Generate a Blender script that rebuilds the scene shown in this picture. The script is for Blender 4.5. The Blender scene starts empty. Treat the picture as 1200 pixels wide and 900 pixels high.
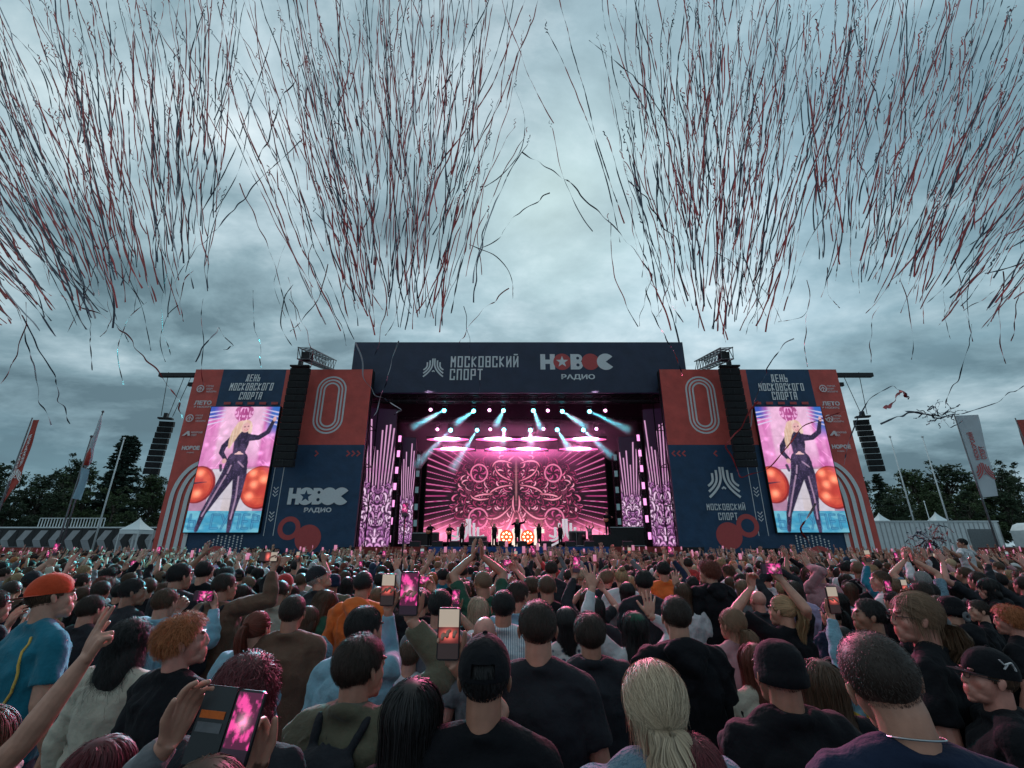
import bpy, bmesh, math, random
import numpy as np
from mathutils import Vector, Matrix, noise as mnoise

SC = bpy.context.scene
COL = SC.collection
R = math.radians
# ------------------------------------------------------------------ camera, sky, sun, exposure
CAM_H = 2.12
PITCH = R(19.5)
FPX = 535.0                      # focal length in pixels of a 1200 px wide frame
cam_d = bpy.data.cameras.new('camera')
cam_d.sensor_width = 36
cam_d.lens = FPX / 1200 * 36
cam_d.clip_start = 0.05
cam_d.clip_end = 6000
cam = bpy.data.objects.new('camera', cam_d)
COL.objects.link(cam)
cam.location = (0, 0, CAM_H)
cam.rotation_euler = (R(90) + PITCH, 0, 0)
SC.camera = cam
SC.view_settings.view_transform = 'Standard'
SC.view_settings.look = 'None'
SC.view_settings.gamma = 1
SC.view_settings.exposure = 0
SC.cycles.use_denoising = True
SC.cycles.max_bounces = 6
SC.cycles.diffuse_bounces = 2
SC.cycles.glossy_bounces = 2
SC.cycles.volume_bounces = 0
SC.cycles.transparent_max_bounces = 8
SC.cycles.volume_step_rate = 2.0
SC.cycles.volume_max_steps = 64
SC.cycles.sample_clamp_indirect = 3.0

SUN_EL, SUN_AZ = R(43), R(6)     # azimuth measured from +Y towards +X; the light comes from behind the stage
world = bpy.data.worlds.new('World')
SC.world = world
world.use_nodes = True
wt = world.node_tree
for n in list(wt.nodes):
    wt.nodes.remove(n)


def WN(t, **kw):
    n = wt.nodes.new(t)
    for k, v in kw.items():
        setattr(n, k, v)
    return n


def WM(op, a, b=None):
    n = WN('ShaderNodeMath', operation=op)
    for i, v in enumerate((a, b)):
        if v is None:
            continue
        if isinstance(v, (int, float)):
            n.inputs[i].default_value = v
        else:
            wt.links.new(v, n.inputs[i])
    return n.outputs[0]


sky = WN('ShaderNodeTexSky', sky_type='NISHITA')
sky.sun_disc = False
sky.sun_elevation = SUN_EL
sky.sun_rotation = SUN_AZ
sky.air_density = 1.6
sky.dust_density = 3.0
tc = WN('ShaderNodeTexCoord')
sep = WN('ShaderNodeSeparateXYZ')
wt.links.new(tc.outputs['Generated'], sep.inputs[0])
zc = WM('MAXIMUM', sep.outputs[2], 0.0)
cx = WM('DIVIDE', sep.outputs[0], WM('ADD', zc, 0.25))
cy = WM('DIVIDE', sep.outputs[1], WM('ADD', zc, 0.25))
comb = WN('ShaderNodeCombineXYZ')
wt.links.new(cx, comb.inputs[0])
wt.links.new(cy, comb.inputs[1])


def wnoise(scale, detail, rough, loc=(0, 0, 0), stretch=(1, 1, 1), dist=0.0):
    mp = WN('ShaderNodeMapping')
    mp.inputs['Location'].default_value = loc
    mp.inputs['Scale'].default_value = stretch
    wt.links.new(comb.outputs[0], mp.inputs[0])
    n = WN('ShaderNodeTexNoise')
    n.inputs['Scale'].default_value = scale
    n.inputs['Detail'].default_value = detail
    n.inputs['Roughness'].default_value = rough
    n.inputs['Distortion'].default_value = dist
    wt.links.new(mp.outputs[0], n.inputs['Vector'])
    return n.outputs[0]


def wramp(src, stops):
    n = WN('ShaderNodeValToRGB')
    e = n.color_ramp.elements
    while len(e) > 1:
        e.remove(e[-1])
    e[0].position = stops[0][0]
    e[0].color = (*stops[0][1], 1)
    for p, c in stops[1:]:
        x = e.new(p)
        x.color = (*c, 1)
    wt.links.new(src, n.inputs[0])
    return n.outputs[0]


def wmix(bt, f, a, b):
    n = WN('ShaderNodeMix', data_type='RGBA', blend_type=bt)
    for i, v in ((0, f), (6, a), (7, b)):
        if isinstance(v, (int, float)):
            n.inputs[i].default_value = v
        elif isinstance(v, tuple):
            n.inputs[i].default_value = (*v, 1)
        else:
            wt.links.new(v, n.inputs[i])
    return n.outputs[2]


# overcast layer: thin bright cloud, broken by darker bands; physically bright units (times background strength)
big = wnoise(0.62, 7, 0.55, (3.1, 0.4, 0), (0.9, 1.0, 1), 0.25)
fine = wnoise(2.6, 10, 0.60, (8.2, 3.3, 1), (0.85, 1.1, 1), 0.2)
cl = WM('ADD', WM('MULTIPLY', big, 0.62), WM('MULTIPLY', fine, 0.38))
cloud_col = wramp(cl, [(0.41, (0.12, 0.187, 0.215)), (0.465, (0.215, 0.315, 0.35)), (0.515, (0.37, 0.48, 0.515)), (0.58, (0.60, 0.69, 0.705))])
thin_col = wmix('MIX', 0.8, wmix('MULTIPLY', 1.0, sky.outputs[0], (0.05, 0.075, 0.08)), (0.22, 0.375, 0.45))
cover = wramp(wnoise(0.42, 5, 0.6, (1.2, 7.7, 3), (1, 1, 1), 0.4), [(0.40, (0.35,) * 3), (0.60, (1.0,) * 3)])
skyc = wmix('MIX', cover, thin_col, cloud_col)
# the sun behind the cloud layer: brighter round its direction, lifted again behind the camera to light the banners
sd = Vector((math.sin(SUN_AZ) * math.cos(SUN_EL), math.cos(SUN_AZ) * math.cos(SUN_EL), math.sin(SUN_EL)))
dot = WN('ShaderNodeVectorMath', operation='DOT_PRODUCT')
wt.links.new(tc.outputs['Generated'], dot.inputs[0])
dot.inputs[1].default_value = sd
glow = wramp(WM('ADD', WM('MULTIPLY', dot.outputs['Value'], 0.5), 0.5),
             [(0.0, (0.80, 0.83, 0.85)), (0.70, (0.66, 0.71, 0.75)), (0.86, (0.80, 0.84, 0.87)), (0.95, (1.06, 1.03, 1.06)), (1.0, (1.16, 1.07, 1.09))])
skyc = wmix('MULTIPLY', 1.0, skyc, glow)
# low down the layer is seen edge on and thickens
low = wramp(sep.outputs[2], [(0.0, (0.86, 0.86, 0.88)), (0.22, (0.97, 0.96, 0.97)), (0.42, (1.0, 1.0, 1.0))])
skyc = wmix('MULTIPLY', 1.0, skyc, low)
bg = WN('ShaderNodeBackground')
wt.links.new(skyc, bg.inputs[0])
bg.inputs[1].default_value = 1.42
out = WN('ShaderNodeOutputWorld')
wt.links.new(bg.outputs[0], out.inputs[0])
world.cycles.sampling_method = 'MANUAL'
world.cycles.sample_map_resolution = 512

sun_d = bpy.data.lights.new('sun', 'SUN')
sun_d.energy = 0.5
sun_d.angle = R(25)
sun_d.color = (1.0, 0.96, 0.9)
sun = bpy.data.objects.new('sun', sun_d)
COL.objects.link(sun)
sun.rotation_euler = (-sd).to_track_quat('-Z', 'Y').to_euler()
sun.location = (0, 60, 60)

# ------------------------------------------------------------------ placing helpers
CT, ST = math.cos(PITCH), math.sin(PITCH)


def ray(px, py):
    u, v = (px - 600) / FPX, (450 - py) / FPX
    return Vector((u, CT - v * ST, ST + v * CT))


def U(px, py, Y):
    """the point of the upright plane y = Y that the photograph shows at px, py (1200 x 900)"""
    d = ray(px, py)
    return Vector((0, 0, CAM_H)) + d * (Y / d.y)


def proj(p):
    q = Vector(p) - Vector((0, 0, CAM_H))
    dep = q.y * CT + q.z * ST
    return 600 + FPX * q.x / dep, 450 - FPX * (q.z * CT - q.y * ST) / dep, dep


# ------------------------------------------------------------------ object helpers
def link(o, parent=None):
    COL.objects.link(o)
    if parent is not None:
        o.parent = parent
    return o


def tag(o, label=None, cat=None, group=None, kind=None):
    if label:
        o['label'] = label
    if cat:
        o['category'] = cat
    if group:
        o['group'] = group
    if kind:
        o['kind'] = kind
    return o


def thing(name, label, cat, loc=(0, 0, 0), rz=0, group=None):
    o = bpy.data.objects.new(name, None)
    o.empty_display_size = 0.2
    o.location = loc
    o.rotation_euler = (0, 0, rz)
    COL.objects.link(o)
    return tag(o, label, cat, group)


def copy_tree(o, parent=None):
    c = o.copy()
    COL.objects.link(c)
    c.parent = parent
    for ch in o.children:
        copy_tree(ch, c)
    return c


class MB:
    """collects shapes; build() links them as one mesh object"""
    def __init__(s):
        s.v, s.f, s.m = [], [], []

    def add(s, vs, fs, m=0):
        k = len(s.v)
        s.v += [tuple(p) for p in vs]
        s.f += [tuple(i + k for i in f) for f in fs]
        s.m += [m] * len(fs)

    def box(s, a, b, m=0):
        x0, y0, z0 = a
        x1, y1, z1 = b
        s.add([(x0, y0, z0), (x1, y0, z0), (x1, y1, z0), (x0, y1, z0), (x0, y0, z1), (x1, y0, z1), (x1, y1, z1), (x0, y1, z1)],
              [(0, 3, 2, 1), (4, 5, 6, 7), (0, 1, 5, 4), (1, 2, 6, 5), (2, 3, 7, 6), (3, 0, 4, 7)], m)

    def bar(s, a, b, w, h=None, m=0):
        """square bar from a to b"""
        a, b = Vector(a), Vector(b)
        h = h or w
        d = (b - a).normalized()
        ref = Vector((0, 0, 1)) if abs(d.z) < 0.9 else Vector((0, 1, 0))
        x = d.cross(ref).normalized() * (w / 2)
        z = x.cross(d).normalized() * (h / 2)
        vs = [p + sx * x + sz * z for p in (a, b) for sx, sz in ((-1, -1), (1, -1), (1, 1), (-1, 1))]
        s.add(vs, [(0, 3, 2, 1), (4, 5, 6, 7), (0, 1, 5, 4), (1, 2, 6, 5), (2, 3, 7, 6), (3, 0, 4, 7)], m)

    def tube(s, pts, r, n=8, m=0, caps=True):
        pts = [Vector(p) for p in pts]
        rs = r if isinstance(r, (list, tuple)) else [r] * len(pts)
        rings = []
        prev = None
        for i, p in enumerate(pts):
            d = (pts[min(i + 1, len(pts) - 1)] - pts[max(i - 1, 0)]).normalized()
            if prev is None:
                prev = d.cross(Vector((0, 0, 1)) if abs(d.z) < 0.9 else Vector((0, 1, 0))).normalized()
            else:
                prev = (prev - d * prev.dot(d)).normalized()
            y = d.cross(prev)
            rings.append([p + (prev * math.cos(t) + y * math.sin(t)) * rs[i] for t in [2 * math.pi * k / n for k in range(n)]])
        vs = [q for r_ in rings for q in r_]
        fs = [(i * n + k, i * n + (k + 1) % n, (i + 1) * n + (k + 1) % n, (i + 1) * n + k) for i in range(len(pts) - 1) for k in range(n)]
        if caps:
            fs += [tuple(range(n))[::-1], tuple((len(pts) - 1) * n + k for k in range(n))]
        s.add(vs, fs, m)

    def ball(s, c, r, n=10, k=6, m=0, rot=None):
        """ellipsoid, r = (rx, ry, rz)"""
        c = Vector(c)
        r = r if isinstance(r, (tuple, list)) else (r, r, r)
        vs = []
        for j in range(1, k):
            t = math.pi * j / k
            for i in range(n):
                a = 2 * math.pi * i / n
                vs.append(Vector((r[0] * math.sin(t) * math.cos(a), r[1] * math.sin(t) * math.sin(a), r[2] * math.cos(t))))
        vs += [Vector((0, 0, r[2])), Vector((0, 0, -r[2]))]
        if rot is not None:
            vs = [rot @ v for v in vs]
        vs = [v + c for v in vs]
        fs = [(j * n + i, (j + 1) * n + i, (j + 1) * n + (i + 1) % n, j * n + (i + 1) % n) for j in range(k - 2) for i in range(n)]
        fs += [(len(vs) - 2, i, (i + 1) % n) for i in range(n)]
        fs += [(len(vs) - 1, (k - 2) * n + (i + 1) % n, (k - 2) * n + i) for i in range(n)]
        s.add(vs, fs, m)

    def mesh(s, name, mats, smooth=False):
        me = bpy.data.meshes.new(name)
        me.from_pydata(s.v, [], s.f)
        for mt in (mats if isinstance(mats, (list, tuple)) else [mats]):
            me.materials.append(mt)
        me.polygons.foreach_set('material_index', s.m)
        if smooth:
            me.polygons.foreach_set('use_smooth', [True] * len(s.f))
        me.update()
        return me

    def build(s, name, mats, parent=None, smooth=False):
        return link(bpy.data.objects.new(name, s.mesh(name, mats, smooth)), parent)


# ------------------------------------------------------------------ materials
def mat(name, col, rough=0.6, metal=0.0, var=0.0, scale=8.0, bump=0.0, bscale=40.0, spec=0.5, emit=None, estr=1.0, sheen=0.0, bdist=0.01, attr=None):
    m = bpy.data.materials.new(name)
    m.use_nodes = True
    t = m.node_tree
    b = t.nodes['Principled BSDF']
    b.inputs['Base Color'].default_value = (*col, 1)
    b.inputs['Roughness'].default_value = rough
    b.inputs['Metallic'].default_value = metal
    b.inputs['Specular IOR Level'].default_value = spec
    b.inputs['Sheen Weight'].default_value = sheen
    co = t.nodes.new('ShaderNodeTexCoord')
    src = None
    if attr:
        a = t.nodes.new('ShaderNodeAttribute')
        a.attribute_name = attr
        mx = t.nodes.new('ShaderNodeMix')
        mx.data_type = 'RGBA'
        mx.blend_type = 'MULTIPLY'
        mx.inputs[0].default_value = 1
        mx.inputs[6].default_value = (*col, 1)
        t.links.new(a.outputs['Color'], mx.inputs[7])
        src = mx.outputs[2]
        t.links.new(src, b.inputs['Base Color'])
    if var:
        n = t.nodes.new('ShaderNodeTexNoise')
        n.inputs['Scale'].default_value = scale
        n.inputs['Detail'].default_value = 4
        t.links.new(co.outputs['Object'], n.inputs['Vector'])
        mr = t.nodes.new('ShaderNodeMapRange')
        mr.inputs[1].default_value = 0.3
        mr.inputs[2].default_value = 0.7
        mr.inputs[3].default_value = 1 - var
        mr.inputs[4].default_value = 1 + var
        t.links.new(n.outputs[0], mr.inputs[0])
        mx = t.nodes.new('ShaderNodeMix')
        mx.data_type = 'RGBA'
        mx.blend_type = 'MULTIPLY'
        mx.inputs[0].default_value = 1
        mx.inputs[6].default_value = (*col, 1)
        if src is not None:
            t.links.new(src, mx.inputs[6])
        t.links.new(mr.outputs[0], mx.inputs[7])
        t.links.new(mx.outputs[2], b.inputs['Base Color'])
    if bump:
        n = t.nodes.new('ShaderNodeTexNoise')
        n.inputs['Scale'].default_value = bscale
        n.inputs['Detail'].default_value = 5
        t.links.new(co.outputs['Object'], n.inputs['Vector'])
        bp = t.nodes.new('ShaderNodeBump')
        bp.inputs['Strength'].default_value = bump
        bp.inputs['Distance'].default_value = bdist
        t.links.new(n.outputs[0], bp.inputs['Height'])
        t.links.new(bp.outputs[0], b.inputs['Normal'])
    if emit:
        b.inputs['Emission Color'].default_value = (*emit, 1)
        b.inputs['Emission Strength'].default_value = estr
    return m


def led_mat(name, strength=1.0):
    """a lit LED surface: shows the picture stored on its pixels"""
    m = bpy.data.materials.new(name)
    m.use_nodes = True
    t = m.node_tree
    b = t.nodes['Principled BSDF']
    b.inputs['Base Color'].default_value = (0.01, 0.01, 0.012, 1)
    b.inputs['Roughness'].default_value = 0.5
    a = t.nodes.new('ShaderNodeAttribute')
    a.attribute_name = 'pixels'
    t.links.new(a.outputs['Color'], b.inputs['Emission Color'])
    b.inputs['Emission Strength'].default_value = strength
    return m


M = {}
M['asphalt'] = mat('asphalt', (0.05, 0.05, 0.055), 0.9, var=0.25, scale=3, bump=0.4, bscale=60)
M['black'] = mat('stage_black', (0.012, 0.012, 0.014), 0.75, var=0.3, scale=5)
M['black_metal'] = mat('black_metal', (0.02, 0.02, 0.022), 0.45, 0.6, var=0.2, scale=12)
M['metal'] = mat('aluminium', (0.42, 0.43, 0.45), 0.35, 0.9, var=0.15, scale=20)
M['dull_metal'] = mat('dull_steel', (0.16, 0.17, 0.18), 0.5, 0.6, var=0.2, scale=9)
M['navy'] = mat('navy_banner', (0.012, 0.050, 0.115), 0.62, var=0.16, scale=1.3, bump=0.6, bscale=1.1, bdist=0.12)
M['navy_dark'] = mat('fascia_navy', (0.022, 0.032, 0.068), 0.6, var=0.16, scale=0.8, bump=0.6, bscale=.8, bdist=0.14)
M['red'] = mat('red_banner', (0.60, 0.088, 0.070), 0.62, var=0.14, scale=1.2, bump=0.6, bscale=1.1, bdist=0.12)
M['red_print'] = mat('red_print', (0.50, 0.07, 0.07), 0.6, var=0.05)
M['white_print'] = mat('white_print', (0.85, 0.86, 0.87), 0.6, var=0.05)
M['grey_print'] = mat('grey_print', (0.68, 0.71, 0.73), 0.6, var=0.05)
M['pale_print'] = mat('pale_print', (0.75, 0.64, 0.65), 0.6)
M['skirt_red'] = mat('red_cloth', (0.24, 0.03, 0.025), 0.8, var=0.2, scale=2, bump=0.5, bscale=3, bdist=0.05)
M['skirt_blue'] = mat('blue_cloth', (0.02, 0.07, 0.26), 0.8, var=0.2, scale=2)
M['led'] = led_mat('led_pixels', 1.0)
M['led_hot'] = led_mat('led_pixels_backdrop', 1.0)


# ------------------------------------------------------------------ flat print on upright planes
class Print:
    """flat print, in metres on the plane y = Y; every shape lies a hair in front of the last so no two faces share a plane"""
    def __init__(s, Y, first=0.006):
        s.Y, s.k, s.mb = Y, 0, MB()
        s.first = first

    def y(s):
        s.k += 1
        return s.Y - s.first - 0.0006 * s.k

    def poly(s, pts, m=0):
        y = s.y()
        s.mb.add([(p[0], y, p[1]) for p in pts], [tuple(range(len(pts)))], m)

    def pxpoly(s, pts, m=0):
        s.poly([(q.x, q.z) for q in (U(a, b, s.Y) for a, b in pts)], m)

    def strip(s, pts, w, m=0):
        """a band of width w along pts"""
        y = s.y()
        L, n = [], len(pts)
        for i in range(n):
            a, b = pts[max(i - 1, 0)], pts[min(i + 1, n - 1)]
            d = Vector((b[0] - a[0], b[1] - a[1])).normalized() * (w / 2)
            L.append((pts[i][0] - d.y, y, pts[i][1] + d.x))
            L.append((pts[i][0] + d.y, y, pts[i][1] - d.x))
        s.mb.add(L, [(2 * i, 2 * i + 1, 2 * i + 3, 2 * i + 2) for i in range(n - 1)], m)

    def disc(s, c, r, m=0, rin=0.0, n=40, a0=0.0, a1=2 * math.pi):
        y = s.y()
        full = a1 - a0 > 6.28
        k = n if full else n + 1
        an = [a0 + (a1 - a0) * i / n for i in range(k)]
        o = [(c[0] + r * math.cos(a), y, c[1] + r * math.sin(a)) for a in an]
        if rin > 0:
            i_ = [(c[0] + rin * math.cos(a), y, c[1] + rin * math.sin(a)) for a in an]
            s.mb.add(o + i_, [(j, (j + 1) % k, k + (j + 1) % k, k + j) for j in range(k if full else k - 1)], m)
        else:
            s.mb.add(o if full else o + [(c[0], y, c[1])], [tuple(range(len(o if full else o) + (0 if full else 1)))], m)

    def build(s, name, mats, parent):
        return s.mb.build(name, mats, parent)


GL = {  # block letters as strokes in a unit box
    'М': [(0, 0, 0, 1), (1, 0, 1, 1), (0, 1, .5, .45), (.5, .45, 1, 1)], 'О': [(0, 0, 0, 1), (1, 0, 1, 1), (0, 0, 1, 0), (0, 1, 1, 1)],
    'С': [(0, 0, 0, 1), (0, 0, 1, 0), (0, 1, 1, 1), (1, 0, 1, .26), (1, .74, 1, 1)], 'К': [(0, 0, 0, 1), (0, .5, 1, 1), (0, .5, 1, 0)],
    'В': [(0, 0, 0, 1), (0, 0, 1, 0), (0, 1, 1, 1), (0, .52, 1, .52), (1, 0, 1, 1)], 'И': [(0, 0, 0, 1), (1, 0, 1, 1), (0, .1, 1, .9)],
    'Й': [(0, 0, 0, 1), (1, 0, 1, 1), (0, .1, 1, .9), (.15, 1.22, .85, 1.22)], 'П': [(0, 0, 0, 1), (1, 0, 1, 1), (0, 1, 1, 1)],
    'Р': [(0, 0, 0, 1), (0, 1, 1, 1), (1, .42, 1, 1), (0, .42, 1, .42)], 'Т': [(.5, 0, .5, 1), (0, 1, 1, 1)],
    'Д': [(.15, .14, .15, 1), (.85, .14, .85, 1), (.15, 1, .85, 1), (0, .14, 1, .14), (0, -.05, 0, .14), (1, -.05, 1, .14)],
    'Е': [(0, 0, 0, 1), (0, 0, 1, 0), (0, 1, 1, 1), (0, .5, .85, .5)], 'Н': [(0, 0, 0, 1), (1, 0, 1, 1), (0, .5, 1, .5)],
    'Ь': [(0, 0, 0, 1), (0, 0, 1, 0), (0, .5, 1, .5), (1, 0, 1, .5)], 'Г': [(0, 0, 0, 1), (0, 1, 1, 1)],
    'А': [(0, 0, 0, .85), (1, 0, 1, 1), (.1, 1, 1, 1), (0, .42, 1, .42), (0, .85, .15, 1)],
}


def block_text(pr, txt, x0, x1, z0, z1, m=0, t=0.12, gap=0.34, slant=0.0):
    """block letters filling x0..x1, z0..z1"""
    h = z1 - z0
    th = t * h
    n = len(txt)
    gw = (x1 - x0) / (n + gap * (n - 1))
    for i, ch in enumerate(txt):
        gx = x0 + i * gw * (1 + gap)
        if ch not in GL:
            continue
        y = pr.y()
        for k, (a, b, c, d) in enumerate(GL[ch]):
            p = Vector((gx + th / 2 + a * (gw - th), z0 + th / 2 + b * (h - th)))
            q = Vector((gx + th / 2 + c * (gw - th), z0 + th / 2 + d * (h - th)))
            e = (q - p).normalized()
            if abs(e.x) < 0.05 or abs(e.y) < 0.05:
                p -= e * th / 2
                q += e * th / 2
            nn = Vector((-e.y, e.x)) * th / 2
            pts = [p + nn, p - nn, q - nn, q + nn]
            pr.poly([(v.x + slant * (v.y - z0), v.y) for v in pts], m)


def font_text(txt, Y, cx, z0, h, width, m, parent, name='lettering', bold=0.02):
    """letters set in the built-in sans face, as flat print on y = Y"""
    c = bpy.data.curves.new(name, 'FONT')
    c.body = txt
    c.offset = bold
    o = bpy.data.objects.new(name, c)
    COL.objects.link(o)
    dg = bpy.context.evaluated_depsgraph_get()
    me = bpy.data.meshes.new_from_object(o.evaluated_get(dg))
    bpy.data.objects.remove(o)
    n = len(me.vertices)
    a = np.empty(n * 3)
    me.vertices.foreach_get('co', a)
    a = a.reshape(-1, 3)
    x0, x1, y0, y1 = a[:, 0].min(), a[:, 0].max(), a[:, 1].min(), a[:, 1].max()
    b = np.empty_like(a)
    b[:, 0] = cx + ((a[:, 0] - x0) / (x1 - x0) - 0.5) * width
    b[:, 2] = z0 + (a[:, 1] - y0) / (y1 - y0) * h
    b[:, 1] = Y
    me.vertices.foreach_set('co', b.ravel())
    me.materials.clear()
    me.materials.append(m)
    me.update()
    return link(bpy.data.objects.new(name, me), parent)


def emblem(pr, cx, cz, s, m=0):
    """three bars that split and sweep out to both sides"""
    for sgn in (-1, 1):
        for i in range(3):
            top = 1.0 - 0.20 * i
            xx = 0.10 + 0.27 * i
            ex, ez = 1.0, -0.95 + 0.36 * (i)
            pts = [(xx, top), (xx, 0.45 - .1 * i)]
            for k in range(1, 9):
                t = k / 8
                a = (1 - t) ** 2
                b = 2 * t * (1 - t)
                c = t * t
                pts.append((a * xx + b * xx + c * ex, a * (0.45 - .1 * i) + b * (-0.25 + .12 * i) + c * ez))
            pr.strip([(cx + sgn * p[0] * s, cz + p[1] * s) for p in pts], 0.15 * s, m)
        pts = [(0.02, -0.33), (0.22, -0.52), (0.5, -0.78), (0.78, -1.0)]
    s and pr.strip([(cx - .12 * s, cz - .42 * s), (cx, cz - .30 * s), (cx + .12 * s, cz - .42 * s)], 0.12 * s, m)


def novoe(pr, cx, z0, h, w, mw, mr, mstar):
    """bold word mark: letter, disc with star, letter, disc, disc with a bite"""
    x = cx - w / 2
    u = w / 5.0
    t = u * 0.34
    # H
    pr.poly([(x, z0), (x + t, z0), (x + t, z0 + h), (x, z0 + h)], mw)
    pr.poly([(x + u - t, z0), (x + u, z0), (x + u, z0 + h), (x + u - t, z0 + h)], mw)
    pr.poly([(x + t * .8, z0 + h * .36), (x + u - t * .8, z0 + h * .36), (x + u - t * .8, z0 + h * .64), (x + t * .8, z0 + h * .64)], mw)
    r = h * 0.53
    c1 = (x + u * 1.5, z0 + h / 2)
    pr.disc(c1, r, mr)
    st = [(c1[0] + (r * .72 if k % 2 == 0 else r * .30) * math.sin(math.pi * k / 5), c1[1] + (r * .72 if k % 2 == 0 else r * .30) * math.cos(math.pi * k / 5)) for k in range(10)]
    pr.poly(st[::-1], mstar)
    bx = x + u * 2.08
    pr.poly([(bx, z0), (bx + t, z0), (bx + t, z0 + h), (bx, z0 + h)], mw)
    for zz, rr in ((z0 + h * .29, h * .29), (z0 + h * .73, h * .27)):
        pr.disc((bx + u * .50, zz), rr, mw, rin=rr * .34)
        pr.poly([(bx + t * .7, zz - rr), (bx + u * .5, zz - rr), (bx + u * .5, zz - rr * .34), (bx + t * .7, zz - rr * .34)], mw)
        pr.poly([(bx + t * .7, zz + rr * .34), (bx + u * .5, zz + rr * .34), (bx + u * .5, zz + rr), (bx + t * .7, zz + rr)], mw)
    pr.disc((x + u * 3.45, z0 + h / 2), r, mr)
    c = (x + u * 4.5, z0 + h / 2)
    pr.disc(c, r, mw, a0=R(38), a1=R(322))
# ------------------------------------------------------------------ LED pictures: colours per LED pixel
NR = np.random.RandomState(7)
_lat = NR.rand(256, 256)


def vnoise(x, y):
    xi, yi = np.floor(x).astype(int), np.floor(y).astype(int)
    fx, fy = x - xi, y - yi
    fx = fx * fx * (3 - 2 * fx)
    fy = fy * fy * (3 - 2 * fy)
    g = lambda a, b: _lat[a & 255, b & 255]
    return (g(xi, yi) * (1 - fx) + g(xi + 1, yi) * fx) * (1 - fy) + (g(xi, yi + 1) * (1 - fx) + g(xi + 1, yi + 1) * fx) * fy


def fbm(x, y, o=4):
    s = 0
    a = 0.5
    for i in range(o):
        s = s + a * vnoise(x * 2 ** i + 13.7 * i, y * 2 ** i + 5.1 * i)
        a *= 0.5
    return s / (1 - 0.5 ** o)


def sst(a, b, x):
    t = np.clip((x - a) / (b - a), 0, 1)
    return t * t * (3 - 2 * t)


class Canvas:
    def __init__(s, w, h, aspect):
        s.w, s.h = w, h
        y, x = np.mgrid[0:h, 0:w]
        s.x = (x + .5) / w * aspect          # x in units of the height
        s.y = (y + .5) / h
        s.asp = aspect
        s.c = np.zeros((h, w, 3))
        s.px = 1.0 / h

    def blend(s, mask, col):
        mask = np.clip(mask, 0, 1)[..., None]
        s.c = s.c * (1 - mask) + np.array(col) * mask

    def addc(s, mask, col):
        s.c = s.c + np.clip(mask, 0, None)[..., None] * np.array(col)

    def cap(s, x0, y0, x1, y1, r0, r1=None):
        """coverage of a tapered stroke"""
        r1 = r0 if r1 is None else r1
        dx, dy = x1 - x0, y1 - y0
        t = np.clip(((s.x - x0) * dx + (s.y - y0) * dy) / (dx * dx + dy * dy + 1e-9), 0, 1)
        d = np.hypot(s.x - x0 - t * dx, s.y - y0 - t * dy) - (r0 + (r1 - r0) * t)
        return np.clip(.5 - d / s.px, 0, 1)

    def path(s, pts, rs):
        m = 0
        for i in range(len(pts) - 1):
            m = np.maximum(m, s.cap(*pts[i], *pts[i + 1], rs[i], rs[i + 1]))
        return m

    def ell(s, cx, cy, rx, ry, rot=0.0):
        a, b = s.x - cx, s.y - cy
        a, b = a * math.cos(rot) + b * math.sin(rot), -a * math.sin(rot) + b * math.cos(rot)
        d = (np.hypot(a / rx, b / ry) - 1) * min(rx, ry)
        return np.clip(.5 - d / s.px, 0, 1)


def led_mesh(name, cv, corners, mt):
    """a panel of LED pixels between four corners (top left, top right, bottom right, bottom left)"""
    h, w = cv.h, cv.w
    tl, tr, br, bl = [np.array(c) for c in corners]
    u = np.linspace(0, 1, w + 1)[None, :, None]
    v = np.linspace(0, 1, h + 1)[:, None, None]
    P = (tl * (1 - u) + tr * u) * (1 - v) + (bl * (1 - u) + br * u) * v
    P = P.reshape(-1, 3)
    i = np.arange(h)[:, None] * (w + 1) + np.arange(w)[None, :]
    F = np.stack([i, i + w + 1, i + w + 2, i + 1], -1).reshape(-1, 4)
    me = bpy.data.meshes.new(name)
    me.vertices.add(len(P))
    me.vertices.foreach_set('co', P.astype(np.float32).ravel())
    me.loops.add(F.size)
    me.loops.foreach_set('vertex_index', F.astype(np.int32).ravel())
    me.polygons.add(len(F))
    me.polygons.foreach_set('loop_start', np.arange(0, F.size, 4, dtype=np.int32))
    me.polygons.foreach_set('loop_total', np.full(len(F), 4, dtype=np.int32))
    at = me.color_attributes.new('pixels', 'FLOAT_COLOR', 'CORNER')
    c = np.ones((len(F), 4, 4), np.float32)
    c[:, :, :3] = np.clip(cv.c, 0, None).reshape(-1, 1, 3)
    at.data.foreach_set('color', c.ravel())
    me.materials.append(mt)
    me.update()
    me.validate()
    return me


def scroll(x, y, f, seed, sharp=1.0):
    """curling ornament: bands of a warped field"""
    wx = x * f + 2.2 * (fbm(x * f * .6 + seed, y * f * .6 + 3.1 * seed, 2) - .5) * 3
    wy = y * f + 2.2 * (fbm(x * f * .6 + seed + 40, y * f * .6 + 9.7, 2) - .5) * 3
    g = np.sin(wx * 2.2 + 3.0 * np.sin(wy * 1.7 + seed)) + np.cos(wy * 2.6 + 2.2 * np.cos(wx * 1.3))
    return g


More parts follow.
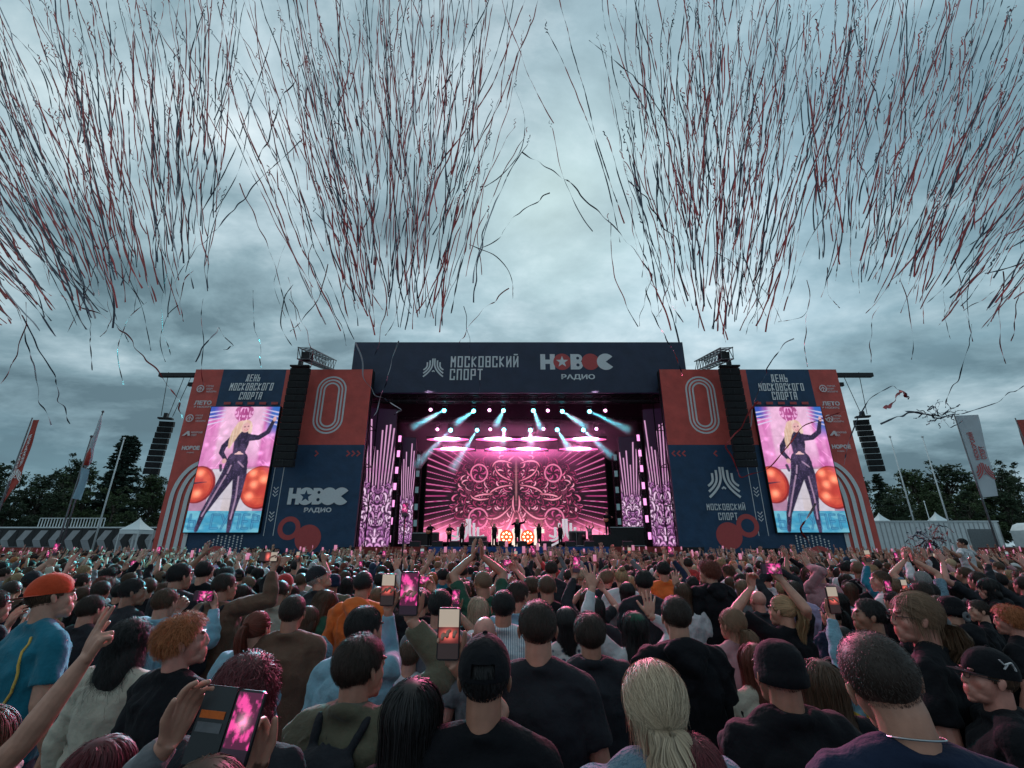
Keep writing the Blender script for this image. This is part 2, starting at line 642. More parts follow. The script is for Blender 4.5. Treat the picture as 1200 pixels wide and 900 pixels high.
def curl(cv, A, Y, x0, y0, ang, L, turn, w, col, edge=(0.03, 0.004, 0.02)):
    """one tapered leaf-like curl"""
    n = 9
    pts = [(x0, y0)]
    a = ang
    for i in range(n):
        a += turn * (.15 + 1.5 * (i / n) ** 1.5) / n * 2
        l = L / n * (1 - .35 * i / n)
        pts.append((pts[-1][0] + math.cos(a) * l, pts[-1][1] + math.sin(a) * l))
    q = np.full(A.shape, 9.0)
    for i in range(n):
        (a0, b0), (a1, b1) = pts[i], pts[i + 1]
        dx, dy = a1 - a0, b1 - b0
        t = np.clip(((A - a0) * dx + (Y - b0) * dy) / (dx * dx + dy * dy + 1e-9), 0, 1)
        s_ = (i + t) / n
        r = w * np.sin(np.pi * np.clip(s_ * .92 + .06, 0, 1)) ** .7
        q = np.minimum(q, np.hypot(A - a0 - t * dx, Y - b0 - t * dy) - r)
    cv.blend(sst(w * .9 + .006, .002, q), edge)
    cv.blend(sst(.003, -.002, q), col)
    cv.blend(sst(-w * .30, -w * .7, q) * .6, tuple(min(1, c * 1.5 + .08) for c in col))


def art_singer(flip=False):
    """video picture: blonde singer in a dark sequinned suit before a pink stage"""
    asp = 0.545
    cv = Canvas(110, 202, asp)
    x, y = cv.x, cv.y
    n = fbm(x * 9, y * 9)
    cv.c[:] = (0.62, 0.13, 0.42)
    cv.blend(sst(.35, .75, fbm(x * 14, y * 3)) * .8, (0.95, 0.42, 0.75))
    cv.blend(sst(.03, .0, np.abs(x - .17) - .055) * sst(.55, .3, y) * .85, (0.98, 0.70, 0.86))
    cv.blend(sst(.03, .0, np.abs(x - .37) - .055) * sst(.55, .3, y) * .85, (0.98, 0.72, 0.88))
    cv.blend(sst(.14, .02, x + .12 * (y > .1)) * sst(.25, .18, y), (0.05, 0.12, 0.55))
    cv.blend(sst(.44, .50, x) * sst(.30, .15, y), (0.03, 0.18, 0.60))
    for k in range(4):
        cv.blend(cv.cap(.0, .05 + .035 * k, .12, .03 + .03 * k, .006, .003) * .9, (.75, .8, 1.0))
        cv.blend(cv.cap(.42, .02 + .03 * k, asp, .05 + .035 * k, .003, .006) * .9, (.75, .8, 1.0))
    em = cv.ell(.27, .05, .075, .075)
    g = scroll(np.abs(x - .27), y, 26, 2.0)
    cv.blend(em * .9, (0.38, 0.03, 0.20))
    cv.blend(em * sst(.2, .6, g), (0.95, 0.5, 0.8))
    cv.blend(sst(.50, .56, y) * .0, (1, 1, 1))
    for k in range(26):
        a, b = NR.rand() * asp, .2 + NR.rand() * .35
        cv.addc(np.exp(-((x - a) ** 2 + (y - b) ** 2) / .0003) * .5, (.9, .5, .8))
    for k in range(18):
        a, b = NR.rand() * asp, .1 + NR.rand() * .4
        cv.addc(cv.cap(a, b, a + (a - .27) * .25, b + .05, .003) * .35, (.9, .5, .8))
    # lower set: white board and red marquee discs
    cv.blend(sst(.515, .525, y + .04 * x), (0.50, 0.30, 0.42))
    cv.blend(((x > .12) & (x < .47) & (y > .52)).astype(float), (0.72, 0.76, 0.78))
    cv.blend((np.abs(x - .30) < .06) * sst(.6, .9, y) * .5, (0.75, 0.68, 0.55))
    for cx, cy, rr in ((.03, .64, .13), (.50, .66, .15)):
        cv.blend(cv.ell(cx, cy, rr, rr * 1.12), (0.30, 0.02, 0.02))
        cv.blend(cv.ell(cx - .008, cy, rr * .92, rr * 1.04), (0.62, 0.06, 0.035))
        cv.blend(cv.ell(cx - .008, cy, rr * .80, rr * .90) * sst(.3, .7, fbm(x * 12, y * 12)) * .8, (0.90, 0.16, 0.07))
    for a, b in ((.03, .55), (.04, .71), (.43, .55), (.45, .64), (.43, .73), (.52, .60)):
        cv.addc(np.exp(-((x - a) ** 2 + (y - b) ** 2) / .0008), (1.2, .5, .25))
    cv.blend(cv.cap(.0, .63, .09, .62, .006, .002), (0.02, 0.02, 0.05))
    # teal letter board along the bottom
    cv.blend((y > .84).astype(float), (0.06, 0.42, 0.60))
    cv.blend((y > .84) * sst(.35, .7, fbm(x * 10, y * 24)) * .7, (0.25, 0.78, 0.85))
    L = [(.03, .87, .03, .97), (.03, .92, .07, .92), (.07, .92, .07, .97), (.03, .97, .07, .97), (.10, .87, .10, .97),
         (.19, .87, .24, .87), (.19, .87, .19, .97), (.19, .97, .24, .97), (.26, .87, .285, .92), (.31, .87, .27, .97),
         (.34, .87, .34, .97), (.34, .87, .39, .87), (.39, .87, .39, .97), (.42, .87, .42, .97), (.42, .87, .46, .87), (.42, .92, .45, .92), (.42, .97, .46, .97),
         (.49, .87, .49, .97), (.49, .87, .53, .88), (.53, .88, .53, .91), (.49, .92, .53, .92)]
    for l in L:
        cv.blend(cv.cap(*l, .0085) * .9, (0.02, 0.16, 0.34))
        cv.blend(cv.cap(*l, .004) * .9, (0.10, 0.45, 0.62))
    # the singer
    dark = (0.022, 0.014, 0.045)
    body = cv.path([(.27, .44), (.245, .56), (.175, .72), (.115, .86), (.09, .985)], [.058, .056, .036, .022, .014])
    body = np.maximum(body, cv.path([(.31, .44), (.33, .56), (.335, .72), (.325, .86), (.325, .99)], [.058, .052, .036, .023, .014]))
    body = np.maximum(body, cv.path([(.295, .245), (.295, .31), (.29, .38), (.295, .45)], [.060, .058, .048, .068]))
    body = np.maximum(body, cv.ell(.29, .47, .085, .065))
    body = np.maximum(body, cv.path([(.345, .262), (.42, .262), (.485, .215), (.515, .12)], [.030, .020, .019, .013]))
    body = np.maximum(body, cv.path([(.225, .262), (.165, .335), (.155, .385), (.20, .445)], [.026, .022, .019, .014]))
    cv.blend(body, dark)
    sp = sst(.52, .75, fbm(x * 60, y * 60, 2))
    cv.addc(body * sst(.6, .9, vnoise(x * 150, y * 150)) * .16, (.42, .30, .65))
    for pts in ([(.225, .57), (.165, .73), (.11, .88)], [(.325, .58), (.335, .74), (.325, .90)], [(.30, .46), (.345, .50)], [(.25, .49), (.235, .55)]):
        cv.addc(cv.path(pts, [.006] * len(pts)) * body * .5, (.75, .55, .70))
    cv.blend(np.clip(cv.cap(.255, .405, .33, .405, .012) - cv.cap(.25, .385, .34, .378, .016), 0, 1) * .0, (1, 1, 1))
    tri = ((y > .378) & (y < .40) & (np.abs(x - .293) < (y - .372) * 1.3)).astype(float)
    cv.blend(tri, (0.85, 0.60, 0.52))
    skin = (0.86, 0.56, 0.48)
    hair = cv.path([(.27, .16), (.235, .22), (.215, .29), (.205, .345)], [.040, .032, .022, .008])
    hair = np.maximum(hair, cv.ell(.305, .165, .048, .052))
    hair = np.maximum(hair, cv.path([(.335, .17), (.345, .215)], [.022, .014]))
    cv.blend(hair, (0.82, 0.62, 0.40))
    cv.blend(hair * sst(.5, .6, vnoise(x * 120, y * 9)) * .6, (0.98, 0.90, 0.66))
    cv.blend(cv.ell(.307, .178, .031, .042, .15), skin)
    cv.blend(cv.cap(.295, .172, .300, .171, .005), (.16, .08, .08))
    cv.blend(cv.cap(.322, .168, .326, .167, .005), (.16, .08, .08))
    cv.blend(cv.cap(.303, .198, .318, .196, .005), (.72, .10, .14))
    cv.blend(cv.cap(.306, .197, .315, .196, .002), (.95, .9, .9))
    cv.blend(cv.ell(.52, .105, .013, .02), skin)
    cv.blend(cv.ell(.19, .455, .017, .02), skin)
    cv.blend(cv.path([(.17, .49), (.18, .53)], [.012, .010]), (0.05, 0.04, 0.08))
    # light rolls over the suit, stage smoke veils the set
    cv.addc(body * sst(.45, .75, fbm(x * 22 + 5, y * 8 + 2, 3)) * .10, (.55, .40, .75))
    cv.addc(sst(.35, .8, fbm(x * 5 + 2, y * 4 + 7, 3)) * .22 * (y < .84) * (1 - body), (.9, .45, .75))
    px_ = .86 + .14 * (np.indices(x.shape).sum(0) % 2)
    cv.c *= (px_ * (.80 + .34 * fbm(x * 30, y * 30, 3)))[..., None]
    cv.c *= np.array([.92, .80, .90])
    for e_ in (.25, .5, .75):
        cv.c *= (1 - .16 * np.exp(-((y - e_) / .004) ** 2))[..., None]
    return cv


def art_backdrop():
    cv = Canvas(300, 152, 1.98)
    cx = cv.asp / 2
    X, Y = (cv.x - cx), (cv.y - .52)
    A = np.abs(X)
    cv.c[:] = (0.020, 0.004, 0.013)
    ang = np.arctan2(Y, A)
    rad = np.hypot(A, Y)
    # fanning rays
    ln = np.abs(((ang * 15 + .5) % 1) - .5)
    wd = .10 + .12 * _lat[(np.floor(ang * 15 + .5).astype(int)) & 255, 9]
    seg = sst(.38, .52, A) * sst(.0, .06, rad - .35 - .4 * _lat[(np.floor(ang * 15 + .5).astype(int)) & 255, 21])
    cv.blend(sst(wd, wd * .4, ln) * seg * .9, (0.62, 0.16, 0.38))
    cv.blend(sst(wd * .4, wd * .1, ln) * seg * .9, (0.90, 0.50, 0.68))
    ln2 = np.abs(((ang * 33) % 1) - .5)
    cv.blend(sst(.25, .1, ln2) * sst(.35, .6, A) * .22, (0.34, 0.06, 0.20))
    # baroque figure, mirror symmetric
    env = sst(.74, .50, A + .25 * np.abs(Y) + .12 * (vnoise(A * 9, Y * 9 + 20) - .5))
    g = scroll(A, Y, 7.5, 1.3)
    g2 = scroll(A, Y, 13, 5.1)
    e = np.abs(g)
    cv.blend(env * .85, (0.05, 0.006, 0.022))
    cv.blend(env * sst(.45, .15, e) * .8, (0.30, 0.05, 0.14))
    cv.blend(env * sst(.16, .05, e), (0.70, 0.26, 0.40))
    e2 = np.abs(g2)
    cv.blend(env * sst(.28, .1, e2) * (e > .5) * .8, (0.70, 0.25, 0.46))
    cv.blend(env * (g > 1.1) * .8, (0.03, 0.004, 0.02))
    cv.blend(env * .55, (0.05, 0.006, 0.03))
    rr_ = random.Random(11)
    pinks = [(0.46, 0.11, 0.23), (0.68, 0.24, 0.38), (0.30, 0.05, 0.14), (0.85, 0.42, 0.52), (0.38, 0.07, 0.18)]
    for k in range(330):
        a0 = rr_.uniform(-1.5, 1.5)
        r0 = rr_.uniform(.06, .60)
        x0, y0 = r0 * math.cos(a0) * 1.15, r0 * math.sin(a0) * .85 - .02
        if abs(y0) > .5 or x0 < .03:
            continue
        curl(cv, A, Y, x0, y0, a0 + rr_.uniform(-.9, .9), rr_.uniform(.06, .17), rr_.choice((-1, 1)) * rr_.uniform(.8, 2.8), rr_.uniform(.004, .010), rr_.choice(pinks))
    for rx, ry, rd in ((.41, -.25, .095), (.41, .24, .105)):
        q = np.hypot((A - rx) * 1.05, Y - ry)
        cv.blend((q < rd + .014) * .55, (0.09, 0.010, 0.045))
        for k in range(5):
            t_ = 1.257 * k + .4
            curl(cv, A, Y, rx + .02 * math.cos(t_), ry + .02 * math.sin(t_), t_, rd * .95, 2.2, .010, (0.55, 0.16, 0.32))
        cv.blend(sst(.013, .005, np.abs(q - rd)), (0.85, 0.40, 0.55))
    for k, (x0, y0, an, L, tn, w) in enumerate([(.03, -.16, -.3, .34, -.9, .008), (.04, -.12, .1, .38, .8, .009), (.05, .10, .9, .42, -1.2, .009), (.02, .16, 1.3, .36, -.6, .011),
                                                (.02, -.44, .5, .22, 2.0, .012), (.05, -.36, -.4, .30, 1.4, .012), (.03, .0, 1.45, .22, .5, .012), (.26, -.02, .0, .30, .6, .014), (.30, .03, .2, .26, -.9, .012)]):
        curl(cv, A, Y, x0, y0, an, L, tn, min(w, .010), (0.80, 0.36, 0.45))
    cv.c = np.clip(cv.c, 0, 1.4) ** 1.8 * 1.1
    cv.blend(sst(.018, .0, A) * sst(.30, .1, np.abs(Y + .16)) * .5, (0.75, 0.30, 0.32))
    # bright flood low down, glow behind the lamps at the top
    cv.addc(np.exp(-((X / .50) ** 2 + ((Y - .42) / .14) ** 2)) * (.35 + .65 * fbm(X * 5 + 9, Y * 9)), (1.15, 0.13, 0.38))
    cv.addc(np.exp(-(((A - .78) / .22) ** 2 + ((Y - .40) / .10) ** 2)) * (.3 + .9 * vnoise(X * 24, Y * 5)), (1.3, 0.28, 0.52))
    cv.addc(np.exp(-((Y + .54) / .09) ** 2) * np.exp(-(X / .55) ** 2), (0.85, 0.10, 0.40))
    cv.addc(np.exp(-((Y + .50) / .10) ** 2) * np.exp(-(X / .45) ** 2), (1.0, .22, .55))
    cv.addc(np.exp(-((X / .30) ** 2 + ((Y - .36) / .12) ** 2)) * (.4 + .6 * fbm(X * 9 + 3, Y * 12)), (.8, .22, .30))
    cv.addc(np.exp(-(((A - .80) / .20) ** 2 + ((Y - .42) / .07) ** 2)) * (.2 + .9 * vnoise(X * 30, Y * 5)), (.6, .25, .35))
    return cv


def art_panel(seed, asp=0.28, lines=9):
    """tall side panel: fanning rays above, scrollwork below"""
    cv = Canvas(36, 150, asp)
    x, y = cv.x - asp / 2, cv.y
    cv.c[:] = (0.012, 0.004, 0.014)
    a = x / (1.15 - y * .75)
    ln = np.abs(((a * lines / asp * .9 + .5) % 1) - .5)
    idx = np.floor(a * lines / asp * .9 + .5).astype(int)
    top = .02 + .30 * _lat[idx & 255, (seed * 3) & 255]
    cv.blend(sst(.30, .10, ln) * (y > top) * sst(.75, .6, y), (0.50, 0.20, 0.42))
    cv.blend(sst(.14, .05, ln) * (y > top) * sst(.72, .6, y), (0.82, 0.46, 0.70))
    g = scroll(np.abs(x), y, 24, seed)
    lo = sst(.56, .70, y + .06 * np.sin(x * 40))
    cv.blend(lo * .9, (0.045, 0.010, 0.045))
    cv.blend(lo * sst(.60, .30, np.abs(g)), (0.44, 0.16, 0.42))
    cv.blend(lo * sst(.28, .10, np.abs(g)), (0.80, 0.44, 0.76))
    rr_ = random.Random(seed)
    for k in range(70):
        curl(cv, np.abs(x), y, rr_.uniform(.0, asp / 2), rr_.uniform(.62, 1.0), rr_.uniform(-2.6, -.5), rr_.uniform(.04, .12), rr_.choice((-1, 1)) * rr_.uniform(1, 3), rr_.uniform(.004, .009),
             rr_.choice([(.55, .25, .50), (.80, .48, .74), (.35, .12, .34)]), (.03, .006, .03))
    cv.addc(sst(.80, 1.0, y) * .10, (.45, .15, .45))
    return cv
# ------------------------------------------------------------------ ground
g = MB()
g.box((-900, -60, -0.3), (900, 1500, 0.0))
tag(g.build('ground', M['asphalt']), kind='structure')

YW, YB, YD, YL = 34.0, 35.0, 36.5, 42.0     # wings, fascia, side panels, backdrop
DECK = 2.02
# ------------------------------------------------------------------ the stage
stage = thing('concert_stage', 'big black covered concert stage with navy fascia between two tall banner walls', 'stage', (0, YW, 0))
SI = Matrix.Translation((0, -YW, 0))


def put(o, parent):
    """parent while keeping the world position (parents are unrotated Empties)"""
    o.parent = parent
    p = Vector()
    q = parent
    while q is not None:
        p += q.location
        q = q.parent
    o.location = o.location - p
    return o


def w2(px, py, Y):
    q = U(px, py, Y)
    return q.x, q.z


XL = U(412, 433, YB).x
XR = U(804, 433, YB).x
ZT = U(600, 401, YB).z
ZF = U(600, 460, YB).z
b = MB()
b.box((XL + 1.2, YW - .9, DECK - .25), (XR - 1.2, YL + 3, DECK))
put(b.build('deck', M['black']), stage)
b = MB()
b.box((XL + .3, YB + .4, ZT - 1.3), (XR - .3, YL + 4, ZT - 1.0))
put(b.build('roof', M['black']), stage)
b = MB()
b.box((XL + .8, YL + 2.0, 0), (XR - .8, YL + 2.3, ZT - 1.3))
put(b.build('back_wall', M['black']), stage)
for s, xx in ((-1, XL), (1, XR)):
    b = MB()
    xi = U(419, 640, YD).x - .35 if s < 0 else U(798, 640, YD).x + .35
    b.box((min(xi, xi - .2 * -s), YD - .2, 0), (max(xi, xi + .2 * s) + .01, YL + 2.0, ZT - 1.3))
    put(b.build('side_wall', M['black']), stage)
b = MB()
b.box((XL, YB, ZF), (XR, YB + .35, ZT))
fascia = put(b.build('fascia', M['navy_dark']), stage)
fw = fascia
mats_pr = [M['white_print'], M['red_print'], M['grey_print'], M['navy'], M['red'], M['pale_print']]
pr = Print(YB)
c = w2(508, 431, YB)
emblem(pr, c[0], c[1], 0.82, 2)
put(pr.build('printed_emblem', mats_pr, None), stage)
pr = Print(YB)
x0, z1 = w2(528.5, 417.5, YB)
x1, z0 = w2(607.5, 430.5, YB)
block_text(pr, 'МОСКОВСКИЙ', x0, x1, z0, z1, 2)
x0, z1 = w2(527.5, 432.5, YB)
x1, z0 = w2(565.5, 445.5, YB)
block_text(pr, 'СПОРТ', x0, x1, z0, z1, 2)
put(pr.build('printed_words', mats_pr, None), stage)
pr = Print(YB)
x0, z1 = w2(633, 415, YB)
x1, z0 = w2(719, 433, YB)
novoe(pr, (x0 + x1) / 2, z0, z1 - z0, x1 - x0, 2, 1, 2)
put(pr.build('printed_wordmark', mats_pr, None), stage)
q0, q1 = U(658, 445.5, YB), U(697, 438.5, YB)
put(font_text('РАДИО', YB - .01, (q0.x + q1.x) / 2, q0.z, q1.z - q0.z, q1.x - q0.x, M['grey_print'], None, 'printed_lettering', .03), stage)

# roof edge truss below the fascia
def truss(mb, a, b, s, n, r=.03, m=0):
    a, b = Vector(a), Vector(b)
    d = (b - a).normalized()
    ref = Vector((0, 0, 1)) if abs(d.z) < .9 else Vector((1, 0, 0))
    x = d.cross(ref).normalized() * s / 2
    z = x.cross(d).normalized() * s / 2
    cs = [x + z, -x + z, -x - z, x - z]
    for c_ in cs:
        mb.bar(a + c_, b + c_, r * 2, m=m)
    for i in range(n):
        p, q = a.lerp(b, i / n), a.lerp(b, (i + 1) / n)
        for k in range(4):
            c0, c1 = cs[k], cs[(k + 1) % 4]
            mb.bar(p + c0 * .98, q + c1 * .98, r * 1.1, m=m)
            mb.bar(p + c0 * .97, p + c1 * .97, r * 1.1, m=m)


b = MB()
truss(b, (XL + .8, YB + .9, ZF - .25), (XR - .8, YB + .9, ZF - .25), .5, 34, .03)
put(b.build('roof_truss', M['black_metal']), stage)
for YY in (37.6, 39.8):
    b = MB()
    zz = U(600, 477 if YY < 38 else 500, YY).z
    truss(b, (XL + 2, YY, zz + .6), (XR - 2, YY, zz + .6), .45, 30, .03)
    put(b.build('lighting_truss', M['black_metal']), stage)
# skirts of cloth along the front edge of the stage
zc0 = DECK - .26
for x0, x1, mt in ((416, 500, 'skirt_red'), (716, 800, 'skirt_red'), (502, 714, 'skirt_blue')):
    a0, a1 = U(x0, 645, YW - .95).x, U(x1, 645, YW - .95).x
    n = int((a1 - a0) / .12)
    b = MB()
    vs = []
    for i in range(n + 1):
        yy = YW - .96 - .02 * math.sin(i * 1.3)
        vs += [(a0 + (a1 - a0) * i / n, yy, 0.05), (a0 + (a1 - a0) * i / n, yy, DECK + .03)]
    b.add(vs, [(2 * i, 2 * i + 2, 2 * i + 3, 2 * i + 1) for i in range(n)])
    put(b.build('stage_skirt', M[mt], smooth=True), stage)

# ------------------------------------------------------------------ LED backdrop and side panels
a, d = U(498.8, 580, YL), U(711, 580, YL)
zt, zb = U(600, 526.5, YL).z, U(600, 635, YL).z
cv = art_backdrop()
bd = thing('led_backdrop', 'huge pink LED wall with mirrored ornament at the back of the stage', 'LED screen', ((a.x + d.x) / 2, YL, 0))
me = led_mesh('lit_pixels', cv, [(a.x, YL, zt), (d.x, YL, zt), (d.x, YL, zb), (a.x, YL, zb)], M['led_hot'])
put(link(bpy.data.objects.new('lit_pixels', me)), bd)
b = MB()
b.box((a.x - .12, YL + .02, zb - .12), (d.x + .12, YL + .35, zt + .12))
put(b.build('screen_frame', M['black_metal']), bd)


def side_panel(label, quad, Y, seed, lines, asp):
    P = [U(x, y, Y) for x, y in quad]
    cxw = sum(p.x for p in P) / 4
    t = thing('led_side_panel', label, 'LED screen', (cxw, Y, 0), group='tall pink LED panels beside the stage opening')
    me = led_mesh('lit_pixels', art_panel(seed, asp, lines), P, M['led'])
    put(link(bpy.data.objects.new('lit_pixels', me)), t)
    b = MB()
    xs, zs = [p.x for p in P], [p.z for p in P]
    b.add([(p.x, Y + .02, p.z) for p in P] + [(p.x, Y + .3, p.z) for p in P], [(0, 3, 2, 1), (4, 5, 6, 7), (0, 1, 5, 4), (1, 2, 6, 5), (2, 3, 7, 6), (3, 0, 4, 7)])
    put(b.build('screen_frame', M['black_metal']), t)


side_panel('wide pink LED panel with fanning rays at the left edge of the stage opening', [(435.5, 478), (465.5, 480), (455.5, 642), (419.5, 642)], YD, 3, 8, .26)
side_panel('narrow pink LED panel just left of the black column beside the backdrop', [(472.5, 512), (488, 513), (482, 637), (466.5, 637)], YD + 1.2, 8, 6, .16)
side_panel('narrow pink LED panel just right of the drum kit', [(724.5, 512), (749, 511), (755.5, 630), (731, 631)], YD + 1.2, 8, 7, .20)
side_panel('wide pink LED panel with fanning rays at the right edge of the stage opening', [(753, 480), (780, 478), (797, 640), (765.5, 640)], YD, 3, 8, .26)

# black columns that carry strobe bars: four towers
M['strobe'] = mat('strobe_pink', (.8, .5, .7), .4, emit=(1.0, .34, .78), estr=1.35)
M['strobe_dim'] = mat('strobe_dim', (.2, .3, .32), .3, emit=(.10, .20, .22), estr=0.55)


def tower(name_lab, pts, Y, size, hot, cat='light tower'):
    top, bot = U(*pts[0], Y), U(*pts[-1], Y)
    cx = (top.x + bot.x) / 2
    t = thing('strobe_tower', name_lab, cat, (cx, Y + .2, 0), group='columns of strobe lamps on the stage')
    b = MB()
    truss(b, (cx, Y + .35, DECK), (cx, Y + .35, top.z + .6), .34, 16, .03)
    put(b.build('tower_truss', M['black_metal']), t)
    for p in pts:
        q = U(p[0], p[1], Y)
        b = MB()
        b.box((q.x - size[0] / 2, Y, q.z - size[1] / 2), (q.x + size[0] / 2, Y + .05, q.z + size[1] / 2))
        lamp = put(b.build('strobe_lamp', M['strobe'] if hot else M['strobe_dim']), t)
        b = MB()
        b.box((q.x - size[0] / 2 - .05, Y + .052, q.z - size[1] / 2 - .05), (q.x + size[0] / 2 + .05, Y + .2, q.z + size[1] / 2 + .05))
        hs = b.build('lamp_housing', M['black_metal'])
        hs.parent = lamp
        hs.location = Vector()
        hs.location = -Vector(lamp.location) * 0
        # housing shares the lamp's frame
    return t


tower('column of seven glowing pink strobes between the two left LED panels', [(468.5, 514), (466.8, 531.6), (464.8, 551), (462.6, 570), (460.4, 590), (458.2, 610.5), (456, 631.5)], YD + .3, (.22, .52), True)
tower('column of seven glowing pink strobes between the two right LED panels', [(748, 513), (750, 531), (752, 549), (754, 569), (755.9, 588), (758.2, 608), (761.5, 628)], YD + .3, (.22, .52), True)
tower('unlit black column of strobes close to the left edge of the backdrop', [(490.5, 536), (489.4, 555), (488.3, 574), (487.4, 594), (486.4, 613)], YD + 2.5, (.26, .5), False)
tower('unlit black column of strobes close to the right edge of the backdrop', [(721, 536), (722, 555), (723.3, 574), (724.6, 594), (726, 611)], YD + 2.5, (.26, .5), False)

# ------------------------------------------------------------------ the two banner walls
ARM = {}


def wing(sg):
    """sg -1 left, 1 right; all figures are for the left wall and mirrored about the stage axis for the right one"""
    AX = 604.7

    def mx(px):
        return px if sg < 0 else 2 * AX - px
    side = 'left' if sg < 0 else 'right'
    lab = ('red and navy banner wall with the pac-shaped radio logo, left of the stage' if sg < 0 else
           'red and navy banner wall with the three-bar sport emblem, right of the stage')
    cxw = U(mx(307), 540, YW).x
    t = thing('banner_wall', lab, 'banner wall', (cxw, YW, 0), group='banner walls flanking the stage')

    def X(px, py, Y=YW):
        return U(mx(px), py, Y).x

    def Z(py, Y=YW):
        return U(600, py, Y).z
    xo, xi = X(230, 433), X(437, 433)
    xb = X(262.5, 433)                      # red strip | navy
    xh = X(336, 433)                        # navy header | red
    ztop, zmid, zbot = Z(433), Z(521.3), 0.0
    zhead = Z(521.3)
    lo, hi = min(xo, xi), max(xo, xi)
    b = MB()
    b.box((lo, YW, zbot), (hi, YW + .3, ztop))
    for k in range(7):                       # scaffold behind
        xx = lo + (hi - lo) * k / 6
        b.bar((xx, YW + .5, 0), (xx, YW + .5, ztop), .08)
        b.bar((xx, YW + 2.5, 0), (xx, YW + 2.5, ztop), .08)
        for zz in range(2, 15, 3):
            b.bar((xx, YW + .5, zz), (xx, YW + 2.5, zz), .06)
    for zz in range(2, 15, 3):
        b.bar((lo, YW + 2.5, zz), (hi, YW + 2.5, zz), .06)
    put(b.build('scaffold_backing', M['black_metal']), t)

    def cloth(name, xa, xb_, za, zb_, mt, y=.02):
        b = MB()
        xa, xb_ = min(xa, xb_), max(xa, xb_)
        b.box((xa, YW - y, za), (xb_, YW - .002, zb_))
        return put(b.build(name, mt), t)
    cloth('banner_cloth', xo, xb, zbot, ztop, M['red'])
    cloth('banner_cloth', xb, xh, zbot, ztop, M['navy'])
    cloth('banner_cloth', xh, xi, zmid, ztop, M['red'])
    cloth('banner_cloth', xh, xi, zbot, zmid, M['navy'])
    pr = Print(YW - .02)
    # oval ring figure
    cx, zc = X(386.5, 475), (Z(441.6) + Z(508)) / 2
    H, W = Z(441.6) - Z(508), abs(X(403.5, 475) - X(369.5, 475))
    for k in range(3):
        w_, h_ = W / 2 - k * W * .115, H / 2 - k * W * .115
        rr = w_
        for q in range(1):
            pts = []
            for i in range(17):
                a = math.pi * i / 16
                pts.append((cx + (rr - .03) * math.cos(a), zc + (h_ - rr) + (rr - .03) * math.sin(a)))
            for i in range(17):
                a = math.pi + math.pi * i / 16
                pts.append((cx + (rr - .03) * math.cos(a), zc - (h_ - rr) + (rr - .03) * math.sin(a)))
            pts.append(pts[0])
            pr.strip(pts, W * .058, 2)
    # running arrows
    for px in ((369, 374.5, 380) if False else (408, 414, 420)):
        a, zc_ = X(px, 531.5), Z(531.5)
        s = .20
        dr = -sg
        pr.strip([(a - dr * s * .5, zc_ + s), (a + dr * s * .6, zc_), (a - dr * s * .5, zc_ - s)], .12, 1)
    a = X(371, 531.5)
    pr.strip([(a - -sg * .1, Z(531.5) + .2), (a + -sg * .12, Z(531.5)), (a - -sg * .1, Z(531.5) - .2)], .12, 1)
    # two thin upright lines and chevrons between them
    l1, l2 = X(309, 627), X(320, 628)
    pr.strip([(l1, Z(628)), (l1, Z(447))], .045, 2)
    pr.strip([(l2, Z(628)), (l2, Z(433.5))], .045, 2)
    for py in (474, 511, 536, 577, 606):
        for k in range(3):
            z_ = Z(py + 4 * k - 4)
            xm = (l1 + l2) / 2
            pr.strip([(xm - .17, z_ + .13), (xm, z_ - .05), (xm + .17, z_ + .13)][::1], .07, 2)
    # ring and disc, dots and half disc near the foot
    if sg < 0:
        pr.disc((X(339, 619), Z(619)), .80, 1, rin=.47)
        pr.disc((X(361, 630.8), Z(630.8)), .92, 1)
    else:
        pr.disc((X(333.5, 616), Z(616)), .80, 1, rin=.47)
        pr.disc((X(355, 628), Z(628)), .92, 1)
    hx = X(252.4, 652) if sg < 0 else X(248, 654)
    for i in range(9):
        for j in range(8):
            if i + j > 1 and (i + 2 * j) < 20:
                pr.disc((hx + .1 + (-sg) * .28 * (i - 2.5), Z(628) - .17 * j - (.08 if i % 2 else 0)), .035 + .004 * (8 - j), 2, n=8)
    pr.disc((hx, 1.15), .95, 1, a0=0, a1=math.pi, n=24)
    # four pale stripes that rise and bend over towards the screen
    for k in range(4):
        bx = X(184 + 9.3 * k, 652) + (-sg) * .05
        zt_ = Z(541 + 6.5 * k)
        ex = X(243, 545)
        R_ = abs(ex - bx)
        ry = (Z(541 + 6.5 * k) - Z(585 + 1 * k))
        pts = [(bx, 0.6), (bx, zt_ - ry)]
        for i in range(1, 13):
            a = math.pi / 2 * i / 12
            pts.append((ex - (ex - bx) * math.cos(a), zt_ - ry + ry * math.sin(a)))
        pr.strip(pts, .30, 2)
    put(pr.build('printed_graphics', mats_pr, None), t)
    # words
    pr = Print(YW - .02, .03)
    s = abs(X(300, 450) - X(290, 450)) / 10
    zc_ = X(298 if sg < 0 else 300, 455)
    if sg < 0:
        rows = (('ДЕНЬ', 288, 306, 439, 447.2), ('МОСКОВСКОГО', 268.5, 321, 449.2, 458), ('СПОРТА', 280, 308, 460, 468.6))
        for tx, pa, pb, ta, tb in rows:
            A, B = U(pa, tb, YW).x, U(pb, ta, YW).x
            block_text(pr, tx, A, B, Z(tb), Z(ta), 0, slant=.12)
        x0, z0 = w2(337, 591.4, YW)
        x1, z1 = w2(411.5, 572, YW)
        novoe(pr, (x0 + x1) / 2 - .1, z0, z1 - z0, x1 - x0 - .2, 2, 2, 3)
    else:
        rows = (('ДЕНЬ', 904, 921, 439, 448), ('МОСКОВСКОГО', 889.5, 940, 449.6, 458.3), ('СПОРТА', 905, 932, 459.5, 469))
